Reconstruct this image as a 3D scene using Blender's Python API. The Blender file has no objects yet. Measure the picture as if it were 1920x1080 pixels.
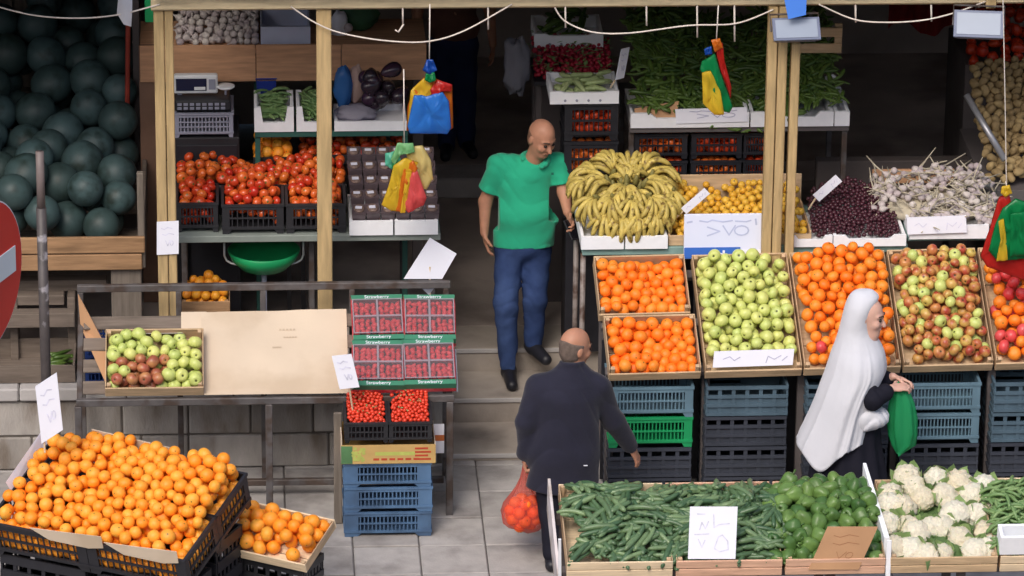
import bpy, math, random
import numpy as np
from mathutils import Vector, Matrix, noise as mnoise

SC = bpy.context.scene
C = SC.collection
RAD = math.radians
random.seed(7)

# ------------------------------------------------------------------ camera
FPX, TH, PSI, ROLL, DIST = 9000.0, RAD(21.5), RAD(3.5), RAD(0.6), 31.0
cam_rot = Matrix.Rotation(-PSI, 3, 'Z') @ Matrix.Rotation(math.pi / 2 - TH, 3, 'X') @ Matrix.Rotation(ROLL, 3, 'Z')


def ray(px, py):
    return (cam_rot @ Vector(((px - 960) / FPX, -(py - 540) / FPX, -1.0))).normalized()


cam_loc = -DIST * ray(960, 870)
cd = bpy.data.cameras.new('camera')
cd.sensor_width = 36.0
cd.lens = 36.0 * FPX / 1920.0
cd.clip_start = 0.5
cd.clip_end = 3000
cam = bpy.data.objects.new('camera', cd)
C.objects.link(cam)
cam.matrix_world = Matrix.Translation(cam_loc) @ cam_rot.to_4x4()
SC.camera = cam

# ------------------------------------------------------------------ light
SUN_EL, SUN_AZ = RAD(47), RAD(203)      # azimuth clockwise from +Y: behind the camera, a little to its left
world = bpy.data.worlds.new('World')
SC.world = world
world.use_nodes = True
wn = world.node_tree.nodes
wl = world.node_tree.links
wn.clear()
sky = wn.new('ShaderNodeTexSky')
sky.sky_type = 'NISHITA'
sky.sun_disc = False
sky.sun_elevation = SUN_EL
sky.sun_rotation = SUN_AZ
sky.air_density = 1.0
sky.dust_density = 4.0
sky.ozone_density = 1.0
bg = wn.new('ShaderNodeBackground')
bg.inputs[1].default_value = 0.15
wo = wn.new('ShaderNodeOutputWorld')
wl.new(sky.outputs[0], bg.inputs[0])
wl.new(bg.outputs[0], wo.inputs[0])
sd = bpy.data.lights.new('sun', 'SUN')
sd.energy = 1.1
sd.angle = RAD(24)
sd.color = (1.0, 0.965, 0.91)
sun = bpy.data.objects.new('sun', sd)
C.objects.link(sun)
sdir = Vector((math.sin(SUN_AZ) * math.cos(SUN_EL), math.cos(SUN_AZ) * math.cos(SUN_EL), math.sin(SUN_EL)))
sun.rotation_euler = sdir.to_track_quat('Z', 'Y').to_euler()
sun.location = sdir * 40
SC.view_settings.view_transform = 'Standard'
SC.view_settings.look = 'None'
SC.view_settings.gamma = 1.0
SC.view_settings.use_curve_mapping = False
SC.view_settings.exposure = 0.3


# ------------------------------------------------------------------ helpers
def W(px, py, y=None, z=None):
    """the point a pixel shows, given the depth or the height of what it touches"""
    d = ray(px, py)
    t = (y - cam_loc.y) / d.y if y is not None else (z - cam_loc.z) / d.z
    return cam_loc + d * t


def S(r, g, b):
    return tuple((c / 255 / 12.92) if c / 255 < 0.04045 else ((c / 255 + 0.055) / 1.055) ** 2.4 for c in (r, g, b))


def V(*a):
    return Vector(a)


def frame(o, yaw=0.0, tilt=0.0, roll=0.0):
    return Matrix.Translation(Vector(o)) @ Matrix.Rotation(yaw, 4, 'Z') @ Matrix.Rotation(tilt, 4, 'X') @ Matrix.Rotation(roll, 4, 'Y')


MATS = {}


def mat(name, col, rough=0.6, var=0.12, scale=6.0, bump=0.0, bscale=40.0, spec=0.4, rnd=None, metal=0.0, col2=None, c2scale=4.0,
        c2lo=0.45, c2hi=0.6, trans=0.0, sss=0.0, stretch=None, alpha=1.0, coat=0.0, spot=None, stripes=None, sheen=0.0, emit=None):
    """one procedural material: noise-varied colour, optional second colour in patches, per-object variation, bump"""
    if name in MATS:
        return MATS[name]
    m = bpy.data.materials.new(name)
    m.use_nodes = True
    nt = m.node_tree
    n, l = nt.nodes, nt.links
    bs = n['Principled BSDF']
    tc = n.new('ShaderNodeTexCoord')
    vec = tc.outputs['Object']
    oi = n.new('ShaderNodeObjectInfo')
    off = n.new('ShaderNodeVectorMath')
    off.operation = 'ADD'
    mul = n.new('ShaderNodeVectorMath')
    mul.operation = 'SCALE'
    mul.inputs[0].default_value = (37.0, 91.0, 53.0)
    l.new(oi.outputs['Random'], mul.inputs['Scale'])
    l.new(vec, off.inputs[0])
    l.new(mul.outputs[0], off.inputs[1])
    vec = off.outputs[0]
    if stretch:
        mp = n.new('ShaderNodeMapping')
        mp.inputs['Scale'].default_value = stretch
        l.new(vec, mp.inputs['Vector'])
        vec = mp.outputs[0]

    def noise_node(sc, det=4):
        t = n.new('ShaderNodeTexNoise')
        t.inputs['Scale'].default_value = sc
        t.inputs['Detail'].default_value = det
        l.new(vec, t.inputs['Vector'])
        return t

    def mix(fac, a, b, mode='MIX'):
        x = n.new('ShaderNodeMix')
        x.data_type = 'RGBA'
        x.blend_type = mode
        for sock, val in ((x.inputs[0], fac), (x.inputs[6], a), (x.inputs[7], b)):
            if hasattr(val, 'is_output'):
                l.new(val, sock)
            elif isinstance(val, (int, float)):
                sock.default_value = val
            else:
                sock.default_value = (*val, 1.0)
        return x.outputs[2]

    def ramp(v, lo, hi):
        r = n.new('ShaderNodeMapRange')
        r.clamp = True
        r.inputs[1].default_value = lo
        r.inputs[2].default_value = hi
        l.new(v, r.inputs[0])
        return r.outputs[0]

    c = tuple(col)
    if rnd is not None:                       # each object between col and rnd
        c = mix(oi.outputs['Random'], c, rnd)
    if col2 is not None:
        t2 = noise_node(c2scale, 5)
        c = mix(ramp(t2.outputs[0], c2lo, c2hi), c, col2)
    if stripes:
        wv = n.new('ShaderNodeTexWave')
        wv.inputs['Scale'].default_value = stripes[1]
        wv.inputs['Distortion'].default_value = stripes[2]
        wv.inputs['Detail'].default_value = 3
        l.new(vec, wv.inputs['Vector'])
        c = mix(ramp(wv.outputs['Fac'], 0.35, 0.75), c, stripes[0])
    if spot:                                  # stem or calyx scar at both poles
        sep = n.new('ShaderNodeSeparateXYZ')
        l.new(tc.outputs['Object'], sep.inputs[0])
        h = n.new('ShaderNodeMath')
        h.operation = 'POWER'
        h.inputs[1].default_value = 2
        l.new(sep.outputs[0], h.inputs[0])
        k = n.new('ShaderNodeMath')
        k.operation = 'POWER'
        k.inputs[1].default_value = 2
        l.new(sep.outputs[1], k.inputs[0])
        a = n.new('ShaderNodeMath')
        a.operation = 'ADD'
        l.new(h.outputs[0], a.inputs[0])
        l.new(k.outputs[0], a.inputs[1])
        c = mix(ramp(a.outputs[0], spot[1] ** 2, (spot[1] * 0.5) ** 2), c, spot[0])
    if var > 0:
        t = noise_node(scale)
        lo = mix(1.0, c, (1 - var,) * 3, 'MULTIPLY')
        hi = mix(1.0, c, (1 + var,) * 3, 'MULTIPLY')
        c = mix(ramp(t.outputs[0], 0.3, 0.7), lo, hi)
    if hasattr(c, 'is_output'):
        l.new(c, bs.inputs['Base Color'])
    else:
        bs.inputs['Base Color'].default_value = (*c, 1)
    bs.inputs['Roughness'].default_value = rough
    bs.inputs['Metallic'].default_value = metal
    bs.inputs['Specular IOR Level'].default_value = spec
    bs.inputs['Transmission Weight'].default_value = trans
    bs.inputs['Alpha'].default_value = alpha
    bs.inputs['Coat Weight'].default_value = coat
    bs.inputs['Sheen Weight'].default_value = sheen
    if sss:
        bs.inputs['Subsurface Weight'].default_value = sss
        bs.inputs['Subsurface Radius'].default_value = (0.01, 0.004, 0.002)
    if bump > 0:
        tb = noise_node(bscale, 6)
        b = n.new('ShaderNodeBump')
        b.inputs['Strength'].default_value = bump
        b.inputs['Distance'].default_value = 0.01
        l.new(tb.outputs[0], b.inputs['Height'])
        l.new(b.outputs[0], bs.inputs['Normal'])
    MATS[name] = m
    return m


def film(name, col, trans=0.35, rough=0.25, tint=None):
    """thin plastic film: part see-through, part diffuse with light passing through"""
    if name in MATS:
        return MATS[name]
    m = bpy.data.materials.new(name)
    m.use_nodes = True
    n, l = m.node_tree.nodes, m.node_tree.links
    bs = n['Principled BSDF']
    bs.inputs['Base Color'].default_value = (*col, 1)
    bs.inputs['Roughness'].default_value = rough
    tr = n.new('ShaderNodeBsdfTransparent')
    tr.inputs[0].default_value = (*(tint or col), 1)
    tl = n.new('ShaderNodeBsdfTranslucent')
    tl.inputs[0].default_value = (*col, 1)
    a = n.new('ShaderNodeMixShader')
    a.inputs[0].default_value = 0.4
    l.new(bs.outputs[0], a.inputs[1])
    l.new(tl.outputs[0], a.inputs[2])
    b = n.new('ShaderNodeMixShader')
    b.inputs[0].default_value = trans
    l.new(a.outputs[0], b.inputs[1])
    l.new(tr.outputs[0], b.inputs[2])
    l.new(b.outputs[0], n['Material Output'].inputs[0])
    MATS[name] = m
    return m


class MB:
    """collects shapes, builds ONE mesh"""

    def __init__(s):
        s.v, s.f = [], []

    def add(s, vs, fs, M=None):
        o = len(s.v)
        s.v += [tuple(M @ Vector(p)) for p in vs] if M is not None else [tuple(p) for p in vs]
        s.f += [tuple(i + o for i in q) for q in fs]
        return s

    def box(s, lo, hi, M=None):
        x0, y0, z0 = lo
        x1, y1, z1 = hi
        return s.add([(x0, y0, z0), (x1, y0, z0), (x1, y1, z0), (x0, y1, z0), (x0, y0, z1), (x1, y0, z1), (x1, y1, z1), (x0, y1, z1)],
                     [(0, 3, 2, 1), (4, 5, 6, 7), (0, 1, 5, 4), (1, 2, 6, 5), (2, 3, 7, 6), (3, 0, 4, 7)], M)

    def cbox(s, lo, hi, c=0.004, M=None):
        """box with chamfered edges"""
        lo, hi = Vector(lo), Vector(hi)
        c = min(c, *(0.3 * (hi[i] - lo[i]) for i in range(3)))
        vs, ix = [], {}
        for sx in (0, 1):
            for sy in (0, 1):
                for sz in (0, 1):
                    p = [(lo[i], hi[i])[(sx, sy, sz)[i]] for i in range(3)]
                    for a in range(3):      # the vertex lying on the face normal to axis a
                        q = [p[i] if i == a else p[i] + (c if (sx, sy, sz)[i] == 0 else -c) for i in range(3)]
                        ix[(sx, sy, sz, a)] = len(vs)
                        vs.append(q)
        fs = []
        for a in range(3):
            u, w = (a + 1) % 3, (a + 2) % 3
            for k in (0, 1):
                key = lambda i, j: tuple(k if t == a else (i if t == u else j) for t in range(3)) + (a,)
                q = [ix[key(0, 0)], ix[key(1, 0)], ix[key(1, 1)], ix[key(0, 1)]]
                fs.append(tuple(q if k else q[::-1]))
        for a in range(3):                  # edges along axis a
            u, w = (a + 1) % 3, (a + 2) % 3
            for i in (0, 1):
                for j in (0, 1):
                    def kk(e, face):
                        t = [0, 0, 0]
                        t[a], t[u], t[w] = e, i, j
                        return ix[(*t, face)]
                    q = [kk(0, u), kk(1, u), kk(1, w), kk(0, w)]
                    fs.append(tuple(q if (i + j) % 2 else q[::-1]))
        for sx in (0, 1):
            for sy in (0, 1):
                for sz in (0, 1):
                    t = [ix[(sx, sy, sz, a)] for a in range(3)]
                    fs.append(tuple(t if (sx + sy + sz) % 2 else t[::-1]))
        return s.add(vs, fs, M)

    def tube(s, path, r, n=8, M=None, caps=True, flat=1.0):
        path = [Vector(p) for p in path]
        rs = r if isinstance(r, (list, tuple)) else [r] * len(path)
        vs, fs = [], []
        up = Vector((0, 0, 1))
        t0 = (path[1] - path[0]).normalized()
        if abs(t0.z) > 0.9:
            up = Vector((1, 0, 0))
        a = t0.cross(up).normalized()
        for i, p in enumerate(path):
            t = (path[min(i + 1, len(path) - 1)] - path[max(i - 1, 0)]).normalized()
            a = (a - t * a.dot(t)).normalized()
            b = t.cross(a)
            for k in range(n):
                an = 2 * math.pi * k / n
                vs.append(p + (a * math.cos(an) + b * math.sin(an) * flat) * rs[i])
        for i in range(len(path) - 1):
            for k in range(n):
                k2 = (k + 1) % n
                fs.append((i * n + k, i * n + k2, (i + 1) * n + k2, (i + 1) * n + k))
        if caps:
            fs.append(tuple(range(n))[::-1])
            fs.append(tuple((len(path) - 1) * n + k for k in range(n)))
        return s.add(vs, fs, M)

    def lathe(s, prof, n=14, M=None):
        vs, fs = [], []
        for r, z in prof:
            for k in range(n):
                an = 2 * math.pi * k / n
                vs.append((r * math.cos(an), r * math.sin(an), z))
        for i in range(len(prof) - 1):
            for k in range(n):
                k2 = (k + 1) % n
                fs.append((i * n + k, i * n + k2, (i + 1) * n + k2, (i + 1) * n + k))
        fs.append(tuple(range(n))[::-1])
        fs.append(tuple((len(prof) - 1) * n + k for k in range(n)))
        return s.add(vs, fs, M)

    def prism(s, poly, y0, y1, M=None):
        """polygon in x,z (counter-clockwise seen from -y) extruded from y0 to y1"""
        n = len(poly)
        vs = [(x, y0, z) for x, z in poly] + [(x, y1, z) for x, z in poly]
        fs = [tuple(range(n)), tuple(range(2 * n - 1, n - 1, -1))]
        fs += [(i, i + n, (i + 1) % n + n, (i + 1) % n) for i in range(n)]
        return s.add(vs, fs, M)

    def strip(s, pts, w, y, M=None):
        """pen strokes: a polyline in x,z as a flat ribbon at depth y"""
        for (ax, az), (bx, bz) in zip(pts[:-1], pts[1:]):
            dx, dz = bx - ax, bz - az
            L = math.hypot(dx, dz) or 1
            nx, nz = -dz / L * w / 2, dx / L * w / 2
            ex, ez = dx / L * w * 0.3, dz / L * w * 0.3
            s.add([(ax - ex + nx, y, az - ez + nz), (ax - ex - nx, y, az - ez - nz), (bx + ex - nx, y, bz + ez - nz), (bx + ex + nx, y, bz + ez + nz)], [(0, 1, 2, 3)], M)
            y -= 0.00012
        return s

    def mesh(s, name, m, smooth=False):
        me = bpy.data.meshes.new(name)
        me.from_pydata(s.v, [], s.f)
        if smooth:
            me.polygons.foreach_set('use_smooth', [True] * len(me.polygons))
        me.materials.append(m)
        me.update()
        return me

    def build(s, name, m, parent=None, smooth=False, M=None):
        return link(name, s.mesh(name, m, smooth), parent, M)


def link(name, me, parent=None, M=None):
    o = bpy.data.objects.new(name, me)
    C.objects.link(o)
    if parent is not None:
        o.parent = parent
    if M is not None:
        o.matrix_basis = M
    return o


def tag(o, label, cat, group=None, kind=None):
    o['label'] = label
    o['category'] = cat
    if group:
        o['group'] = group
    if kind:
        o['kind'] = kind
    return o


def thing(name, label, cat, M=None, group=None):
    return tag(link(name, None, None, M), label, cat, group)


def struct(o):
    o['kind'] = 'structure'
    return o


def place(T, name, label, cat, M, group=None):
    """one more individual of a template: a list of (part name, mesh)"""
    e = thing(name, label, cat, M, group)
    for pn, me in T:
        link(pn, me, e)
    return e


def one(me, name, label, cat, M, group=None):
    return tag(link(name, me, None, M), label, cat, group)


def rotm(rng):
    return Matrix.Rotation(rng.uniform(0, 6.28), 4, 'Z') @ Matrix.Rotation(math.acos(rng.uniform(-1, 1)), 4, 'X') @ Matrix.Rotation(rng.uniform(0, 6.28), 4, 'Z')


# ------------------------------------------------------------------ materials
def wood(name, col, dark=0.7, ax='x'):
    st = {'x': (1, 9, 9), 'z': (9, 9, 1), 'y': (9, 1, 9)}[ax]
    return mat(name, col, 0.75, 0.16, 5, 0.25, 30, 0.25, col2=tuple(c * dark for c in col), c2scale=2.2, c2lo=0.48, c2hi=0.68, stretch=st)


m_post = wood('pale_timber', S(190, 164, 120), 0.78, 'z')
m_beam = wood('pale_beam_timber', S(214, 196, 160), 0.85, 'x')
m_crate = wood('crate_wood', S(205, 176, 140), 0.8, 'x')
m_crate_y = wood('crate_wood_side', S(200, 170, 136), 0.8, 'y')
m_crate_pale = wood('crate_wood_pale', S(228, 205, 172), 0.9, 'x')
m_crate_pink = wood('crate_wood_pink', S(222, 178, 150), 0.88, 'x')
m_oldwood = wood('weathered_wood', S(168, 132, 98), 0.62, 'x')
m_greywood = wood('grey_wood', S(128, 118, 108), 0.7, 'z')
m_greywood_x = wood('grey_wood_boards', S(122, 110, 100), 0.7, 'x')
m_card = mat('cardboard', S(214, 196, 174), 0.85, 0.05, 3, 0.05, 80, 0.2, col2=S(200, 180, 156), c2scale=2.0)
m_card_brown = mat('brown_cardboard', S(190, 148, 112), 0.85, 0.08, 5, 0.05, 80, 0.2)
m_panel = wood('brown_panel', S(196, 150, 116), 0.85, 'x')
m_foam = mat('foam_plastic', S(243, 244, 248), 0.7, 0.03, 20, 0.06, 300, 0.3)
m_paper = mat('paper', S(238, 239, 250), 0.7, 0.02, 5, 0.0, 50, 0.3)
m_ink = mat('faded_ink', S(216, 216, 234), 0.8, 0.2, 30)
m_ink_dark = mat('pen_ink', S(190, 190, 214), 0.8, 0.2, 30)
m_ink_brown = mat('brown_ink', S(165, 118, 86), 0.8, 0.1, 30)
m_steel = mat('dark_painted_steel', S(92, 88, 88), 0.5, 0.2, 12, 0.1, 60, 0.5, col2=S(74, 62, 56), c2scale=9)
m_pole = mat('dark_pole_paint', S(78, 72, 72), 0.5, 0.2, 12, 0.1, 60, 0.5, col2=S(150, 145, 150), c2scale=7, c2lo=0.6, c2hi=0.66)
m_teal = mat('teal_painted_shelf', S(140, 172, 166), 0.55, 0.12, 6, 0.05, 60, 0.4, col2=S(110, 138, 134), c2scale=3)
m_greyshelf = mat('grey_shelf', S(132, 140, 134), 0.6, 0.12, 6)
m_greenmetal = mat('dark_green_metal', S(48, 92, 84), 0.5, 0.12, 6)
m_blackpl = mat('black_plastic', S(44, 44, 48), 0.45, 0.15, 10, 0.05, 60, 0.5)
m_blackdk = mat('black_crate_plastic', S(38, 38, 44), 0.45, 0.15, 10, 0.0, 60, 0.5)
m_bluepl = mat('blue_plastic', S(84, 116, 152), 0.45, 0.14, 5, 0.05, 60, 0.5, col2=S(68, 92, 122), c2scale=3)
m_slatepl = mat('slate_blue_plastic', S(98, 126, 142), 0.45, 0.14, 5, 0.05, 60, 0.5)
m_greenpl = mat('green_plastic', S(26, 146, 88), 0.4, 0.12, 5, 0.03, 60, 0.5)
m_greypl = mat('grey_plastic', S(150, 152, 168), 0.5, 0.1, 6)
m_rope = mat('pale_rope', S(226, 216, 206), 0.8, 0.1, 40)
m_dark = mat('dark_interior', S(98, 92, 92), 0.85, 0.25, 2.0, 0.1, 12, 0.2)
m_white = mat('white_metal', S(232, 234, 236), 0.35, 0.03, 6, spec=0.5)
# ------------------------------------------------------------------ produce meshes (shared by all individuals of a kind)
def sphere_mb(r, nu=14, nv=9, fn=None):
    mb = MB()
    vs, fs = [(0, 0, -1)], []
    for i in range(1, nv):
        t = -math.pi / 2 + math.pi * i / nv
        for k in range(nu):
            a = 2 * math.pi * k / nu
            vs.append((math.cos(t) * math.cos(a), math.cos(t) * math.sin(a), math.sin(t)))
    vs.append((0, 0, 1))
    for k in range(nu):
        k2 = (k + 1) % nu
        fs.append((0, 1 + k2, 1 + k))
        for i in range(nv - 2):
            fs.append((1 + i * nu + k, 1 + i * nu + k2, 1 + (i + 1) * nu + k2, 1 + (i + 1) * nu + k))
        fs.append((1 + (nv - 2) * nu + k, 1 + (nv - 2) * nu + k2, len(vs) - 1))
    out = []
    for p in vs:
        q = Vector(p)
        if fn:
            q = fn(q)
        out.append(q * r)
    return mb.add(out, fs)


def f_orange(q):
    k = 1 - 0.06 * max(0, abs(q.z) - 0.8) / 0.2
    return Vector((q.x, q.y, q.z * 0.95 * k)) * (1 + 0.02 * mnoise.noise(q * 2.0))


def f_apple(q):
    a = math.atan2(q.y, q.x)
    rr = math.hypot(q.x, q.y)
    dip = 0.28 * math.exp(-(rr / 0.30) ** 2)
    z = q.z * 0.93 - math.copysign(dip, q.z)
    w = 1 + 0.05 * q.z + 0.02 * math.cos(5 * a) * (1 if q.z < 0 else 0.3)
    return Vector((q.x * w, q.y * w, z))


def f_tomato(q):
    rr = math.hypot(q.x, q.y)
    return Vector((q.x, q.y, q.z * 0.82 - (0.15 * math.exp(-(rr / 0.25) ** 2) if q.z > 0 else 0)))


def f_pepper(q):
    a = math.atan2(q.y, q.x)
    w = (0.86 + 0.26 * abs(math.cos(1.5 * a + 0.3)) ** 0.7 + 0.05 * math.sin(5 * q.z + 2 * a)) * (0.98 - 0.3 * (0.5 - 0.5 * q.z))
    rr = math.hypot(q.x, q.y)
    return Vector((q.x * w, q.y * w, q.z * 1.18 - (0.3 * math.exp(-(rr / 0.3) ** 2) if q.z > 0 else 0)))


m_orange = mat('orange_peel', S(252, 118, 22), 0.42, 0.1, 22, 0.25, 260, 0.45, rnd=S(248, 146, 46), spot=(S(120, 105, 40), 0.006))
m_citrus = mat('pale_orange_peel', S(252, 148, 34), 0.42, 0.1, 22, 0.25, 260, 0.45, rnd=S(250, 172, 60), spot=(S(120, 110, 40), 0.006))
m_gapple = mat('green_apple_skin', S(190, 204, 116), 0.36, 0.1, 30, 0.0, 60, 0.45, rnd=S(212, 214, 124), spot=(S(70, 74, 34), 0.009))
m_rapple = mat('blushed_apple_skin', S(206, 184, 96), 0.35, 0.08, 30, 0.0, 60, 0.5, rnd=S(196, 120, 72), col2=S(168, 70, 54), c2scale=14, c2lo=0.45, c2hi=0.62, spot=(S(74, 64, 34), 0.008))
m_dapple = mat('dull_red_apple_skin', S(150, 84, 64), 0.35, 0.1, 30, 0.0, 60, 0.5, rnd=S(172, 92, 70), col2=S(186, 130, 84), c2scale=12, spot=(S(74, 64, 34), 0.008))
m_pom = mat('red_fruit_skin', S(226, 66, 66), 0.35, 0.1, 20, 0.0, 60, 0.5, rnd=S(214, 84, 84), spot=(S(120, 70, 44), 0.008))
m_tomato = mat('tomato_skin', S(186, 42, 26), 0.24, 0.15, 16, 0.0, 60, 0.5, rnd=S(216, 112, 46), spot=(S(90, 96, 40), 0.009))
m_cherry = mat('small_red_tomato_skin', S(206, 48, 34), 0.25, 0.1, 16, rnd=S(222, 72, 46))
m_loquat = mat('yellow_fruit_skin', S(222, 164, 46), 0.45, 0.12, 20, 0.1, 90, 0.4, rnd=S(228, 184, 70), spot=(S(96, 74, 30), 0.006))
m_plum = mat('dark_plum_skin', S(82, 40, 50), 0.3, 0.2, 20, rnd=S(62, 34, 44))
m_pepper = mat('green_pepper_skin', S(58, 94, 46), 0.36, 0.22, 14, rnd=S(106, 136, 70), spot=(S(64, 92, 40), 0.01))
m_cuke = mat('cucumber_skin', S(64, 94, 64), 0.34, 0.22, 25, 0.15, 200, 0.5, rnd=S(116, 140, 98))
m_chilli = mat('long_pepper_skin', S(54, 80, 34), 0.35, 0.2, 25, rnd=S(88, 112, 50))
m_beans = mat('green_pod', S(96, 130, 78), 0.4, 0.12, 25, rnd=S(124, 150, 96))
m_melon = mat('watermelon_rind', S(48, 64, 62), 0.5, 0.2, 6, 0.03, 60, 0.4, rnd=S(70, 92, 94), col2=S(36, 50, 46), c2scale=9, c2lo=0.5, c2hi=0.7)
m_caul = mat('cauliflower_curd', S(236, 232, 214), 0.75, 0.1, 60, 1.0, 150, 0.25, rnd=S(226, 214, 186), sss=0.1)
m_leaf = mat('pale_green_leaf', S(150, 176, 116), 0.5, 0.15, 20, 0.1, 60, 0.4, rnd=S(120, 150, 92))
m_banana = mat('banana_peel', S(204, 182, 98), 0.5, 0.22, 18, 0.0, 60, 0.35, rnd=S(180, 160, 84), col2=S(116, 92, 48), c2scale=26, c2lo=0.56, c2hi=0.68)
m_garlic = mat('garlic_skin', S(200, 192, 186), 0.65, 0.12, 30, 0.1, 120, 0.3, rnd=S(172, 158, 162))
m_stalk = mat('dry_stalk', S(190, 180, 158), 0.75, 0.15, 30, rnd=S(160, 152, 136))
m_tuber = mat('tuber_skin', S(150, 128, 92), 0.75, 0.15, 20, 0.2, 60, 0.2, rnd=S(176, 152, 108))
m_redpep = mat('red_pepper_skin', S(176, 40, 24), 0.3, 0.12, 18, rnd=S(196, 66, 30))
m_radish = mat('radish_skin', S(168, 36, 60), 0.4, 0.12, 18, rnd=S(150, 30, 50))
m_strawb = mat('strawberry_skin', S(186, 40, 48), 0.3, 0.15, 60, 0.4, 400, 0.4, rnd=S(200, 60, 66))

ME = {
    'orange': sphere_mb(0.040, 16, 10, f_orange).mesh('orange', m_orange, True),
    'citrus': sphere_mb(0.040, 16, 10, f_orange).mesh('citrus_fruit', m_citrus, True),
    'gapple': sphere_mb(0.041, 16, 12, f_apple).mesh('green_apple', m_gapple, True),
    'rapple': sphere_mb(0.037, 16, 12, f_apple).mesh('blushed_apple', m_rapple, True),
    'dapple': sphere_mb(0.038, 16, 12, f_apple).mesh('red_apple', m_dapple, True),
    'pom': sphere_mb(0.041, 16, 12, f_apple).mesh('red_fruit', m_pom, True),
    'tomato': sphere_mb(0.036, 14, 9, f_tomato).mesh('tomato', m_tomato, True),
    'cherry': sphere_mb(0.013, 8, 6).mesh('small_tomato', m_cherry, True),
    'loquat': sphere_mb(0.026, 12, 8, f_orange).mesh('yellow_fruit', m_loquat, True),
    'plum': sphere_mb(0.014, 8, 6).mesh('plum', m_plum, True),
    'pepper': sphere_mb(0.052, 24, 14, f_pepper).tube([(0, 0, 0.045), (0.004, 0, 0.06), (0.012, 0.002, 0.078)], [0.008, 0.006, 0.0065], 6).mesh('green_pepper', m_pepper, True),
    'melon': sphere_mb(0.125, 24, 16, lambda q: Vector((q.x, q.y, q.z * 1.04)) * (1 + 0.015 * mnoise.noise(q * 1.5))).mesh('watermelon', m_melon, True),
    'tuber': sphere_mb(0.03, 12, 8, lambda q: Vector((q.x * 1.35, q.y * 0.9, q.z * 0.9)) * (1 + 0.2 * mnoise.noise(q * 1.6))).mesh('tuber', m_tuber, True),
    'redpep': sphere_mb(0.04, 12, 8, f_pepper).mesh('red_pepper', m_redpep, True),
    'radish': sphere_mb(0.017, 10, 7).mesh('radish', m_radish, True),
    'strawb': sphere_mb(0.018, 10, 8, lambda q: Vector((q.x * (0.75 + 0.25 * q.z), q.y * (0.75 + 0.25 * q.z), q.z * 1.1))).mesh('strawberry', m_strawb, True),
}


def bent(L, r, bend, n=9, sides=9, taper=0.35, tipr=0.35):
    """a cucumber-like body along x"""
    path, rs = [], []
    for i in range(n):
        t = i / (n - 1)
        e = min(t, 1 - t)
        path.append((L * (t - 0.5), bend * (1 - (2 * t - 1) ** 2), 0))
        rs.append(r * (tipr + (1 - tipr) * min(1.0, (e / 0.16) ** 0.55 if e > 0 else 0)) * (1 - taper * 0.3 * t))
    return MB().tube(path, rs, sides)


cuke_meshes = [bent(L, r, b).mesh('cucumber', m_cuke, True) for L, r, b in ((0.17, 0.0165, 0.008), (0.195, 0.017, 0.012), (0.16, 0.0175, -0.003), (0.185, 0.016, 0.02))]
chilli_meshes = [bent(L, r, b, 9, 7, 1.6, 0.3).mesh('long_green_pepper', m_chilli, True) for L, r, b in ((0.17, 0.016, 0.012), (0.2, 0.018, 0.03), (0.15, 0.017, -0.01))]
bean_meshes = [bent(L, r, b, 7, 6, 0.5, 0.3).mesh('green_pod', m_beans, True) for L, r, b in ((0.10, 0.011, 0.012), (0.12, 0.012, 0.02))]


# ------------------------------------------------------------------ heaps
def pack(Wd, D, top, r, seed=1, layers=2.6, fill=0.8, it=60, rj=0.12):
    """spheres pushed apart until they lie packed under the surface top(u, v); returns (u, v, w, r, depth below the surface)"""
    rng = np.random.default_rng(seed)
    uu, vv = np.meshgrid(np.linspace(0, Wd, 24), np.linspace(0, D, 24), indexing='ij')
    tt = np.array([[top(a, b) for b in np.linspace(0, D, 24)] for a in np.linspace(0, Wd, 24)])

    def T(u, v):
        x = np.clip(u / Wd * 23, 0, 22.999)
        y = np.clip(v / D * 23, 0, 22.999)
        i, j = x.astype(int), y.astype(int)
        fx, fy = x - i, y - j
        return tt[i, j] * (1 - fx) * (1 - fy) + tt[i + 1, j] * fx * (1 - fy) + tt[i, j + 1] * (1 - fx) * fy + tt[i + 1, j + 1] * fx * fy

    thick = np.minimum(tt, layers * r)
    vol = max(thick.mean(), 1.6 * r) * Wd * D
    n = max(4, int(vol * fill / (4.19 * r ** 3)))
    u = rng.uniform(r, Wd - r, n)
    v = rng.uniform(r, D - r, n)
    t = T(u, v)
    lo = np.maximum(r, t - layers * r)
    w = lo + rng.random(n) * np.maximum(0.0, t - r - lo)
    R = r * (1 + rng.uniform(-rj, rj, n))
    P = np.stack([u, v, w], 1)
    for k in range(it):
        d = P[:, None, :] - P[None, :, :]
        L = np.sqrt((d ** 2).sum(2)) + 1e-9
        ov = np.maximum(0, (R[:, None] + R[None, :]) * 0.985 - L)
        np.fill_diagonal(ov, 0)
        P += (d / L[:, :, None] * ov[:, :, None] * 0.36).sum(1)
        P[:, 0] = np.clip(P[:, 0], R, Wd - R)
        P[:, 1] = np.clip(P[:, 1], R, D - R)
        t = T(P[:, 0], P[:, 1])
        P[:, 2] = np.maximum(np.minimum(P[:, 2], t - R + 0.35 * r), np.maximum(R, t - (layers + 0.6) * r))
    t = T(P[:, 0], P[:, 1])
    return [(P[i, 0], P[i, 1], P[i, 2], R[i], t[i] - P[i, 2]) for i in range(n)]


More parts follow.
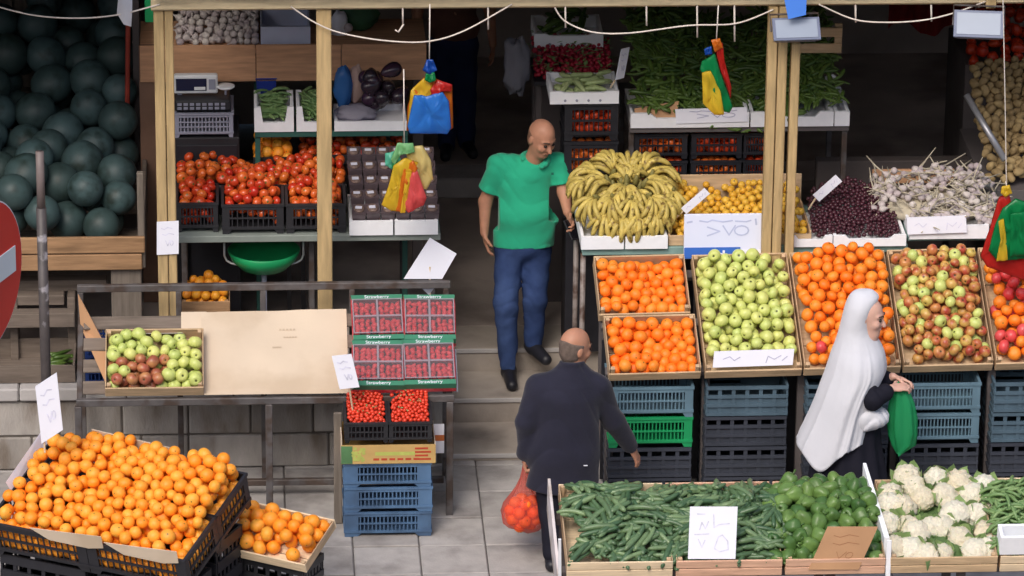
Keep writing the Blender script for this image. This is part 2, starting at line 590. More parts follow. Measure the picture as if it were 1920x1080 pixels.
def join_copies(me, Ms, name, label, cat, group=None):
    """the rest of a heap, under what shows: one object of kind stuff"""
    n = len(me.vertices)
    co = np.empty(n * 3)
    me.vertices.foreach_get('co', co)
    co = np.c_[co.reshape(-1, 3), np.ones(n)]
    fs0 = [tuple(p.vertices) for p in me.polygons]
    vs, fs = [], []
    for M in Ms:
        o = len(vs)
        vs += (co @ np.array(M).T)[:, :3].tolist()
        fs += [tuple(i + o for i in f) for f in fs0]
    m2 = bpy.data.meshes.new(name)
    m2.from_pydata(vs, [], fs)
    m2.polygons.foreach_set('use_smooth', [True] * len(m2.polygons))
    m2.materials.append(me.materials[0])
    return tag(link(name, m2), label, cat, group, 'stuff')


def heap(M, Wd, D, top, r, kinds, label, group, seed=1, cut=1.75, layers=2.6, cats=None, all_stuff=False, under=None, cull=None, fill=0.8):
    """individuals on top, stuff underneath. kinds: list of (weight, mesh key, name, category) or a chooser(u, v, rng)"""
    rng = random.Random(seed * 13 + 5)
    deep = {}
    cnt = 0
    for (u, v, w, R, dep) in pack(Wd, D, top, r, seed, layers, fill):
        pick = kinds(u / Wd, v / D, rng) if callable(kinds) else rng.choices(kinds, [k[0] for k in kinds])[0][1:]
        key, name, cat = pick[:3]
        Mi = M @ Matrix.Translation((u, v, w)) @ rotm(rng) @ Matrix.Diagonal((R / r * rng.uniform(0.94, 1.06), R / r * rng.uniform(0.94, 1.06), R / r * rng.uniform(0.9, 1.06), 1))
        if cull and cull(Mi.translation):
            continue
        if dep < cut * r and not all_stuff:
            lb = label[key] if isinstance(label, dict) else label
            one(ME[key], name, lb, cat, Mi, group[key] if isinstance(group, dict) else group)
            cnt += 1
        else:
            deep.setdefault(key, []).append(Mi)
    for key, Ms in deep.items():
        join_copies(ME[key], Ms, under[0] + ('_' + key if len(deep) > 1 and False else ''), under[1], under[2])
    return cnt


def scatter_long(M, Wd, D, top, meshes, n, name, label, cat, group, seed, r=0.016, L=0.16, layers=3, main=0.0, spread=1.2, cull=None):
    """long vegetables lying about in layers under a heap surface"""
    rng = random.Random(seed)
    for i in range(n):
        u = L * 0.42 + (Wd - L * 0.84) * ((i * 0.6180339) % 1.0)
        v = L * 0.35 + (D - L * 0.7) * ((i * 0.7548776 + 0.31 * (i % 3)) % 1.0)
        u += rng.uniform(-0.02, 0.02)
        v += rng.uniform(-0.02, 0.02)
        lay = i % layers
        e = 0.02
        su = (top(u + e, v) - top(u - e, v)) / (2 * e)
        sv = (top(u, v + e) - top(u, v - e)) / (2 * e)
        yaw = main + 1.2 * mnoise.noise(Vector((u * 4, v * 4, seed))) * 2 + rng.gauss(0, spread * 0.35)
        nrm = Vector((-su, -sv, 1)).normalized()
        q = Vector((0, 0, 1)).rotation_difference(nrm).to_matrix().to_4x4()
        w = top(u, v) - r - lay * r * 1.25 + rng.uniform(-0.3, 0.5) * r
        Mi = M @ Matrix.Translation((u, v, w)) @ q @ Matrix.Rotation(yaw, 4, 'Z') @ Matrix.Rotation(rng.gauss(0, 0.12), 4, 'Y') @ Matrix.Rotation(rng.uniform(0, 6.28), 4, 'X') @ Matrix.Scale(rng.uniform(0.88, 1.1), 4)
        if cull and cull(Mi.translation):
            continue
        one(rng.choice(meshes), name, label, cat, Mi, group)


# ------------------------------------------------------------------ crates and boxes (templates: part name, mesh), front at y=0, left at x=0
def T_wood_crate(w, d, h, hs=None, mf=None, ms=None, t=0.012, slats=1):
    mf, ms = mf or m_crate, ms or m_crate_y
    hs = hs or h
    T = []
    hh = h / slats
    for s_ in range(slats):
        T.append(('front_board', MB().cbox((0.002, 0, s_ * hh + 0.002), (w - 0.002, t, (s_ + 1) * hh - 0.004), 0.003).mesh('front_board', mf)))
        T.append(('back_board', MB().cbox((0.002, d - t, s_ * hh + 0.002), (w - 0.002, d, (s_ + 1) * hh * hs / h - 0.004), 0.003).mesh('back_board', mf)))
    for x in (0.0, w - t):
        T.append(('side_board', MB().cbox((x + 0.003, t + 0.001, 0.002), (x + t - 0.003, d - t - 0.001, hs - 0.004), 0.002).mesh('side_board', ms)))
    for x in (t + 0.001, w - t - 0.026):
        for y in (t + 0.001, d - t - 0.026):
            T.append(('corner_post', MB().cbox((x, y, 0.004), (x + 0.025, y + 0.025, hs - 0.001), 0.002).mesh('corner_post', ms)))
    nb = 4
    for i in range(nb):
        y0 = t + (d - 2 * t) * i / nb + 0.002
        T.append(('bottom_board', MB().box((t, y0, -0.006), (w - t, y0 + (d - 2 * t) / nb - 0.008, 0.003)).mesh('bottom_board', mf)))
    return T


def crate_side(w, h, m, name, t=0.012, nbar=15, plate=0.16, rows=2):
    """slotted wall of a plastic crate in the x,z plane, y 0..t"""
    mb = MB()
    p = w * plate
    mb.box((0, 0, h * 0.13), (p, t, h * 0.93))
    mb.box((w - p, 0, h * 0.13), (w, t, h * 0.93))
    mb.box((-0.006, -0.006, h * 0.92), (w + 0.006, t, h))
    mb.box((-0.004, -0.005, h * 0.16), (w + 0.004, t * 0.9, h * 0.25))
    mb.box((p, -0.002, h * 0.82), (w - p, t, h * 0.9))
    mb.prism([(0.0, 0), (p * 0.9, 0), (p * 1.25, h * 0.15), (0.0, h * 0.15)], 0.001, t)
    mb.prism([(w - p * 0.9, 0), (w, 0), (w, h * 0.15), (w - p * 1.25, h * 0.15)], 0.001, t)
    z0, z1 = h * 0.25, h * 0.82
    for r_ in range(1, rows):
        z = z0 + (z1 - z0) * r_ / rows
        mb.box((p, -0.003, z - h * 0.025), (w - p, t * 0.8, z + h * 0.025))
    for i in range(nbar):
        x = p + (w - 2 * p) * (i + 0.5) / nbar
        mb.box((x - 0.004, 0.002, z0), (x + 0.004, t * 0.7, z1))
    return mb


def T_plastic_crate(w, d, h, m, nbar=15, plate=0.16, rows=2):
    T = []
    f = crate_side(w, h, m, 'wall', nbar=nbar, plate=plate, rows=rows)
    T.append(('slotted_wall', f.mesh('slotted_wall', m)))
    g = MB()
    g.add(f.v, f.f, Matrix.Translation((w, d, 0)) @ Matrix.Rotation(math.pi, 4, 'Z'))
    T.append(('slotted_wall', g.mesh('slotted_wall', m)))
    s_ = crate_side(d - 0.026, h - 0.001, m, 'wall', nbar=max(6, int(nbar * d / w)), plate=plate, rows=rows)
    for M in (Matrix.Translation((0, d - 0.013, 0)) @ Matrix.Rotation(-math.pi / 2, 4, 'Z'), Matrix.Translation((w, 0.013, 0)) @ Matrix.Rotation(math.pi / 2, 4, 'Z')):
        g = MB()
        g.add(s_.v, s_.f, M)
        T.append(('slotted_wall', g.mesh('slotted_wall', m)))
    b = MB()
    b.box((0.013, 0.013, h * 0.10), (w - 0.013, d - 0.013, h * 0.14))
    T.append(('base', b.mesh('base', m)))
    return T


def T_ribbed_crate(w, d, h, m, n=4):
    """black crate seen as a pile of horizontal ribs"""
    T = []
    for k in range(4):
        ww = w if k % 2 == 0 else d - 0.03
        mb = MB()
        t = 0.012
        for i in range(n):
            z = h * (0.08 + 0.86 * i / (n - 1))
            mb.box((0.0, -0.004, z - h * 0.055), (ww, t, z + h * 0.045))
        for i in range(7):
            x = ww * i / 6
            mb.box((max(0, x - 0.012), 0.003, 0), (min(ww, x + 0.012), t * 0.8, h * 0.98))
        mb.box((0.0, t * 0.8, h * 0.02), (ww, t, h * 0.55))
        M = [Matrix.Identity(4), Matrix.Translation((w, 0.015, 0)) @ Matrix.Rotation(math.pi / 2, 4, 'Z'),
             Matrix.Translation((w, d, 0)) @ Matrix.Rotation(math.pi, 4, 'Z'), Matrix.Translation((0, d - 0.015, 0)) @ Matrix.Rotation(-math.pi / 2, 4, 'Z')][k]
        g = MB()
        g.add(mb.v, mb.f, M)
        T.append(('ribbed_wall', g.mesh('ribbed_wall', m)))
    T.append(('base', MB().box((0.014, 0.014, 0.01), (w - 0.014, d - 0.014, 0.02)).mesh('base', m)))
    return T


def T_foam(w, d, h, dip=0.45, t=0.022, m=None, holes=False):
    m = m or m_foam
    dz = h * dip

    def wall(L):
        return [(0, 0), (L, 0), (L, h), (L * 0.84, h), (L * 0.78, h - dz), (L * 0.22, h - dz), (L * 0.16, h), (0, h)]
    T = [('front_wall', MB().prism(wall(w), 0, t).mesh('front_wall', m)), ('back_wall', MB().prism(wall(w), d - t, d).mesh('back_wall', m))]
    for x in (0, w - t):
        T.append(('side_wall', MB().cbox((x, t, 0.001), (x + t, d - t, h - 0.001), 0.004).mesh('side_wall', m)))
    T.append(('base', MB().box((t, t, 0.002), (w - t, d - t, t)).mesh('base', m)))
    if holes:
        for i in range(4):
            x = w * (0.22 + 0.17 * i)
            mb = MB().lathe([(0.009, -0.001), (0.009, 0.004)], 8, Matrix.Translation((x, 0.0015, h * 0.28)) @ Matrix.Rotation(math.pi / 2, 4, 'X'))
            T.append(('drain_hole', mb.mesh('drain_hole', m_greypl)))
    return T


T_crate60 = T_wood_crate(0.60, 0.44, 0.085, 0.13)
T_black = T_plastic_crate(0.40, 0.34, 0.20, m_blackpl, 11, 0.12, 2)
T_blue = T_plastic_crate(0.54, 0.38, 0.165, m_bluepl, 15, 0.16, 2)

SCRIB = {   # faded handwritten marks in unit board coordinates
    'price': [[(.30, .62), (.46, .48), (.30, .34)], [(.50, .66), (.58, .36), (.66, .66)],
              [(.74 + .09 * math.cos(a * .524), .50 + .15 * math.sin(a * .524)) for a in range(13)],
              [(.2, .82), (.3, .78), (.36, .84), (.5, .78), (.62, .82)], [(.66, .80), (.8, .78), (.86, .82)]],
    'price2': [[(.16, .86), (.32, .86)], [(.22, .56), (.26, .7), (.34, .58), (.40, .72)], [(.5, .86), (.52, .6), (.62, .66), (.84, .68)], [(.12, .47), (.42, .48)],
               [(.2, .38), (.28, .22), (.34, .36)], [(.55, .22), (.62, .42), (.70, .46), (.82, .34), (.84, .18), (.66, .14), (.55, .2)]],
    'lines': [[(.2, .8), (.34, .76), (.5, .82), (.7, .78)], [(.25, .62), (.4, .58), (.55, .64), (.78, .6)], [(.4, .42), (.5, .26), (.6, .42)],
              [(.68 + .07 * math.cos(a * .7), .34 + .07 * math.sin(a * .7)) for a in range(10)]],
    'band': [[(.12, .5), (.2, .65), (.26, .4), (.33, .6)], [(.66, .2), (.68, .6), (.76, .4), (.84, .62)], [(.86, .3), (.92, .55)]],
}


def price_board(label, bl, br, tl, scrib='price', m=None, ink=None, t=0.008, stick=None, w=0.008, name='price_card', group=None, face=None):
    """a card given by three corners (bottom-left, bottom-right, top-left), writing on its front"""
    bl, br, tl = Vector(bl), Vector(br), Vector(tl)
    X = (br - bl)
    Wd = X.length
    X.normalize()
    Z = (tl - bl)
    H = Z.length
    sh = Z.dot(X) / Z.length
    Zp = (Z - X * Z.dot(X))
    Hp = Zp.length
    Zp.normalize()
    Y = Zp.cross(X)
    M = Matrix(((X.x, Y.x, Zp.x, bl.x), (X.y, Y.y, Zp.y, bl.y), (X.z, Y.z, Zp.z, bl.z), (0, 0, 0, 1)))
    e = thing(name, label, 'price card', M, group)
    sx = Z.dot(X)
    poly = [(0, 0), (Wd, 0), (Wd + sx, Hp), (sx, Hp)]
    MB().prism(poly, 0, t).build('card', m or m_paper, e)
    mb = MB()
    for pts in SCRIB[scrib]:
        mb.strip([(a * Wd + b * sx, b * Hp) for a, b in pts], w, -0.0015)
    mb.build('writing', ink or m_ink, e)
    if stick:
        inv = M.inverted()
        a, b = inv @ Vector(stick[0]), inv @ Vector(stick[1])
        a.y += t + 0.006
        b.y += t + 0.006
        MB().tube([a, b], 0.006, 6).build('stick', m_crate_pale, e)
    return e


# ------------------------------------------------------------------ smooth bodies from blended volumes
class SDF:
    def __init__(s, lo, hi, h):
        s.lo, s.h = np.array(lo, float), h
        s.n = np.ceil((np.array(hi) - s.lo) / h).astype(int) + 1
        s.d = np.full(s.n, 0.5)

    def _sub(s, lo, hi):
        a = np.clip(np.floor((np.array(lo) - s.lo) / s.h).astype(int), 0, s.n)
        b = np.clip(np.ceil((np.array(hi) - s.lo) / s.h).astype(int) + 1, 0, s.n)
        g = np.meshgrid(*[s.lo[i] + s.h * np.arange(a[i], b[i]) for i in range(3)], indexing='ij')
        return (slice(a[0], b[0]), slice(a[1], b[1]), slice(a[2], b[2])), g

    def _smin(s, sl, e, k):
        d = s.d[sl]
        h = np.clip(0.5 + 0.5 * (d - e) / k, 0, 1)
        s.d[sl] = d * (1 - h) + e * h - k * h * (1 - h)

    def cap(s, a, b, ra, rb, k=0.02, flat=None):
        """tapered limb; flat=(axis index, factor) squashes it along a world axis"""
        a, b = np.array(a, float), np.array(b, float)
        m = max(ra, rb) * (max(1, flat[1]) if flat else 1) + 3 * k + 2 * s.h
        sl, g = s._sub(np.minimum(a, b) - m, np.maximum(a, b) + m)
        ab = b - a
        L2 = max(ab @ ab, 1e-9)
        p = [g[i] - a[i] for i in range(3)]
        t = np.clip(sum(p[i] * ab[i] for i in range(3)) / L2, 0, 1)
        q = [p[i] - ab[i] * t for i in range(3)]
        if flat:
            q[flat[0]] = q[flat[0]] / flat[1]
        e = np.sqrt(sum(x * x for x in q)) - (ra + (rb - ra) * t)
        s._smin(sl, e, k)
        return s

    def ell(s, c, r, k=0.02, R=None, cut=False):
        c, r = np.array(c, float), np.array(r, float)
        m = r.max() + 3 * k + 2 * s.h
        sl, g = s._sub(c - m, c + m)
        p = np.stack([g[i] - c[i] for i in range(3)], -1)
        if R is not None:
            p = p @ np.array(R)
        q = p / r
        L = np.sqrt((q ** 2).sum(-1))
        L2 = np.sqrt(((q / r) ** 2).sum(-1)) + 1e-9
        e = L * (L - 1) / L2
        e = np.where(L < 1e-3, -r.min(), e)
        if cut:
            d = s.d[sl]
            h = np.clip(0.5 - 0.5 * (d + e) / k, 0, 1)
            s.d[sl] = d * (1 - h) - e * h + k * h * (1 - h)
        else:
            s._smin(sl, e, k)
        return s

    def field(s):
        return np.meshgrid(*[s.lo[i] + s.h * np.arange(s.n[i]) for i in range(3)], indexing='ij')

    def cut(s, o, n, sharp=0.004):
        """remove what lies beyond the plane"""
        g = s.field()
        n = np.array(Vector(n).normalized())
        e = sum((g[i] - o[i]) * n[i] for i in range(3))
        s.d = np.maximum(s.d, e)
        return s

    def folds(s, fn):
        g = s.field()
        s.d += fn(*g)
        return s

    def mesh(s, name, m):
        d, h = s.d, s.h
        sg = d < 0
        nx, ny, nz = d.shape
        cs = np.zeros((nx - 1, ny - 1, nz - 1), int)
        offs = [(i, j, k) for i in (0, 1) for j in (0, 1) for k in (0, 1)]
        for (i, j, k) in offs:
            cs += sg[i:nx - 1 + i, j:ny - 1 + j, k:nz - 1 + k]
        act = (cs > 0) & (cs < 8)
        I = np.argwhere(act)
        idx = -np.ones(act.shape, int)
        idx[act] = np.arange(len(I))
        acc = np.zeros((len(I), 3))
        cnt = np.zeros(len(I))
        for a in range(3):
            for o in offs:
                if o[a] == 1:
                    continue
                o0 = np.array(o)
                o1 = o0.copy()
                o1[a] = 1
                v0 = d[tuple((I + o0).T)]
                v1 = d[tuple((I + o1).T)]
                cr = (v0 < 0) != (v1 < 0)
                t = np.where(cr, v0 / np.where(cr, v0 - v1, 1), 0)
                acc += (o0 + t[:, None] * (o1 - o0)) * cr[:, None]
                cnt += cr
        P = s.lo + h * (I + acc / np.maximum(cnt, 1)[:, None])
        F = []
        for a in range(3):
            b, c = (a + 1) % 3, (a + 2) % 3
            sl0 = [slice(None)] * 3
            sl1 = [slice(None)] * 3
            sl0[a] = slice(0, -1)
            sl1[a] = slice(1, None)
            e = np.argwhere(sg[tuple(sl0)] != sg[tuple(sl1)])
            lim = np.array(act.shape)
            ok = (e[:, b] > 0) & (e[:, c] > 0) & (e[:, b] < lim[b]) & (e[:, c] < lim[c])
            e = e[ok]
            q = []
            for (db, dc) in ((-1, -1), (0, -1), (0, 0), (-1, 0)):
                x = e.copy()
                x[:, b] += db
                x[:, c] += dc
                q.append(idx[tuple(x.T)])
            q = np.stack(q, 1)
            fl = ~sg[tuple(e.T)]
            q[fl] = q[fl][:, ::-1]
            F.append(q)
        F = np.concatenate(F)
        F = F[(F >= 0).all(1)]
        me = bpy.data.meshes.new(name)
        me.from_pydata(P.tolist(), [], F.tolist())
        me.polygons.foreach_set('use_smooth', [True] * len(me.polygons))
        me.materials.append(m)
        me.update()
        return me
# ------------------------------------------------------------------ the setting
m_asph = mat('asphalt', (0.06, 0.06, 0.062), 0.9, 0.2, 4, 0.4, 120, 0.3)
m_paver = mat('paving_stone', S(176, 171, 168), 0.85, 0.1, 9, 0.25, 70, 0.25, col2=S(128, 123, 120), c2scale=3.4, c2lo=0.45, c2hi=0.72, rnd=S(162, 157, 153))
m_bed = mat('paving_bed', S(104, 100, 98), 0.95, 0.2, 9, 0.3, 60, 0.2)
m_block = mat('concrete_block', S(178, 172, 166), 0.92, 0.14, 8, 0.5, 50, 0.2, col2=S(116, 106, 96), c2scale=4.0, c2lo=0.5, c2hi=0.72, rnd=S(150, 144, 138), stretch=(1.6, 1.6, 0.55))
m_mortar = mat('mortar', S(108, 102, 96), 0.95, 0.2, 9, 0.4, 50, 0.2)
m_step = mat('worn_step_stone', S(166, 156, 146), 0.85, 0.12, 5, 0.25, 50, 0.25, col2=S(112, 104, 98), c2scale=2.5, c2lo=0.5, c2hi=0.72)
m_slab = mat('pale_slab', S(176, 172, 170), 0.85, 0.12, 6, 0.25, 50, 0.25)
m_floor = mat('shop_floor_tiles', S(178, 166, 158), 0.75, 0.25, 1.5, 0.2, 30, 0.3, col2=S(138, 126, 120), c2scale=1.2)
m_black_wall = mat('shop_wall_paint', S(166, 156, 150), 0.9, 0.25, 1.5, 0.2, 8, 0.2)

struct(MB().box((-150, -120, -0.3), (150, 120, -0.05)).build('road', m_asph))
pav = struct(MB().box((-9, -4.6, -0.2), (9, 0.55, -0.012)).build('pavement', m_bed))
struct(MB().cbox((-9, -4.78, -0.2), (9, -4.61, 0.0), 0.012).build('kerb', m_slab))
TS = 0.412
px0 = W(788, 1040, z=0).x
py0 = W(788, 1023, z=0).y
slabs = [MB().cbox((0.004, 0.004, -0.03), (TS - 0.004, TS - 0.004, dz), 0.006).mesh('paving_stone', m_paver) for dz in (0.0, 0.003, -0.003)]
rs = random.Random(3)
for i in range(-9, 10):
    for j in range(-7, 4):
        x, y = px0 + i * TS, py0 + j * TS
        if y > 0.1 or y < -4.5 or (j < -5 and i % 1):
            continue
        link('paving_stone', rs.choice(slabs), pav, Matrix.Translation((x, y, 0)) @ Matrix.Rotation(rs.gauss(0, 0.002), 4, 'X') @ Matrix.Rotation(rs.gauss(0, 0.002), 4, 'Y'))

# terrace wall of concrete blocks, with its slab
TZ = 0.58                                   # height of the terrace
XS0 = W(838, 800, y=0.0).x                  # where the steps begin
XS1 = W(1150, 800, y=0.0).x
wall = thing('block_wall', 'low weathered wall of grey concrete blocks below the sloping fruit table', 'wall', Matrix.Identity(4))
MB().box((-5.2, 0.02, 0), (XS0 - 0.012, 0.2, TZ - 0.09)).build('core', m_mortar, wall)
rb = random.Random(5)
z = 0.0
for ci, hh in enumerate((0.235, 0.245)):
    x = -5.2 + 0.2 * ci
    while x < XS0 - 0.1:
        bw = min(rb.choice((0.4, 0.4, 0.42, 0.3, 0.5)), XS0 - 0.012 - x)
        if bw < 0.04:
            break
        dy = rb.uniform(-0.006, 0.006)
        MB().cbox((x + 0.005, dy, z + 0.006), (x + bw - 0.005, 0.1, z + hh - 0.006), 0.009).build('block', m_block, wall)
        x += bw
    z += hh
for i in range(7):
    x0 = -5.2 + i * (XS0 + 5.2) / 7
    MB().cbox((x0 + 0.003, -0.03, TZ - 0.09 + 0.002), (x0 + (XS0 + 5.2) / 7 - 0.003, 0.3, TZ), 0.01).build('coping_slab', m_slab, wall)
struct(MB().box((-5.2, 0.3, 0.0), (XS0, 4.2, TZ - 0.004)).build('terrace_floor', m_floor))

steps = thing('stone_steps', 'worn pale stone steps climbing from the pavement into the shop', 'steps', Matrix.Identity(4))
n1 = W(900, 851, z=0.05).y
n2 = W(900, 747, z=0.22).y
n3 = W(900, 654, z=0.38).y
for a, b, z0, z1 in ((n1, n2 + 0.06, -0.01, 0.05), (n2, n3 + 0.06, 0.0, 0.22), (n3, n3 + 0.42, 0.0, 0.38)):
    MB().cbox((XS0 + 0.003, a, z0), (XS1, b - 0.004, z1), 0.014).build('step', m_step, steps)
    MB().cbox((XS0 + 0.004, a - 0.012, z1 - 0.028), (XS1 - 0.002, a - 0.001, z1 + 0.002), 0.006).build('nosing', m_slab, steps)
struct(MB().box((XS0 + 0.002, n3 + 0.42, 0.0), (6.2, 8.0, 0.376)).build('shop_floor', m_floor))
yk = W(860, 372, z=0.38).y
kerb2 = thing('interior_step', 'long pale step across the back of the shop floor', 'step', Matrix.Identity(4))
MB().cbox((W(790, 372, y=yk).x, yk, 0.377), (W(1000, 372, y=yk).x, yk + 0.3, 0.53), 0.012).build('step', m_slab, kerb2)
struct(MB().box((-5.2, 6.6, 0), (6.2, 6.75, 3.6)).build('back_wall', m_black_wall))
struct(MB().box((-5.35, 0.3, 0), (-5.2, 6.75, 3.6)).build('side_wall', m_black_wall))
struct(MB().box((6.2, 0.3, 0), (6.35, 6.75, 3.6)).build('side_wall', m_black_wall))
struct(MB().box((-5.35, 0.75, 3.6), (6.35, 6.75, 3.75)).build('shop_ceiling', m_dark))

# timber frame of the shop front: posts and a long beam
YP = 0.08
ZB = W(900, 11, y=YP).z                     # underside of the beam
beam = thing('roof_beam', 'long pale timber beam across the top of the shop front', 'beam', Matrix.Identity(4))
MB().cbox((W(283, 6, y=YP).x, YP - 0.05, ZB), (3.75, YP + 0.05, ZB + 0.14), 0.006).build('timber', m_beam, beam)
MB().cbox((W(283, 6, y=YP).x, YP - 0.075, ZB + 0.015), (3.7, YP - 0.052, ZB + 0.10), 0.004).build('facing_board', m_beam, beam)


def post(label, pxs, ytop, foot, y=YP):
    c = W((pxs[0][0] + pxs[-1][1]) / 2, 250, y=y)
    e = thing('timber_post', label, 'post', Matrix.Translation((c.x, y, foot)))
    for a, b in pxs:
        x0, x1 = W(a, 250, y=y).x - c.x, W(b, 250, y=y).x - c.x
        MB().cbox((x0, -0.045, 0), (x1, 0.045, ZB - foot - 0.003 if ytop is None else W(a, ytop, y=y).z - foot), 0.005).build('timber', m_post, e)
    return e


post('doubled pale timber post with a white paper pinned to it', ((292, 311), (312.5, 328)), None, TZ)
post('single pale timber post behind the bare cardboard sheet on the table', ((594, 622),), None, TZ)
post('doubled pale timber post beside the blue banded white board', ((1434, 1451), (1453, 1470)), None, -0.01, 0.05)
post('slim lone timber post standing in front of the yellow fruit', ((1478, 1494),), 78, -0.01, 0.05)

# corrugated roof sheet behind the beam
mb = MB()
vs, fs = [], []
NX = 320
for i in range(NX + 1):
    x = W(284, 6, y=YP).x + (5.3 - W(284, 6, y=YP).x) * i / NX
    zz = 0.018 * math.sin(i * 2 * math.pi / 4)
    vs += [(x, -0.12, ZB + 0.165 + zz), (x, 2.6, ZB + 0.42 + zz)]
for i in range(NX):
    fs.append((2 * i, 2 * i + 2, 2 * i + 3, 2 * i + 1))
tag(mb.add(vs, fs).build('roof_sheet', mat('roof_sheet_metal', S(150, 150, 150), 0.5, 0.15, 3, metal=0.3)), 'grey corrugated roof sheet over the timber beam', 'roof')

# ------------------------------------------------------------------ watermelon stall
YM = 0.32
xl, xr = -5.0, W(272, 470, y=YM).x
zt = W(150, 446, y=YM).z
zb = W(150, 508, y=YM).z
st = thing('melon_bin', 'big bin of rough wooden boards holding the watermelons', 'bin', Matrix.Identity(4))
zm = (zt + zb) / 2
MB().cbox((xl, YM, zm + 0.004), (xr, YM + 0.03, zt), 0.006).build('front_board', m_oldwood, st)
MB().cbox((xl, YM + 0.004, zb), (xr - 0.02, YM + 0.034, zm - 0.006), 0.006).build('front_board', m_oldwood, st)
MB().cbox((xr - 0.045, YM + 0.036, zb), (xr, YM + 0.085, zt + 0.42), 0.006).build('corner_post', m_greywood, st)
MB().cbox((W(208, 540, y=YM).x, YM + 0.05, TZ), (W(265, 540, y=YM).x, YM + 0.22, zb - 0.003), 0.006).build('leg', m_greywood, st)
MB().cbox((W(-60, 540, y=YM).x, YM + 0.05, TZ), (W(-20, 540, y=YM).x, YM + 0.22, zb - 0.003), 0.006).build('leg', m_greywood, st)
for k in range(4):
    MB().cbox((xl, YM + 0.04 + 0.6 * k, zb + 0.02 + 0.12 * k), (xr - 0.05, YM + 0.62 + 0.6 * k, zb + 0.05 + 0.12 * k), 0.006).build('floor_board', m_greywood_x, st)
MB().cbox((xr - 0.03, YM + 0.09, zb), (xr, YM + 2.4, zt + 0.12), 0.004).build('side_board', m_greywood_x, st)
# grey plank screen behind the melons
scr = thing('plank_screen', 'screen of upright weathered grey planks behind the watermelons', 'screen', Matrix.Identity(4))
for i in range(20):
    x0 = -5.0 + i * 0.135
    if x0 + 0.13 > W(243, 60, y=2.75).x:
        break
    MB().cbox((x0, 2.75 + 0.006 * (i % 3), TZ), (x0 + 0.128, 2.775 + 0.006 * (i % 3), 3.5), 0.004).build('plank', m_greywood, scr)
Mm = Matrix.Translation((xl + 1.3, YM + 0.06, zb + 0.05))
wm = xr - 0.06 - (xl + 1.3)


def melon_top(u, v):
    h = 0.36 + 0.34 * v + 0.10 * math.sin(u * 2.1 + v * 3)
    if v > 1.2:
        h += 0.25 * (v - 1.2) * max(0, 1 - u / wm * 1.2)
    return h


heap(Mm, wm, 2.25, melon_top, 0.122, [(1, 'melon', 'watermelon', 'watermelon')], 'dark green watermelon in the heap inside the wooden bin', 'watermelons heaped in the wooden bin',
     seed=4, cut=1.9, layers=2.6, under=('watermelon_heap', 'more watermelons under the top layer of the wooden bin', 'watermelon'), fill=0.6)
tag(MB().tube([W(240, 40, y=1.5), W(238, 290, y=1.5)], 0.016, 8).build('red_pole', mat('red_paint', S(150, 58, 44), 0.5, 0.15, 9)), 'thin rust red pole at the side of the watermelons', 'pole')
dp = thing('dark_partition', 'dark narrow partition between the watermelons and the brown panel', 'partition', Matrix.Identity(4))
MB().cbox((W(249, 100, y=1.7).x, 1.7, TZ), (W(262, 100, y=1.7).x, 1.76, 3.4), 0.004).build('panel', m_dark, dp)
# low crates and boards under the melon bin
for (a, b, t0, b0, yy, lb) in ((0, 138, 592, 618, 0.2, 'upper'), (0, 142, 682, 696, 0.06, 'lower')):
    pass
lowc = thing('low_wood_crate', 'old flat wooden crate with green vegetables on the terrace edge', 'crate', Matrix.Identity(4))
zA = W(70, 694, y=0.06).z
x0, x1 = W(-40, 690, y=0.06).x, W(141, 690, y=0.06).x
MB().cbox((x0, 0.06, TZ + 0.005), (x1, 0.075, zA + 0.03), 0.003).build('front_board', m_greywood_x, lowc)
MB().cbox((x0, 0.45, TZ + 0.005), (x1, 0.465, zA + 0.06), 0.003).build('back_board', m_greywood_x, lowc)
for x in (x0, x1 - 0.015):
    MB().cbox((x, 0.077, TZ + 0.005), (x + 0.015, 0.448, zA + 0.04), 0.003).build('side_board', m_greywood_x, lowc)
MB().box((x0 + 0.015, 0.077, TZ + 0.005), (x1 - 0.015, 0.448, TZ + 0.02)).build('bottom_board', m_greywood_x, lowc)
scatter_long(Matrix.Translation((W(92, 690, y=0.06).x, 0.08, TZ + 0.02)), 0.16, 0.36, lambda u, v: 0.09, chilli_meshes, 14, 'long_green_pepper', 'long green pepper in the old flat crate on the terrace edge', 'pepper',
             'long green peppers in the flat terrace crate', 11, L=0.13)
lb2 = thing('stacked_boards', 'old grey boards stacked under the watermelon bin', 'boards', Matrix.Identity(4))
for k, (a, b, t0, b0, yy) in enumerate(((-30, 140, 590, 616, 0.30), (-30, 200, 528, 548, 0.55), (-30, 120, 556, 574, 0.42))):
    MB().cbox((W(a, t0, y=yy).x, yy, W(a, b0, y=yy).z), (W(b, t0, y=yy).x, yy + 0.1, W(a, t0, y=yy).z), 0.004).build('board', m_greywood_x, lb2)
for xx in (-4.0, W(20, 600, y=0.5).x, W(128, 600, y=0.5).x):
    MB().cbox((xx, 0.41, TZ), (xx + 0.05, 0.65, W(60, 548, y=0.5).z - 0.004), 0.004).build('bearer', m_greywood_x, lb2)
# the dark pole with flaking paint, on the pavement
pb = W(86, 700, y=-0.35)
pole = thing('flaking_pole', 'dark steel pole with flaking paint in front of the watermelon bin', 'pole', Matrix.Translation((pb.x, -0.35, 0)))
zt_ = W(82, 284, y=-0.35).z
MB().tube([(0, 0, 0), (0, 0, zt_ - 0.37)], 0.032, 12).build('lower_tube', m_pole, pole, True)
MB().tube([(0, 0, zt_ - 0.37), (0, 0, zt_)], 0.026, 12).build('upper_tube', mat('bare_pole', S(120, 108, 106), 0.5, 0.15, 12), pole, True)
MB().lathe([(0.07, 0), (0.07, 0.012), (0.036, 0.02)], 12).build('base_plate', m_pole, pole)
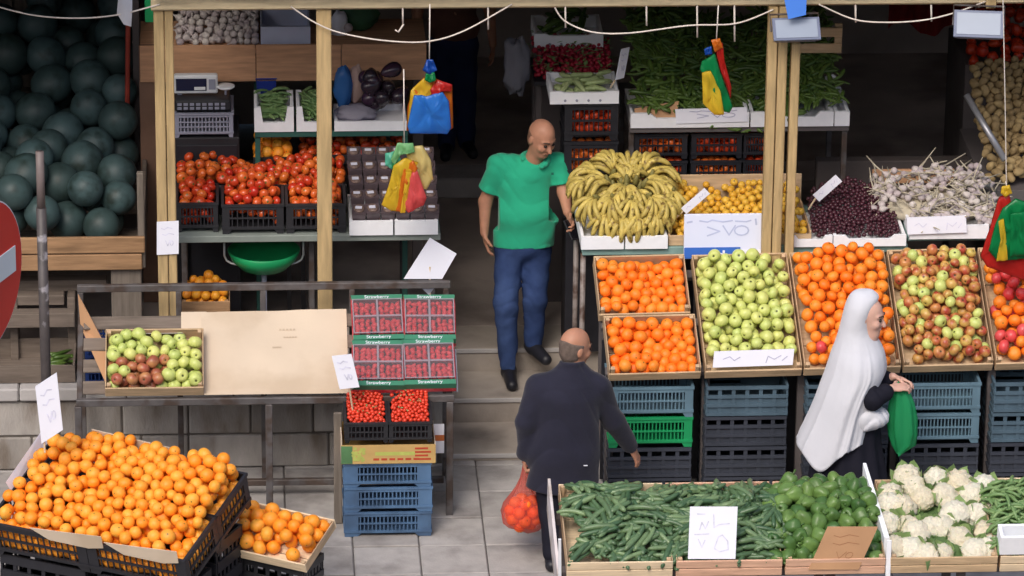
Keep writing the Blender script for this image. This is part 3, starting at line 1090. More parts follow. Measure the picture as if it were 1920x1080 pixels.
# no entry sign on its own post, turned to the side street
YSG = -7.2
sc_ = W(-25, 522, y=YSG)
sgn = thing('no_entry_sign', 'round red no entry sign with a white bar, turned to the side', 'road sign', Matrix.Translation(sc_) @ Matrix.Rotation(RAD(66), 4, 'Z'))
RD = 0.365
rot90 = Matrix.Rotation(math.pi / 2, 4, 'X')
MB().lathe([(RD, -0.003), (RD, 0.003)], 48, rot90).build('disc', mat('red_sign_face', S(226, 44, 36), 0.35, 0.05, 3), sgn)
MB().lathe([(RD + 0.008, -0.006), (RD + 0.008, 0.0025)], 48, Matrix.Translation((0, 0.003, 0)) @ rot90).build('rim', m_white, sgn)
MB().cbox((-RD * 0.8, -0.009, -0.065), (RD * 0.8, -0.004, 0.065), 0.002).build('bar', m_white, sgn)
MB().tube([(0, 0.045, -sc_.z - 0.05), (0, 0.045, RD)], 0.03, 12).build('post', mat('galvanised_post', S(140, 142, 144), 0.4, 0.1, 9, metal=0.6), sgn, True)
MB().cbox((-0.05, 0.008, -0.02), (0.05, 0.075, 0.02), 0.004).build('bracket', m_steel, sgn)
tp = thing('shade_tarp', 'unseen dark tarp added over the watermelon bin to shade it', 'shade_tarp', Matrix.Identity(4))  # tarp added just out of view to darken the rear melons
vs, fs = [], []
for i in range(13):
    x = -5.3 + (W(250, 60, y=2.0).x + 5.3) * i / 12
    for j in range(9):
        y = -0.7 + 3.4 * j / 8
        vs.append((x, y, (870 - 97 * y) / 270 + 0.16 + 0.03 * math.sin(i * 1.7) * math.sin(j * 1.1)))
for i in range(12):
    for j in range(8):
        fs.append((i * 9 + j, i * 9 + j + 1, i * 9 + j + 10, i * 9 + j + 9))
MB().add(vs, fs).build('sheet', mat('shade_tarp_cloth', S(70, 72, 74), 0.8, 0.15, 3), tp, True)

# the block across the street, behind the viewpoint
ob = thing('opposite_building', 'plain pale apartment block across the street', 'building', Matrix.Identity(4))
MB().box((-45, -46, -0.05), (45, -35, 15)).build('wall', mat('pale_render', S(170, 160, 148), 0.9, 0.1, 0.6), ob)
for i in range(14):
    for j in range(4):
        MB().box((-40 + i * 6, -35.05, 1.5 + j * 3.4), (-38.2 + i * 6, -34.98, 3.1 + j * 3.4)).build('window', mat('window_glass', S(60, 66, 76), 0.15, 0.05), ob)
# ------------------------------------------------------------------ produce shelves behind the timber posts (left bay)
YT = 0.34                                    # front of the tomato shelf
zsh = W(580, 441, y=YT).z
xa, xb = W(333, 441, y=YT).x, W(826, 441, y=YT).x
sh = thing('tomato_shelf', 'long grey green metal shelf carrying the tomato crates', 'shelf', Matrix.Identity(4))
MB().cbox((xa, YT, zsh - 0.045), (xb, YT + 0.72, zsh), 0.004).build('shelf_board', m_greyshelf, sh)
for x in (xa + 0.02, (xa + xb) / 2, xb - 0.06):
    for y in (YT + 0.2, YT + 0.62):
        MB().cbox((x, y, TZ), (x + 0.035, y + 0.035, zsh - 0.047), 0.003).build('leg', m_steel, sh)
xm = (W(655, 441, y=YT).x)
# tomato crates, heaped
tc = [(331, 409, 0.30, 0.20, 'half hidden behind the doubled post'), (417, 532, 0.40, 0.34, 'with the tallest red heap'), (537, 648, 0.38, 0.24, 'beside the dark punnets')]
for i, (a, b, d_, hp, wh) in enumerate(tc):
    x0, x1 = W(a, 430, y=YT + 0.04).x, W(b, 430, y=YT + 0.04).x
    w_ = x1 - x0
    T = T_plastic_crate(w_, 0.36, 0.20, m_blackpl, 9, 0.12, 2)
    M = Matrix.Translation((x0, YT + 0.03 + (0.04 if i == 0 else 0), zsh + 0.002))
    place(T, 'tomato_crate', 'black slotted crate of tomatoes ' + wh, 'crate', M, 'tomato crates on the grey shelf')
    M2 = M @ Matrix.Translation((0.014, 0.014, 0.025))
    hh = hp
    heap(M2, w_ - 0.028, 0.33, lambda u, v, h=hh, ww=w_: 0.14 + h * 0.62 * math.sin(math.pi * min(1, max(0, (u + 0.03) / (ww + 0.03)))) * (0.25 + 0.75 * min(1, v / 0.2)),
         0.035, [(1, 'tomato', 'tomato', 'tomato')], 'ripe tomato heaped in the black crate ' + wh, 'tomatoes ' + wh, seed=20 + i, cut=1.6, layers=3.2,
         under=('tomato_heap', 'tomatoes lower down in the black crate ' + wh, 'tomatoes'))
# a second row of tomatoes behind, filling up to the next shelf
x0, x1 = W(331, 380, y=0.8).x, W(650, 380, y=0.8).x
heap(Matrix.Translation((x0, YT + 0.40, zsh + 0.004)), x1 - x0, 0.34, lambda u, v: 0.26 + 0.10 * v + 0.03 * math.sin(9 * u), 0.036, [(1, 'tomato', 'tomato', 'tomato')],
     'ripe tomato in the long bank of tomatoes behind the crates', 'tomatoes in the bank behind the crates', seed=31, cut=1.5, layers=2.2,
     under=('tomato_bank', 'tomatoes under the long bank behind the crates', 'tomatoes'))
bk = thing('tomato_bank_board', 'dark board holding back the bank of tomatoes', 'board', Matrix.Identity(4))
MB().cbox((x0, YT + 0.385, zsh + 0.002), (x1, YT + 0.398, zsh + 0.2), 0.003).build('board', m_blackpl, bk)

# two white foam boxes of dark punnets
m_darkpack = mat('dark_punnet', S(84, 72, 76), 0.3, 0.15, 20, spec=0.6)
m_darkfruit = mat('dark_dried_fruit', S(112, 92, 84), 0.5, 0.3, 60, 0.3, 120)
m_lab = mat('pale_sticker', S(206, 206, 220), 0.5, 0.05, 9)
for i, (a, b) in enumerate(((655, 738), (740, 822))):
    x0, x1 = W(a, 425, y=YT).x, W(b, 425, y=YT).x
    place(T_foam(x1 - x0 - 0.004, 0.5, 0.095, 0.0), 'foam_box', 'white foam box under the rows of dark punnets, ' + ('next to the tomatoes' if i == 0 else 'at the shelf end'), 'box',
          Matrix.Translation((x0, YT - 0.02, zsh + 0.002)), 'foam boxes under the dark punnets')
pt = [('tray', MB().prism([(0.006, 0), (0.084, 0), (0.09, 0.06), (0, 0.06)], 0, 0.11).mesh('tray', m_darkpack)),
      ('fruit', sphere_mb(0.5, 10, 6, lambda q: Vector((q.x * 0.075, q.y * 0.095, q.z * 0.03))).mesh('fruit', m_darkfruit, True)),
      ('sticker', MB().box((0.02, 0.03, 0.0775), (0.062, 0.06, 0.0785)).mesh('sticker', m_lab))]
for v_ in pt[1][1].vertices:
    v_.co += Vector((0.045, 0.055, 0.062))
for r_ in range(5):
    for c_ in range(6):
        px_ = 672 + c_ * 27.5
        x_ = W(px_, 400, y=YT).x - 0.045 - 0.02 * (r_ / 4)
        k = random.Random(r_ * 7 + c_)
        M = Matrix.Translation((x_ + 0.003, YT + 0.02 + 0.09 * r_, zsh + 0.085 + 0.065 * r_)) @ Matrix.Rotation(RAD(12) + k.gauss(0, 0.04), 4, 'X') @ Matrix.Rotation(k.gauss(0, 0.05), 4, 'Z')
        place(pt, 'dark_punnet', 'small dark punnet of brown fruit above the white foam boxes', 'punnet', M, 'dark punnets on the foam boxes')

# second shelf: boxes of small green peppers, covered box, aubergine bundle
YG = 1.02
zg = W(620, 246, y=YG).z
xg0, xg1 = W(478, 246, y=YG).x, W(765, 246, y=YG).x
s2 = thing('green_rack', 'dark green metal rack above the tomatoes', 'rack', Matrix.Identity(4))
MB().cbox((xg0, YG, zg - 0.04), (xg1, YG + 0.5, zg), 0.004).build('shelf_board', m_greenmetal, s2)
for x in (xg0, xg1 - 0.035):
    MB().cbox((x, YG + 0.02, TZ), (x + 0.035, YG + 0.055, zg - 0.041), 0.003).build('upright', m_greenmetal, s2)
MB().cbox((xg0, YG + 0.5, zg + 0.001), (xg0 + 0.03, YG + 0.53, zg + 0.36), 0.003).build('upright', m_greenmetal, s2)
MB().cbox((xg0 + 0.031, YG + 0.5, zg + 0.31), (W(600, 150, y=YG + .5).x, YG + 0.525, zg + 0.36), 0.003).build('cross_bar', m_greenmetal, s2)
for i, (a, b, nm) in enumerate(((477, 551, 'beside the scale'), (556, 622, 'behind the single post'))):
    x0, x1 = W(a, 240, y=YG).x, W(b, 240, y=YG).x
    place(T_foam(x1 - x0, 0.34, 0.17, 0.62), 'foam_box', 'white foam box heaped with small green chillies ' + nm, 'box', Matrix.Translation((x0, YG - 0.01, zg + 0.002)))
    M = Matrix.Translation((x0 + 0.022, YG + 0.015, zg + 0.025))
    scatter_long(M, x1 - x0 - 0.044, 0.3, lambda u, v: 0.08 + 0.35 * v, bean_meshes, 60, 'small_green_chilli', 'small green chilli in the foam box ' + nm, 'chilli', 'small chillies ' + nm, 40 + i, r=0.012, L=0.09)
x0, x1 = W(627, 240, y=YG).x, W(763, 240, y=YG).x
place(T_foam(x1 - x0, 0.36, 0.065, 0.0), 'foam_box', 'low white foam tray under the aubergine bundle', 'box', Matrix.Translation((x0, YG - 0.01, zg + 0.002)))
# blue bag, pink bag, dark bundle, crumpled film on that tray
def crumple(r, sq, seed, amp=0.25, n=18, freq=2.2):
    return sphere_mb(1.0, n, n // 2 + 2, lambda q: Vector((q.x * sq[0], q.y * sq[1], q.z * sq[2])) * r * (1 + amp * mnoise.noise(q * freq + Vector((seed, 0, 0))) + amp * 0.5 * abs(mnoise.noise(q * freq * 2.3 + Vector((0, seed, 0))))))


def blob(name, label, cat, px_, py_, y, r, sq, m, seed, amp=0.25, n=18, freq=2.2):
    c = W(px_, py_, y=y)
    return tag(crumple(r, sq, seed, amp, n, freq).build(name, m, None, True, Matrix.Translation(c)), label, cat)


blob('blue_bag', 'crumpled blue plastic bag beside the dark aubergine bundle', 'bag', 643, 163, YG + 0.2, 0.12, (0.5, 0.4, 1.15), film('blue_film', S(70, 130, 200), 0.1), 3)
blob('beige_bag', 'crumpled beige bag between the blue bag and the aubergines', 'bag', 668, 158, YG + 0.25, 0.12, (0.5, 0.4, 1.05), mat('beige_bag', S(188, 160, 150), 0.6, 0.1, 12), 8)
blob('clear_bag', 'crumpled pale see-through bag lying on the foam tray', 'bag', 668, 212, YG + 0.1, 0.13, (0.95, 0.7, 0.4), film('pale_film', S(196, 192, 206), 0.3), 5, 0.35, 22, 3.2)
m_aub = mat('aubergine_skin', S(58, 34, 56), 0.25, 0.2, 10, spec=0.6, rnd=S(44, 36, 44))
m_dkleaf = mat('dark_leaf', S(40, 48, 40), 0.5, 0.2, 14, 0.2, 60)
ra = random.Random(12)
for i in range(16):
    c = W(690 + ra.uniform(0, 62), 128 + ra.uniform(0, 74), y=YG + 0.12 + ra.uniform(0, 0.12))
    aub = sphere_mb(0.05, 12, 8, lambda q: Vector((q.x * (1 - 0.25 * q.z), q.y * (1 - 0.25 * q.z), q.z * 1.5))).mesh('aubergine', m_aub, True) if i == 0 else aub
    one(aub, 'aubergine', 'dark purple aubergine bundled up on the foam tray', 'aubergine', Matrix.Translation(c) @ rotm(ra), 'aubergines bundled on the foam tray')
# weighing scale on a grey crate on a dark cabinet
YS = 1.05
cab = thing('dark_cabinet', 'dark cabinet carrying the weighing scale', 'cabinet', Matrix.Identity(4))
zc = W(380, 258, y=YS).z
MB().cbox((W(325, 200, y=YS).x, YS, TZ), (W(448, 200, y=YS).x, YS + 0.45, zc - 0.002), 0.006).build('carcass', m_blackpl, cab)
MB().cbox((W(330, 200, y=YS).x, YS - 0.012, TZ + 0.1), (W(444, 200, y=YS).x, YS - 0.001, zc - 0.05), 0.004).build('door', m_blackdk, cab)
g0, g1 = W(328, 240, y=YS).x, W(437, 240, y=YS).x
hg = W(380, 212, y=YS).z - zc
place(T_plastic_crate(g1 - g0, 0.34, hg, m_greypl, 14, 0.07, 3), 'grey_crate', 'pale grey slotted plastic crate under the weighing scale', 'crate', Matrix.Translation((g0, YS, zc)))
scl = thing('weighing_scale', 'white counter weighing scale with a dark display window', 'scale', Matrix.Translation((W(327, 212, y=YS + 0.05).x, YS + 0.03, zc + hg + 0.002)))
wS = W(432, 212, y=YS).x - W(327, 212, y=YS).x
MB().cbox((0, 0, 0), (wS, 0.26, 0.07), 0.01).build('body', m_blackpl, scl)
for r_ in range(2):
    for c_ in range(8):
        MB().cbox((0.02 + c_ * (wS - 0.04) / 8, -0.006, 0.012 + r_ * 0.027), (0.02 + (c_ + 0.7) * (wS - 0.04) / 8, -0.0005, 0.03 + r_ * 0.027), 0.002).build('key', m_greypl, scl)
hz = 0.085
MB().cbox((0.0, 0.1, hz), (wS * 0.78, 0.16, hz + 0.125), 0.008).build('display_housing', m_white, scl)
MB().cbox((0.012, 0.094, hz + 0.022), (wS * 0.58, 0.0985, hz + 0.105), 0.003).build('display_window', mat('display_glass', S(40, 44, 70), 0.15, 0.05, 5), scl)
MB().cbox((wS * 0.62, 0.094, hz + 0.03), (wS * 0.74, 0.0985, hz + 0.1), 0.003).build('rate_plate', m_greypl, scl)
MB().cbox((wS * 0.36, 0.090, hz + 0.028), (wS * 0.56, 0.0935, hz + 0.05), 0.002).build('price_strip', m_white, scl)
MB().cbox((0.02, 0.115, 0.071), (0.05, 0.145, hz - 0.001), 0.003).build('neck', m_greypl, scl)
MB().lathe([(0.045, 0.0), (0.06, 0.01), (0.06, 0.018), (0.05, 0.02)], 20, Matrix.Translation((wS * 0.92, 0.12, hz + 0.03))).build('pan', m_white, scl, True)
MB().cbox((wS * 0.9, 0.11, 0.071), (wS * 0.94, 0.13, hz + 0.029), 0.003).build('pan_stem', m_greypl, scl)
# oranges and tomatoes on the floor of the rack, in the shade
for (a, b, py_, yy, key, nm, lb) in ((475, 548, 300, 1.1, 'citrus', 'citrus_fruit', 'small orange fruit in the shaded tray under the green rack'), (560, 762, 296, 1.15, 'tomato', 'tomato', 'tomato in the shaded tray under the green rack')):
    x0, x1 = W(a, py_, y=yy).x, W(b, py_, y=yy).x
    zz = W(a, py_, y=yy).z
    t_ = thing('shaded_tray', 'dark tray of ' + ('orange fruit' if key == 'citrus' else 'tomatoes') + ' in the shade under the green rack', 'tray', Matrix.Translation((x0, yy, zz - 0.03)))
    MB().box((0, 0, -0.01), (x1 - x0, 0.3, 0)).build('base', m_blackpl, t_)
    MB().box((0, -0.012, -0.01), (x1 - x0, 0, 0.05)).build('front_wall', m_blackpl, t_)
    for xx in (0.01, x1 - x0 - 0.04):
        MB().box((xx, 0.05, TZ - zz + 0.03), (xx + 0.03, 0.08, -0.011)).build('leg', m_blackpl, t_)
    heap(Matrix.Translation((x0, yy + 0.002, zz - 0.03)), x1 - x0, 0.28, lambda u, v: 0.085 + 0.25 * v, 0.036, [(1, key, nm, nm.split('_')[0])], lb, lb.replace('fruit in', 'fruits in').replace('tomato in', 'tomatoes in'), seed=51 + (key == 'tomato'),
         cut=1.8, layers=2.0, under=('shaded_heap', 'more fruit in the shaded tray under the green rack', 'fruit'))

# top shelf with garlic and the brown panel in front of it
YB = 1.42
zp1, zp0 = W(560, 84, y=YB).z, W(560, 152, y=YB).z
ts = thing('garlic_shelf', 'high shelf faced with brown boards, heaped with garlic', 'shelf', Matrix.Identity(4))
cuts = [262, 480, 640, 800]
for i in range(3):
    MB().cbox((W(cuts[i], 120, y=YB).x + 0.002, YB, zp0), (W(cuts[i + 1], 120, y=YB).x - 0.002, YB + 0.02, zp1), 0.003).build('facing_board', m_panel, ts)
MB().cbox((W(262, 200, y=YB).x, YB + 0.021, TZ), (W(300, 200, y=YB).x, YB + 0.04, zp1), 0.003).build('side_board', mat('brown_side_panel', S(120, 92, 76), 0.8, 0.15, 5), ts)
MB().cbox((W(262, 120, y=YB).x, YB + 0.041, zp1 - 0.05), (W(800, 120, y=YB).x, YB + 0.6, zp1 - 0.025), 0.003).build('shelf_board', m_panel, ts)
MB().cbox((W(780, 120, y=YB).x, YB + 0.5, TZ), (W(800, 120, y=YB).x, YB + 0.58, zp1 - 0.052), 0.003).build('leg', m_dark, ts)
gar = MB()
for k in range(1):
    gar.lathe([(0.004, -0.022), (0.018, -0.018), (0.026, -0.004), (0.022, 0.012), (0.010, 0.024), (0.005, 0.034), (0.004, 0.07)], 10)
ME['garlic'] = gar.mesh('garlic', m_garlic, True)
xg_ = W(328, 80, y=YB).x
heap(Matrix.Translation((xg_, YB + 0.045, zp1 - 0.024)), W(486, 80, y=YB).x - xg_, 0.5, lambda u, v: 0.05 + 0.32 * v, 0.025, [(1, 'garlic', 'garlic', 'garlic')],
     'white garlic bulb heaped on the high brown shelf', 'garlic bulbs on the high shelf', seed=61, cut=1.7, layers=1.8, under=('garlic_heap', 'more garlic under the heap on the high shelf', 'garlic'))
x0, x1 = W(489, 78, y=YB + 0.05).x, W(582, 78, y=YB + 0.05).x
place(T_foam(x1 - x0, 0.4, 0.13, 0.0, 0.012, mat('clear_bin_plastic', S(186, 192, 214), 0.25, 0.08, 6)), 'storage_box', 'pale see-through plastic storage box beside the garlic', 'box', Matrix.Translation((x0, YB + 0.05, zp1 - 0.023)))
blob('white_bag', 'white plastic bag standing on the high shelf beside the single post', 'bag', 636, 50, YB + 0.3, 0.11, (0.5, 0.5, 1.0), m_paper, 21)
blob('green_cabbage', 'dark green cabbage on the high shelf', 'cabbage', 672, 30, YB + 0.4, 0.12, (1.1, 0.8, 0.8), mat('cabbage_leaf', S(52, 92, 62), 0.5, 0.2, 10, 0.2, 40), 22)
blob('onion', 'pale onion on the high shelf by the single post', 'onion', 653, 52, YB + 0.15, 0.03, (1, 1, 1), m_garlic, 2, 0.05)

# green stool and small fruit crate under the tomato shelf
stl = thing('green_stool', 'green plastic stool seat with curved white metal arms under the tomato shelf', 'stool', Matrix.Translation(W(495, 500, y=0.62)))
MB().lathe([(0.03, -0.02), (0.15, 0.0), (0.21, 0.06), (0.235, 0.12), (0.225, 0.125), (0.19, 0.06), (0.13, 0.02), (0.02, 0.01)], 28).build('seat', m_greenpl, stl, True)
for s_ in (-1, 1):
    MB().tube([(s_ * 0.255, 0, 0.19), (s_ * 0.255, 0, 0.08), (s_ * 0.24, 0, 0.045), (s_ * 0.21, -0.01, 0.03), (s_ * 0.14, -0.04, 0.025)], 0.007, 8).build('arm', m_white, stl, True)
MB().tube([(0, 0, -0.02), (0, 0, TZ - W(495, 500, y=0.62).z + 0.02)], 0.018, 10).build('column', m_greypl, stl, True)
MB().lathe([(0.16, TZ - W(495, 500, y=0.62).z), (0.16, TZ - W(495, 500, y=0.62).z + 0.015), (0.02, TZ - W(495, 500, y=0.62).z + 0.03)], 20).build('foot', m_greypl, stl, True)
YF = 0.36
x0, x1 = W(338, 580, y=YF).x, W(432, 580, y=YF).x
zz = W(380, 592, y=YF).z
place(T_wood_crate(x1 - x0, 0.3, 0.1, 0.1, m_oldwood, m_oldwood), 'small_fruit_crate', 'small wooden crate of yellow orange fruit on a block under the tomato shelf', 'crate', Matrix.Translation((x0, YF, zz)))
blk = thing('grey_plinth', 'grey block under the small crate of yellow orange fruit', 'block', Matrix.Identity(4))
MB().cbox((x0 + 0.03, YF + 0.02, TZ), (x1 - 0.03, YF + 0.26, zz - 0.007), 0.005).build('block', m_block, blk)
ME['loquat2'] = sphere_mb(0.031, 12, 8, f_orange).mesh('yellow_fruit', mat('amber_fruit_skin', S(232, 160, 44), 0.4, 0.1, 20, rnd=S(226, 140, 40)), True)
heap(Matrix.Translation((x0 + 0.012, YF + 0.012, zz + 0.005)), x1 - x0 - 0.024, 0.276, lambda u, v: 0.13 + 0.3 * v * math.sin(math.pi * min(1, max(0, u / (x1 - x0)))), 0.031, [(1, 'loquat2', 'yellow_fruit', 'fruit')],
     'yellow orange fruit in the small crate under the tomato shelf', 'fruits in the small crate under the shelf', seed=71, cut=1.7, layers=2.2, under=('small_fruit_heap', 'more fruit inside the small crate under the shelf', 'fruit'))

# ------------------------------------------------------------------ sloping steel table in front of the wall
YA, YR = -0.78, -0.16
zA = W(500, 744, y=YA).z
SL = RAD(30)
xt0, xt1 = W(149, 744, y=YA).x, W(846, 744, y=YA).x
tb = thing('sloping_table', 'dark steel frame table with a sloping top and a raised back rail', 'table', Matrix.Identity(4))
MB().cbox((xt0 - 0.02, YA - 0.02, zA - 0.045), (xt1 + 0.02, YA + 0.02, zA), 0.004).build('front_rail', m_steel, tb)
zr = W(490, 536, y=YR).z
MB().cbox((xt0 - 0.02, YR - 0.02, zr - 0.025), (xt1 + 0.02, YR + 0.02, zr + 0.02), 0.004).build('back_rail', m_steel, tb)
zbk = zA + math.tan(SL) * (YR - YA)
for px_ in (149, 505, 843):
    x = W(px_, 860, y=YA).x
    MB().cbox((x - 0.022, YA - 0.022, 0), (x + 0.022, YA + 0.021, zA - 0.046), 0.004).build('leg', m_steel, tb)
for px_ in (149, 335, 493, 660, 836):
    x = W(px_, 560, y=YR).x
    if px_ == 149:
        x = xt0
    MB().cbox((x - 0.018, YR - 0.018, 0), (x + 0.018, YR + 0.018, zr - 0.026), 0.004).build('upright', m_steel, tb)
for x in (xt0, xt1 - 0.01):
    Ms = Matrix.Translation((x, YA + 0.021, zA - 0.04)) @ Matrix.Rotation(SL, 4, 'X')
    MB().cbox((-0.018, 0, 0), (0.018, (YR - YA - 0.045) / math.cos(SL), 0.036), 0.004, Ms).build('side_rail', m_steel, tb)
MB().cbox((xt0 + 0.03, -0.5, 0.09), (xt1 - 0.03, -0.46, 0.13), 0.004).build('stretcher', m_steel, tb)
for x in (xt0, xt1 - 0.004):
    MB().cbox((x - 0.015, YA + 0.022, 0.092), (x + 0.015, YR - 0.019, 0.128), 0.004).build('side_stretcher', m_steel, tb)
for k in range(4):
    v0 = 0.03 + 0.17 * k
    MB().cbox((xt0 + 0.02, v0, 0), (xt1 - 0.03, v0 + 0.1, 0.014), 0.003, Matrix.Translation((0, YA, zA + 0.002)) @ Matrix.Rotation(SL, 4, 'X')).build('top_slat', m_greywood_x, tb)


def on_table(px_, v=0.0, off=0.018):
    """frame lying on the sloping top, front edge at distance v up the slope"""
    x = W(px_, 740, y=YA).x
    return Matrix.Translation((x, YA, zA + 0.002)) @ Matrix.Rotation(SL, 4, 'X') @ Matrix.Translation((0, v, off))


cs = thing('cardboard_sheet', 'bare beige cardboard sheet lying on the sloping table', 'cardboard', on_table(378, 0.0))
wc = W(646, 740, y=YA).x - W(378, 740, y=YA).x
vs, fs = [], []
for i in range(25):
    for j in range(13):
        u_, v_ = i / 24, j / 12
        zz_ = 0.006 + 0.004 * mnoise.noise(Vector((u_ * 3, v_ * 2, 5))) - 0.0025 * math.exp(-((u_ - 0.48) / 0.012) ** 2) + 0.006 * max(0, v_ - 0.9) * 10 * mnoise.noise(Vector((u_ * 5, 0, 2)))
        vs.append((wc * 1.03 * u_, (0.655 + 0.012 * u_) * v_, zz_))
for i in range(24):
    for j in range(12):
        fs.append((i * 13 + j, (i + 1) * 13 + j, (i + 1) * 13 + j + 1, i * 13 + j + 1))
MB().add(vs, fs).build('sheet', m_card, cs)
mbw = MB()
for a, b, s_ in ((0.55, 0.5, 1.0), (0.58, 0.44, 0.8), (0.5, 0.36, 0.5)):
    for q in range(5):
        mbw.box((wc * a + q * 0.022 * s_, b, 0.0095), (wc * a + q * 0.022 * s_ + 0.013, b + 0.012, 0.0105))
mbw.build('printed_marks', mat('faint_print', S(200, 181, 158), 0.85, 0.1, 9), cs)
cs2 = thing('cardboard_strip', 'beige cardboard sheet reaching behind the crate of mixed apples', 'cardboard', on_table(340, 0.28, 0.012))
MB().cbox((0, 0, 0), (0.16, 0.385, 0.005), 0.001).build('flap', m_card, cs2)
ac = place(T_wood_crate(0.615, 0.46, 0.085, 0.1), 'mixed_apple_crate', 'pale wooden crate of green and dull red apples on the sloping table', 'crate', on_table(197, 0.0))


def pick_mixed(u, v, rng):
    if v < 0.62 - 0.25 * u and u < 0.62 and rng.random() < 0.82:
        return ('dapple', 'red_apple', 'apple')
    return ('gapple', 'green_apple', 'apple')


ME['gapple2'] = ME['gapple']
heap(on_table(197, 0.0) @ Matrix.Translation((0.014, 0.014, 0.004)), 0.587, 0.432, lambda u, v: 0.105 + 0.03 * math.sin(3 * u + 1), 0.038, pick_mixed,
     {'gapple': 'yellow green apple in the crate of mixed apples on the sloping table', 'dapple': 'dull red apple in the crate of mixed apples on the sloping table'},
     {'gapple': 'green apples in the mixed crate', 'dapple': 'red apples in the mixed crate'}, seed=81, cut=1.75, layers=2.2, under=('mixed_apple_heap', 'apples lower down in the crate of mixed apples', 'apples'))
pc = thing('paper_liner', 'grey paper card sticking up behind the crate of mixed apples', 'card', on_table(235, 0.47) @ Matrix.Rotation(RAD(30), 4, 'X'))
MB().cbox((0, 0, 0), (0.36, 0.004, 0.13), 0.001).build('card', mat('grey_card', S(176, 168, 166), 0.8, 0.06, 8), pc)
lf = thing('leaning_card', 'tan cardboard panel leaning at the side of the apple crate', 'cardboard', Matrix.Identity(4))
A, B, C_, D_ = W(146, 552, y=YR - 0.05), W(198, 650, y=-0.42), W(197, 716, y=-0.72), W(151, 612, y=YR - 0.1)
nn = (B - A).cross(D_ - A).normalized() * 0.005
MB().add([A, B, C_, D_, A + nn, B + nn, C_ + nn, D_ + nn], [(0, 1, 2, 3), (7, 6, 5, 4), (0, 4, 5, 1), (1, 5, 6, 2), (2, 6, 7, 3), (3, 7, 4, 0)]).build('panel', m_card_brown, lf)
bb = thing('dark_blue_crate', 'dark blue plastic crate behind the end of the sloping table', 'crate', Matrix.Identity(4))
T = T_plastic_crate(0.42, 0.25, 0.17, mat('dark_blue_plastic', S(34, 58, 116), 0.45, 0.1, 6), 12, 0.14)
x0 = W(150, 700, y=0.02).x
for i, o in enumerate(T):
    link(o[0], o[1], bb, Matrix.Translation((x0, -0.0, TZ + 0.001)))
bb2 = thing('dark_blue_crate', 'dark blue plastic crate stacked on another behind the table end', 'crate', Matrix.Identity(4))
for i, o in enumerate(T):
    link(o[0], o[1], bb2, Matrix.Translation((x0, -0.0, TZ + 0.172)))

# strawberry trays: two by two, each with six clear punnets
m_traygreen = mat('printed_green_card', S(60, 128, 100), 0.6, 0.06, 9)
m_trayred = mat('printed_red_card', S(176, 44, 56), 0.6, 0.2, 14, col2=S(206, 90, 94), c2scale=20)
m_clear = film('clear_punnet', S(224, 214, 220), 0.84, 0.12, (0.96, 0.95, 0.96))
m_rim = film('clear_rim', S(206, 196, 206), 0.45, 0.12, (0.96, 0.95, 0.96))
m_blackdepth = mat('tray_inside', S(70, 62, 66), 0.7, 0.1, 9)
tw, td, th = 0.325, 0.355, 0.075
fc = bpy.data.curves.new('lettering', 'FONT')
fc.body = 'Strawberry'
fc.size = 0.034
fc.align_x = 'CENTER'
fc.extrude = 0.0004
fo = bpy.data.objects.new('lettering', fc)
C.objects.link(fo)
bpy.context.view_layer.update()
letter_me = bpy.data.meshes.new_from_object(fo)
letter_me.materials.clear()
letter_me.materials.append(m_paper)
bpy.data.objects.remove(fo)
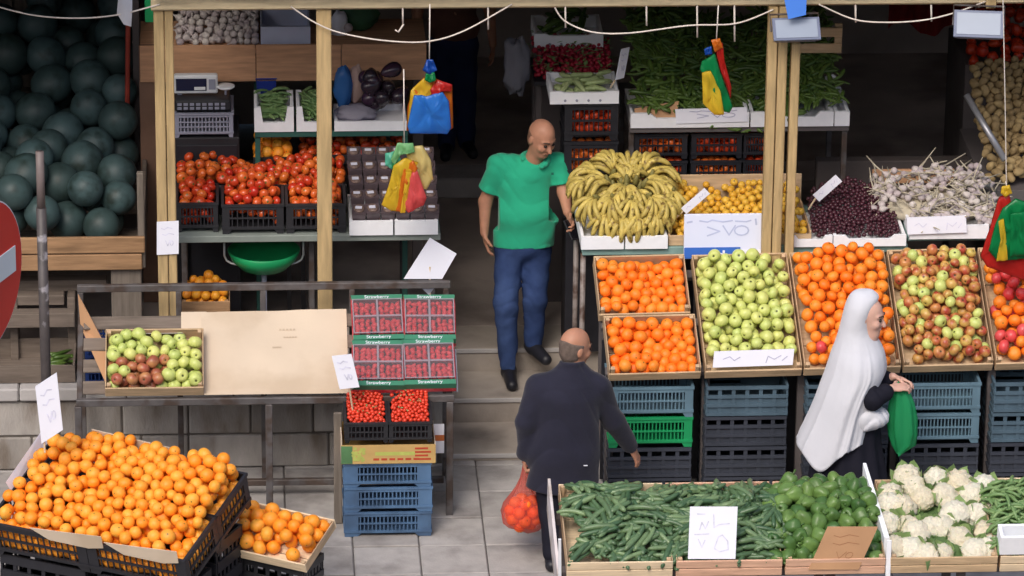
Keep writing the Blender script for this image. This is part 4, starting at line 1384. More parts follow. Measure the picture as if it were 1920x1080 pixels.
for r_ in range(2):
    for c_ in range(2):
        M = on_table(664 + c_ * 97, 0.005 + r_ * (td + 0.004), 0.018) @ Matrix.Translation((-0.012 * (1 - r_), 0, 0.0)) @ Matrix.Rotation(RAD((-0.8, 0.6, 0.9, -0.7)[r_ * 2 + c_]), 4, 'Z')
        where = ('lower', 'upper')[r_] + ' row, ' + ('by the cardboard' if c_ == 0 else 'by the table end')
        e = thing('strawberry_tray', 'green and red printed card tray of strawberries, ' + where, 'tray', M, 'strawberry trays on the sloping table')
        MB().box((0.006, 0.006, 0), (tw - 0.006, td - 0.006, 0.006)).build('base', m_blackdepth, e)
        for nm, y0, y1 in (('front_wall', 0, 0.006), ('back_wall', td - 0.006, td)):
            f_ = MB().box((0, y0, 0), (tw, y1, th * 0.42)).build(nm, m_trayred, e)
            MB().box((0, y0, th * 0.42 + 0.0005), (tw, y1, th)).build('green_band', m_traygreen, f_)
        # a folded flap along the top of front and back walls carries the lettering, tipped to the viewer
        for y0 in (0.0, td - 0.036):
            fl = MB().box((0.002, y0, th + 0.0005), (tw - 0.002, y0 + 0.036, th + 0.0035)).build('lettered_flap', m_traygreen, e)
            t_ = link('lettering', letter_me, fl)
            t_.matrix_basis = Matrix.Translation((tw / 2, y0 + 0.008, th + 0.0045))
        for x in (0, tw - 0.006):
            MB().box((x, 0.0065, 0), (x + 0.006, td - 0.0065, th * 0.9)).build('side_wall', m_trayred, e)
        rr = random.Random(90 + r_ * 2 + c_)
        for i in range(2):
            for j in range(2):
                w2, d2 = (tw - 0.02) / 2, (td - 0.09) / 2
                Mp = M @ Matrix.Translation((0.008 + i * (w2 + 0.003), 0.042 + j * (d2 + 0.003), 0.0075))
                pe = thing('strawberry_punnet', 'clear punnet of red strawberries in the tray, ' + where, 'punnet', Mp, 'strawberry punnets, ' + where)
                MB().add([(0.006, 0.006, 0), (w2 - 0.006, 0.006, 0), (w2 - 0.006, d2 - 0.006, 0), (0.006, d2 - 0.006, 0), (0, 0, 0.082), (w2, 0, 0.082), (w2, d2, 0.082), (0, d2, 0.082)],
                         [(0, 1, 5, 4), (1, 2, 6, 5), (2, 3, 7, 6), (3, 0, 4, 7), (4, 5, 6, 7)]).build('clear_box', m_clear, pe)
                MB().box((-0.002, -0.002, 0.083), (w2 + 0.002, 0.005, 0.087)).box((-0.002, d2 - 0.005, 0.083), (w2 + 0.002, d2 + 0.002, 0.087)).box((-0.002, 0.0055, 0.083), (0.005, d2 - 0.0055, 0.087)).box((w2 - 0.005, 0.0055, 0.083), (w2 + 0.002, d2 - 0.0055, 0.087)).build('lid_rim', m_rim, pe)
                for a in range(4):
                    for b in range(4):
                        link('strawberry', ME['strawb'], pe, Matrix.Translation((0.024 + a * (w2 - 0.048) / 3 + rr.uniform(-.004, .004), 0.024 + b * (d2 - 0.048) / 3 + rr.uniform(-.004, .004), 0.055 + rr.uniform(-.006, .008))) @ Matrix.Rotation(math.pi, 4, 'X') @ rotm(rr) @ Matrix.Scale(1.15, 4))
sp = price_board('small white card clipped to the side of the strawberry trays', W(852, 735, y=-0.62), W(858, 735, y=-0.66), W(848, 655, y=-0.4), 'lines', t=0.004)

# stack on the pavement: three blue crates, a printed fruit box, two black crates of small tomatoes
YK = W(720, 1006, z=0).y
xk = W(646, 960, y=YK).x
for i in range(3):
    place(T_blue, 'blue_crate', ('blue slotted plastic crate at the bottom of the stack on the pavement', 'middle blue slotted plastic crate of the pavement stack', 'blue slotted plastic crate right under the printed fruit box')[i].replace('right under', 'directly under'), 'crate',
          Matrix.Translation((xk + (0, 0.004, -0.003)[i], YK + (0, 0.003, 0.006)[i], 0.166 * i + 0.001)), 'blue crates stacked on the pavement')
zk = 0.166 * 3 + 0.002
fb = thing('printed_fruit_box', 'tan printed cardboard fruit box with a picture of green grapes', 'box', Matrix.Translation((xk - 0.02, YK - 0.01, zk)))
m_fb = mat('tan_printed_card', S(196, 162, 102), 0.7, 0.1, 8)
wk = 0.585
MB().prism([(0, 0), (wk, 0), (wk, 0.125), (0, 0.125)], 0, 0.006).build('front_wall', m_fb, fb)
MB().prism([(0, 0), (wk, 0), (wk, 0.125), (0, 0.125)], 0.374, 0.38).build('back_wall', m_fb, fb)
for x in (0, wk - 0.006):
    MB().box((x, 0.0065, 0), (x + 0.006, 0.3735, 0.16 if x == 0 else 0.125)).build('side_wall', m_card, fb)
MB().box((0.007, 0.007, 0.0), (wk - 0.007, 0.373, 0.006)).build('base', m_fb, fb)
m_pg = mat('print_green', S(86, 128, 84), 0.7, 0.15, 20)
m_py = mat('print_yellow_green', S(178, 186, 96), 0.7, 0.15, 20)
m_pr = mat('print_red', S(184, 70, 46), 0.7, 0.1, 20)
MB().box((0.0, -0.0014, 0.002), (wk * 0.12, -0.0004, 0.12)).build('green_print', m_pg, fb)
g_ = MB()
rg = random.Random(4)
for i in range(26):
    g_.lathe([(0.011, -0.0004), (0.011, 0.0004)], 8, Matrix.Translation((wk * (0.12 + 0.13 * rg.random()), -0.0012 - 0.0004 * i / 26, 0.02 + 0.09 * rg.random())) @ rot90)
g_.build('grape_print', m_py, fb)
MB().box((wk * 0.36, -0.001, 0.055), (wk * 0.78, -0.0004, 0.078)).build('yellow_band', m_py, fb)
l_ = MB()
for i in range(6):
    l_.box((wk * (0.34 + 0.085 * i), -0.0012, 0.022), (wk * (0.34 + 0.085 * i) + 0.036, -0.0004, 0.036))
for i in range(4):
    l_.box((wk * 0.78, -0.0016, 0.022 + i * 0.024), (wk * (0.95 - 0.03 * (i % 2)), -0.0004, 0.034 + i * 0.024))
l_.build('red_lettering', m_pr, fb)
zk2 = zk + 0.127
ME['cherry2'] = ME['cherry']
for i in range(2):
    place(T_plastic_crate(0.265, 0.34, 0.14, m_blackpl, 8, 0.1, 2), 'small_black_crate', ('small black crate of tiny red tomatoes, under the white card', 'small black crate of tiny red tomatoes with stalks, next to the table leg')[i], 'crate',
          Matrix.Translation((xk + 0.005 + i * 0.272, YK + 0.02, zk2)) @ Matrix.Rotation(RAD(5), 4, 'X'))
    heap(Matrix.Translation((xk + 0.018 + i * 0.272, YK + 0.034, zk2 + 0.02)) @ Matrix.Rotation(RAD(5), 4, 'X'), 0.24, 0.31, lambda u, v: 0.13 + 0.22 * v * (0.7 + 0.3 * math.sin(math.pi * u / 0.24)), 0.0135, [(1, 'cherry', 'small_tomato', 'tomato')],
         'x', 'x', seed=95 + i, layers=2.4, all_stuff=True, under=('small_tomatoes', 'tiny red tomatoes filling the small black crate ' + ('under the white card' if i == 0 else 'next to the table leg'), 'tomatoes'))
    st_ = MB()
    r2 = random.Random(7 + i)
    for q in range(16):
        p = Vector((r2.uniform(0.05, 0.2), r2.uniform(0.05, 0.3), 0))
        p.z = 0.13 + 0.22 * p.y * (0.7 + 0.3 * math.sin(math.pi * p.x / 0.24)) + 0.004
        st_.tube([p, p + Vector((r2.uniform(-.014, .014), r2.uniform(-.01, .01), 0.006))], 0.003, 5)
    tag(st_.build('tomato_stalks', m_leaf, None, False, Matrix.Translation((xk + 0.018 + i * 0.272, YK + 0.034, zk2 + 0.02)) @ Matrix.Rotation(RAD(5), 4, 'X')), 'pale green stalks among the tiny tomatoes ' + ('under the white card' if i == 0 else 'next to the table leg'), 'stalks', None, 'stuff')
price_board('white handwritten card on a stick above the tiny red tomatoes', W(637, 730, y=YK + 0.1), W(674, 726, y=YK + 0.1), W(622, 668, y=YK + 0.12), 'lines', stick=(W(655, 728, y=YK + 0.1), W(662, 775, y=YK + 0.13)))
hc = thing('hanging_label', 'small white and orange card hanging beside the printed fruit box', 'card', Matrix.Identity(4))
p0, p1 = W(812, 850, y=YA + 0.03), W(833, 795, y=YA + 0.03)
MB().cbox((p0.x, YA + 0.03, p0.z), (p1.x, YA + 0.034, p1.z), 0.001).build('card', m_paper, hc)
MB().box((p0.x + 0.01, YA + 0.0285, p0.z + 0.085), (p1.x, YA + 0.0292, p0.z + 0.125)).build('orange_print', mat('print_orange', S(196, 110, 60), 0.7, 0.1, 9), hc)
wb = thing('upright_board', 'narrow worn wooden board standing beside the printed fruit box', 'board', Matrix.Identity(4))
p0, p1 = W(626, 880, y=YK + 0.2), W(641, 775, y=YK + 0.2)
MB().cbox((p0.x, YK + 0.2, 0.0), (p1.x, YK + 0.225, p1.z), 0.004).build('board', m_greywood, wb)

bbx = thing('blue_tub', 'small deep blue tub standing behind the boxes of green chillies', 'tub', Matrix.Translation(W(481, 190, y=YG + 0.4)))
MB().prism([(0.008, 0), (0.122, 0), (0.13, 0.15), (0, 0.15)], 0, 0.1).build('body', mat('deep_blue_plastic', S(40, 60, 150), 0.4, 0.1, 6), bbx)
MB().cbox((-0.006, -0.006, 0.1505), (0.136, 0.106, 0.16), 0.003).build('rim', mat('deep_blue_plastic', S(40, 60, 150)), bbx)
# ------------------------------------------------------------------ sloping display of fruit crates beside the steps
YD = -0.75
zD = W(1230, 714, y=YD).z
SD = RAD(32)
AD = RAD(2.2)                                # the display stands slightly askew


def on_disp(px_, v=0.0, off=0.0, py_=712):
    x = W(px_, py_, y=YD).x
    return Matrix.Translation((x, YD + (x - W(1140, 712, y=YD).x) * math.tan(AD), zD)) @ Matrix.Rotation(AD, 4, 'Z') @ Matrix.Rotation(SD, 4, 'X') @ Matrix.Translation((0, v, off))


dst = thing('display_stand', 'dark wooden stand under the sloping fruit crates', 'stand', Matrix.Identity(4))
xd0, xd1 = W(1132, 712, y=YD).x, W(2060, 712, y=YD).x
LD = 0.92
for v in (0.06, 0.42, 0.80):
    MB().cbox((0.02, v, -0.05), (xd1 - xd0, v + 0.06, -0.009), 0.004, on_disp(1132)).build('bearer', m_dark, dst)
for i in range(6):
    x = xd0 + 0.03 + i * (xd1 - xd0 - 0.1) / 5
    for v in (0.08, 0.82):
        MB().cbox((x, YD + 0.10 + v * math.cos(SD), 0), (x + 0.05, YD + 0.10 + v * math.cos(SD) + 0.05, zD + v * math.sin(SD) - 0.06), 0.004).build('leg', m_dark, dst)
MB().cbox((xd0 + 0.02, YD + 0.44, 0.02), (xd1, YD + 0.45, zD + 0.1), 0.002).build('gap_shade_panel', m_blackdk, dst)  # black sheet standing in for the shade in gaps between the crate stacks


def wpx(a, b):
    return W(b, 712, y=YD).x - W(a, 712, y=YD).x - 0.006


def bulge(h0, h1, w, d):
    return lambda u, v: h0 + h1 * (0.55 + 0.45 * math.sin(math.pi * min(1, max(0, u / w)))) * (0.5 + 0.5 * math.sin(math.pi * min(1, max(0, v / d)) * 0.75)) + 0.012 * math.sin(17 * u + 3) * math.sin(15 * v)


# two crates of oranges, one above the other
w_ = wpx(1140, 1316)
for (v, nm, dd, px_, sd_) in ((0.0, 'lower', 0.43, 1140, 101), (0.455, 'upper', 0.44, 1133, 102)):
    M = on_disp(px_, v, 0.0 if v == 0 else 0.01)
    place(T_wood_crate(w_, dd, 0.075, 0.11), 'orange_crate', 'wooden crate of neatly set oranges, ' + nm + ' of the pair by the steps', 'crate', M, 'pair of orange crates by the steps')
    heap(M @ Matrix.Translation((0.014, 0.014, 0.004)), w_ - 0.028, dd - 0.03, lambda u, v2: 0.092 + 0.05 * v2 + 0.02 * math.sin(11 * u), 0.039, [(1, 'orange', 'orange', 'orange')],
         'bright orange in the ' + nm + ' of the two crates by the steps', 'oranges in the ' + nm + ' crate by the steps', seed=sd_, cut=1.7, layers=2.1, under=('orange_heap', 'oranges lower down in the ' + nm + ' crate by the steps', 'oranges'))
loose = W(1158, 497, y=YD + 0.75)
# green apples
w_ = wpx(1321, 1506)
M = on_disp(1321)
T_long = lambda w: T_wood_crate(w, 0.9, 0.075, 0.10, slats=1)
place(T_long(w_), 'green_apple_crate', 'long wooden crate heaped with green apples under the blue banded board', 'crate', M)
heap(M @ Matrix.Translation((0.014, 0.10, 0.004)), w_ - 0.028, 0.79, bulge(0.09, 0.10, w_, 0.8), 0.041, [(1, 'gapple', 'green_apple', 'apple')],
     'pale green apple heaped in the long crate under the blue banded board', 'green apples in the long crate', seed=103, cut=1.75, layers=2.4, under=('green_apple_heap', 'green apples under the top of the long heap', 'apples'))
price_board('long white card set along the front of the green apples', M @ V(0.05, 0.03, 0.075), M @ V(w_ - 0.06, 0.03, 0.08), M @ V(0.06, 0.10, 0.15), 'band', ink=m_ink_dark, w=0.006)
# big pile of oranges
w_ = wpx(1507, 1692)
M = on_disp(1507)
place(T_long(w_), 'orange_pile_crate', 'long wooden crate with a tall pile of oranges behind the woman', 'crate', M)
heap(M @ Matrix.Translation((0.014, 0.02, 0.004)), w_ - 0.028, 0.86, bulge(0.09, 0.17, w_, 0.86), 0.041, lambda u, v, r: ('pom', 'red_fruit', 'fruit') if (r.random() < 0.02 and u < 0.25) else ('orange', 'orange', 'orange'),
     {'orange': 'orange in the tall pile behind the woman in white', 'pom': 'single red fruit lying among the tall pile of oranges'},
     {'orange': 'oranges in the tall pile', 'pom': 'red fruits among the tall pile of oranges'}, seed=104, cut=1.75, layers=2.4, under=('orange_pile', 'oranges under the surface of the tall pile', 'oranges'))
# red and yellow apples
w_ = wpx(1694, 1866)
M = on_disp(1694)
place(T_long(w_), 'blushed_apple_crate', 'long wooden crate heaped with small red and yellow apples', 'crate', M)
heap(M @ Matrix.Translation((0.014, 0.04, 0.004)), w_ - 0.028, 0.84, bulge(0.09, 0.11, w_, 0.84), 0.036, [(0.8, 'rapple', 'blushed_apple', 'apple'), (0.2, 'gapple', 'green_apple', 'apple')],
     {'rapple': 'small red and yellow apple in the long crate beside the orange pile', 'gapple': 'small green apple among the red and yellow ones'},
     {'rapple': 'red and yellow apples in the long crate', 'gapple': 'green apples among the red and yellow ones'}, seed=105, cut=1.7, layers=2.4, under=('blushed_apple_heap', 'red and yellow apples under the top of the heap', 'apples'))
# mixed oranges and red fruit at the end
w_ = wpx(1868, 2050)
M = on_disp(1868)
place(T_long(w_), 'mixed_fruit_crate', 'wooden crate of oranges mixed with red fruit under the red and green bags', 'crate', M)
heap(M @ Matrix.Translation((0.014, 0.02, 0.004)), w_ - 0.028, 0.86, bulge(0.09, 0.16, w_, 0.86), 0.042, [(0.6, 'orange', 'orange', 'orange'), (0.4, 'pom', 'red_fruit', 'fruit')],
     {'orange': 'orange mixed with red fruit under the red and green bags', 'pom': 'red fruit mixed with oranges under the red and green bags'},
     {'orange': 'oranges in the mixed crate', 'pom': 'red fruits in the mixed crate'}, seed=106, cut=1.75, layers=2.4, under=('mixed_heap', 'oranges and red fruit under the top of the mixed crate', 'fruit'),
     cull=lambda p: p.x > W(2060, 600, y=p.y).x)
# plastic crates stacked under the display
zs = zD - 0.055
YC = YD + 0.03
hC = 0.215
m_ribg = mat('dark_ribbed_plastic', S(58, 62, 72), 0.45, 0.15, 6)
m_ribs = mat('slate_ribbed_plastic', S(78, 98, 112), 0.45, 0.15, 6)


def stack(a, b, kinds, where):
    x0, x1 = W(a, 760, y=YC).x, W(b, 760, y=YC).x
    zt_ = zs
    n = len(kinds)
    for i, k in enumerate(kinds):
        mm = {'slate': m_slatepl, 'green': m_greenpl, 'black': m_ribg, 'slater': m_ribs}[k]
        h = zs / n - 0.001
        T = T_ribbed_crate(x1 - x0, 0.4, h, mm, 4) if k in ('black', 'slater') else T_plastic_crate(x1 - x0, 0.4, h, mm, 18, 0.1, 2)
        col = {'slate': 'slate blue slotted', 'green': 'bright green slotted', 'black': 'black ribbed', 'slater': 'dark slate ribbed'}[k]
        lv = ('at the top', 'second from the top', 'third from the top', 'at the bottom')[i] if n == 4 else ''
        place(T, 'stacked_crate', f'{col} plastic crate {lv} under the {where}', 'crate', Matrix.Translation((x0 + random.Random(i + a).uniform(-.004, .004), YC + 0.004 * (i % 2), zs - (i + 1) * (zs / n))), 'crates stacked under the ' + where)


stack(1143, 1299, ('slate', 'green', 'black', 'black'), 'orange crates')
stack(1323, 1476, ('slater', 'black', 'black', 'black'), 'green apples')
stack(1512, 1668, ('slater', 'black', 'black', 'black'), 'orange pile')
stack(1690, 1838, ('slate', 'slate', 'black', 'black'), 'red and yellow apples')
stack(1862, 2010, ('slater', 'slater', 'black', 'black'), 'mixed fruit')

# ------------------------------------------------------------------ shelf behind the display
YH = 0.12
zH = W(1400, 462, y=YH).z
hs = thing('teal_shelf', 'long pale teal shelf carrying bananas and boxes of fruit', 'shelf', Matrix.Identity(4))
xh0, xh1 = W(1092, 466, y=YH).x, W(1702, 462, y=YH).x
MB().cbox((xh0, YH, zH - 0.05), (xh1, YH + 0.75, zH), 0.004).build('shelf_board', m_teal, hs)
MB().cbox((xh1 + 0.004, YH + 0.03, zH + 0.01), (W(2000, 462, y=YH).x, YH + 0.75, zH + 0.045), 0.004).build('shelf_board', m_teal, hs)
for px_ in (1094, 1500, 1880):
    x = W(px_, 500, y=YH).x
    for y in (YH + 0.04, YH + 0.65):
        MB().tube([(x, y, 0.0), (x, y, zH - 0.051)], 0.018, 10).build('leg', mat('scuffed_steel', S(150, 140, 136), 0.45, 0.15, 12, col2=S(90, 70, 62), c2scale=8), hs, True)
# bananas
for i, (a, b) in enumerate(((1089, 1170), (1172, 1252))):
    x0, x1 = W(a, 455, y=YH).x, W(b, 455, y=YH).x
    place(T_foam(x1 - x0 - 0.003, 0.55, 0.085, 0.0), 'foam_box', 'white foam box under the bananas, ' + ('at the shelf end' if i == 0 else 'next to the yellow fruit'), 'box', Matrix.Translation((x0, YH - 0.03, zH + 0.002)), 'foam boxes under the bananas')


def banana_mb(L=0.17, r=0.0165, curve=0.055):
    path, rs = [], []
    n = 10
    for i in range(n):
        t = i / (n - 1)
        path.append((L * t, 0, curve * (1 - (2 * t - 1) ** 2) - curve * 0.2 * t))
        e = min(t / 0.22, 1, (1 - t) / 0.16)
        rs.append(r * (0.35 + 0.65 * max(0, e) ** 0.6))
    return MB().tube(path, rs, 7)


ME['banana'] = banana_mb().mesh('banana', m_banana, True)
crownm = MB().lathe([(0.012, -0.03), (0.022, -0.01), (0.016, 0.02), (0.008, 0.045)], 8).mesh('stem', mat('banana_stem', S(120, 112, 60), 0.6, 0.2, 20), True)


def banana_hand(c, yaw, pitch, rng, nb=11, label='', s=1.0, roll=0.0):
    s *= 1.04
    M = Matrix.Translation(c) @ Matrix.Rotation(yaw, 4, 'Z') @ Matrix.Rotation(pitch, 4, 'Y') @ Matrix.Rotation(roll, 4, 'X') @ Matrix.Scale(s, 4)
    e = thing('banana_hand', label, 'bananas', M, 'hands of bananas heaped on the shelf')
    link('stem', crownm, e)
    for k in range(nb):
        row = k % 2
        t = (k - (nb - 1) / 2) / nb
        Mb = Matrix.Rotation(t * 1.6, 4, 'Z') @ Matrix.Translation((0.012, 0, 0.012 - 0.03 * row)) @ Matrix.Rotation(0.25 * row + rng.gauss(0, 0.05), 4, 'Y') @ Matrix.Rotation(rng.gauss(0, 0.12), 4, 'X') @ Matrix.Scale(rng.uniform(0.9, 1.08), 4)
        link('banana', ME['banana'], e, Mb)


rbn = random.Random(44)
bs = [  # px, py, depth, yaw deg (direction the fingers point), pitch deg (positive = tips down)
    (1140, 395, .10, -110, 62), (1165, 402, .07, -95, 66), (1195, 398, .08, -80, 64), (1222, 392, .10, -65, 60),
    (1120, 372, .16, -135, 48), (1150, 370, .15, -115, 45), (1185, 374, .14, -92, 45), (1215, 368, .15, -60, 45), (1236, 372, .15, -45, 50),
    (1110, 345, .28, -165, 30), (1140, 340, .3, 170, 20), (1175, 352, .28, -100, 25), (1208, 345, .28, -20, 25), (1226, 348, .26, -10, 35),
    (1120, 330, .42, 160, 10), (1150, 325, .44, 120, -25), (1180, 328, .42, 90, -30), (1205, 325, .42, 50, -15), (1222, 330, .42, 10, 10),
    (1165, 345, .36, 60, -10), (1192, 340, .36, 110, -15), (1160, 362, .24, -120, 30), (1188, 360, .24, -70, 32), (1172, 356, .28, -95, 15), (1150, 350, .30, 175, 10), (1200, 352, .30, 5, 10), (1175, 340, .33, 90, 0)]
for (px_, py_, yy, yaw, pit) in bs:
    banana_hand(W(px_, py_, y=YH + yy), RAD(yaw), RAD(pit), rbn, rbn.choice((9, 10, 11)), 'hand of ripe yellow bananas in the big heap on the teal shelf', 1.0)
banana_hand(W(1262, 355, y=YH + 0.2), RAD(-90), RAD(70), rbn, 7, 'small hand of bananas hanging beside the yellow fruit', 0.95)
fillb = tag(crumple(1.0, (0.24, 0.22, 0.11), 4, 0.1).build('banana_underlay', m_banana, None, True, Matrix.Translation(W(1172, 400, y=YH + 0.32))), 'mass of bananas beneath the heaped hands', 'bananas', None, 'stuff')
# yellow fruit
x0, x1 = W(1254, 455, y=YH).x, W(1522, 455, y=YH).x
yb = thing('yellow_fruit_box', 'long low wooden box of yellow fruit behind the posts', 'box', Matrix.Translation((x0, YH + 0.02, zH + 0.002)))
MB().cbox((0, 0, 0), (x1 - x0, 0.012, 0.07), 0.003).build('front_board', m_crate, yb)
MB().cbox((0, 0.6, 0), (x1 - x0, 0.612, 0.26), 0.003).build('back_board', m_crate, yb)
for x in (0, x1 - x0 - 0.012):
    MB().cbox((x, 0.013, 0), (x + 0.012, 0.599, 0.09), 0.003).build('side_board', m_crate_y, yb)
MB().box((0.013, 0.013, 0.001), (x1 - x0 - 0.013, 0.599, 0.01)).build('bottom_board', m_crate, yb)
heap(Matrix.Translation((x0 + 0.013, YH + 0.035, zH + 0.012)), x1 - x0 - 0.026, 0.57, lambda u, v: 0.085 + 0.28 * v + 0.02 * math.sin(14 * u), 0.027, [(1, 'loquat', 'yellow_fruit', 'fruit')],
     'small yellow fruit in the long box behind the timber posts', 'yellow fruits in the long box', seed=111, cut=1.6, layers=2.0, under=('yellow_fruit_heap', 'yellow fruit under the top layer of the long box', 'fruit'))
for i, (a, b) in enumerate(((1478, 1560), (1562, 1698))):
    xx0, xx1 = W(a, 448, y=YH).x, W(b, 448, y=YH).x
    place(T_foam(xx1 - xx0, 0.5, 0.075, 0.35), 'foam_box', ('short white foam box in front of the yellow fruit by the lone post', 'white foam box of small dark plums')[i], 'box', Matrix.Translation((xx0, YH - 0.03, zH + 0.002)))
xx0, xx1 = W(1524, 448, y=YH).x, W(1690, 448, y=YH).x
heap(Matrix.Translation((xx0, YH + 0.0, zH + 0.02)), xx1 - xx0, 0.55, lambda u, v: 0.06 + 0.36 * v * (0.6 + 0.4 * math.sin(math.pi * u / (xx1 - xx0))), 0.015, [(1, 'plum', 'plum', 'plum')],
     'x', 'x', seed=112, layers=2.2, all_stuff=True, under=('dark_plums', 'heap of small dark purple plums in the white foam box', 'plums'))
# fresh garlic with stalks
xx0, xx1 = W(1704, 445, y=YH).x, W(1852, 445, y=YH).x
place(T_foam(xx1 - xx0, 0.6, 0.09, 0.0), 'foam_box', 'white foam box heaped with fresh garlic and stalks', 'box', Matrix.Translation((xx0, YH - 0.03, zH + 0.047)))
gm = MB()
gm.lathe([(0.004, -0.022), (0.018, -0.018), (0.025, -0.004), (0.02, 0.012), (0.009, 0.026), (0.006, 0.036)], 9)
ME['fgarlic'] = gm.mesh('bulb', m_garlic, True)
stalks = [MB().tube([(0, 0, 0.03), (b * 0.3, 0, L * 0.5), (b, 0.01, L)], [0.006, 0.005, 0.003], 6).mesh('stalk', m_stalk, True) for L, b in ((0.13, 0.03), (0.18, -0.05), (0.1, 0.04))]
rg = random.Random(66)
xg0_, xg1_ = W(1640, 400, y=YH + 0.2).x, W(1872, 400, y=YH + 0.2).x
for i in range(260):
    u, v = rg.random(), rg.random()
    x = xg0_ + u * (xg1_ - xg0_)
    edge = min(1, u / 0.15, (1 - u) / 0.1)
    y = YH + 0.02 + 0.6 * v
    z = zH + 0.09 + (0.05 + 0.17 * v) * (0.45 + 0.55 * edge) + rg.uniform(-0.02, 0.02)
    if u < 0.28 and v < 0.35:
        continue
    e = thing('fresh_garlic', 'fresh garlic bulb with a dry stalk in the pale heap', 'garlic', Matrix.Translation((x, y, z)) @ Matrix.Rotation(rg.uniform(0, 6.28), 4, 'Z') @ Matrix.Rotation(rg.choice((1, -1)) * rg.gauss(1.4, 0.35), 4, 'X'), 'fresh garlic heaped on the shelf')
    link('bulb', ME['fgarlic'], e)
    link('stalk', rg.choice(stalks), e)
tag(crumple(1.0, (0.36, 0.26, 0.085), 9, 0.1).build('garlic_bed', m_stalk, None, True, Matrix.Translation(((xg0_ + xg1_) / 2, YH + 0.4, zH + 0.12))), 'bed of dry garlic leaves under the fresh garlic', 'garlic', None, 'stuff')
price_board('long white box end in front of the fresh garlic', W(1702, 440, y=YH - 0.05), W(1813, 436, y=YH - 0.05), W(1700, 408, y=YH - 0.04), 'band', ink=m_ink, w=0.005)
# white board with the blue band
bw = thing('blue_banded_board', 'white price board with a blue band below, leaning on the teal shelf', 'sign', Matrix.Translation(W(1282, 486, y=YH - 0.06)) @ Matrix.Rotation(RAD(-6), 4, 'X'))
wB = W(1427, 486, y=YH - 0.06).x - W(1282, 486, y=YH - 0.06).x
hB = W(1350, 405, y=YH - 0.06).z - W(1350, 486, y=YH - 0.06).z
MB().cbox((0, 0, 0), (wB, 0.02, hB), 0.004).build('board', mat('white_board', S(222, 228, 250), 0.5, 0.02, 4), bw)
MB().box((0.002, -0.002, 0.004), (wB * 0.73, -0.0006, hB * 0.26)).build('blue_band', mat('blue_print', S(58, 108, 196), 0.5, 0.08, 5), bw)
MB().box((wB * 0.735, -0.002, 0.004), (wB * 0.995, -0.0006, hB * 0.2)).build('white_label', m_paper, bw)
lt = MB()
for a, b, c_, d_ in ((.38, .06, .42, .15), (.43, .10, .52, .13), (.50, .06, .53, .19), (.54, .06, .62, .10), (.44, .05, .47, .08)):
    lt.box((wB * a, -0.0034, hB * b), (wB * c_, -0.0022, hB * d_))
lt.build('white_lettering', m_paper, bw)
sw = MB()
for pts in SCRIB['price']:
    sw.strip([(a * wB, (0.28 + 0.7 * b) * hB) for a, b in pts], 0.009, -0.0012)
sw.strip([(wB * 0.92, hB * 0.88), (wB * 0.93, hB * 0.76)], 0.012, -0.0012)
sw.strip([(wB * 0.04, hB * 0.82), (wB * 0.1, hB * 0.84)], 0.012, -0.0012)
sw.build('writing', mat('blue_pen', S(186, 194, 226), 0.7, 0.1, 9), bw)
# angled cards stuck into the fruit
def stick_card(label, a, b, wpix, y, st0):
    A, B = W(*a, y=y), W(*b, y=y)
    d = (B - A).normalized()
    n = Vector((-d.z, 0, d.x)) * 0.026 * wpix
    price_board(label, A - n, B - n, A + n, 'band', stick=(A, W(*st0, y=y)), w=0.004, t=0.005)


stick_card('narrow white card on a stick stuck between bananas and yellow fruit', (1282, 396), (1326, 358), 1.0, YH + 0.1, (1256, 420))
stick_card('narrow white card on a stick stuck into the dark plums', (1530, 372), (1573, 334), 1.2, YH + 0.25, (1516, 394))

# ------------------------------------------------------------------ back racks of the shop
YN = 1.0
zN = W(1380, 237, y=YN).z
rk = thing('pepper_rack', 'dark rack holding the white boxes of long green peppers', 'rack', Matrix.Identity(4))
xn0, xn1 = W(1180, 237, y=YN).x, W(1592, 237, y=YN).x
MB().cbox((xn0, YN, zN - 0.04), (xn1, YN + 0.9, zN), 0.004).build('shelf_board', m_dark, rk)
for x in (xn0, xn1 - 0.04):
    for y in (YN + 0.03, YN + 0.8):
        MB().cbox((x, y, 0.37), (x + 0.035, y + 0.035, zN - 0.041), 0.003).build('upright', m_steel, rk)
for i, (a, b) in enumerate(((1182, 1404), (1407, 1562), (1564, 1592))):
    x0, x1 = W(a, 230, y=YN).x, W(b, 230, y=YN).x
    place(T_foam(x1 - x0, 0.5, 0.10, 0.35 if i < 2 else 0.0), 'foam_box', ('wide white foam box of long green peppers with a brown card', 'white foam box of long green peppers behind the posts', 'narrow white foam box at the end of the pepper rack')[i], 'box', Matrix.Translation((x0, YN - 0.02, zN + 0.002)))
wN = xn1 - xn0
scatter_long(Matrix.Translation((xn0, YN + 0.01, zN + 0.02)), wN, 0.95, lambda u, v: 0.10 + 0.46 * v + 0.08 * math.sin(5 * u + 1), chilli_meshes, 330, 'long_green_pepper', 'long green pepper in the big sloping heap on the back rack', 'pepper',
             'long green peppers heaped on the back rack', 131, r=0.018, L=0.18, layers=2, spread=2.2)
rq = random.Random(77)
Ms = []
for i in range(900):
    u, v = rq.uniform(0.06, wN - 0.06), rq.uniform(0.02, 0.97)
    Ms.append(Matrix.Translation((xn0 + u, YN + 0.01 + v, zN + 0.02 + 0.10 + 0.46 * v + 0.08 * math.sin(5 * u + 1) - 0.045 - rq.random() * 0.03)) @ Matrix.Rotation(RAD(24), 4, 'X') @ Matrix.Rotation(rq.uniform(0, 6.28), 4, 'Z') @ Matrix.Rotation(rq.gauss(0, 0.15), 4, 'Y') @ Matrix.Scale(0.85, 4))
join_copies(chilli_meshes[1], Ms, 'pepper_bed', 'mass of long green peppers under the top of the heap', 'peppers')
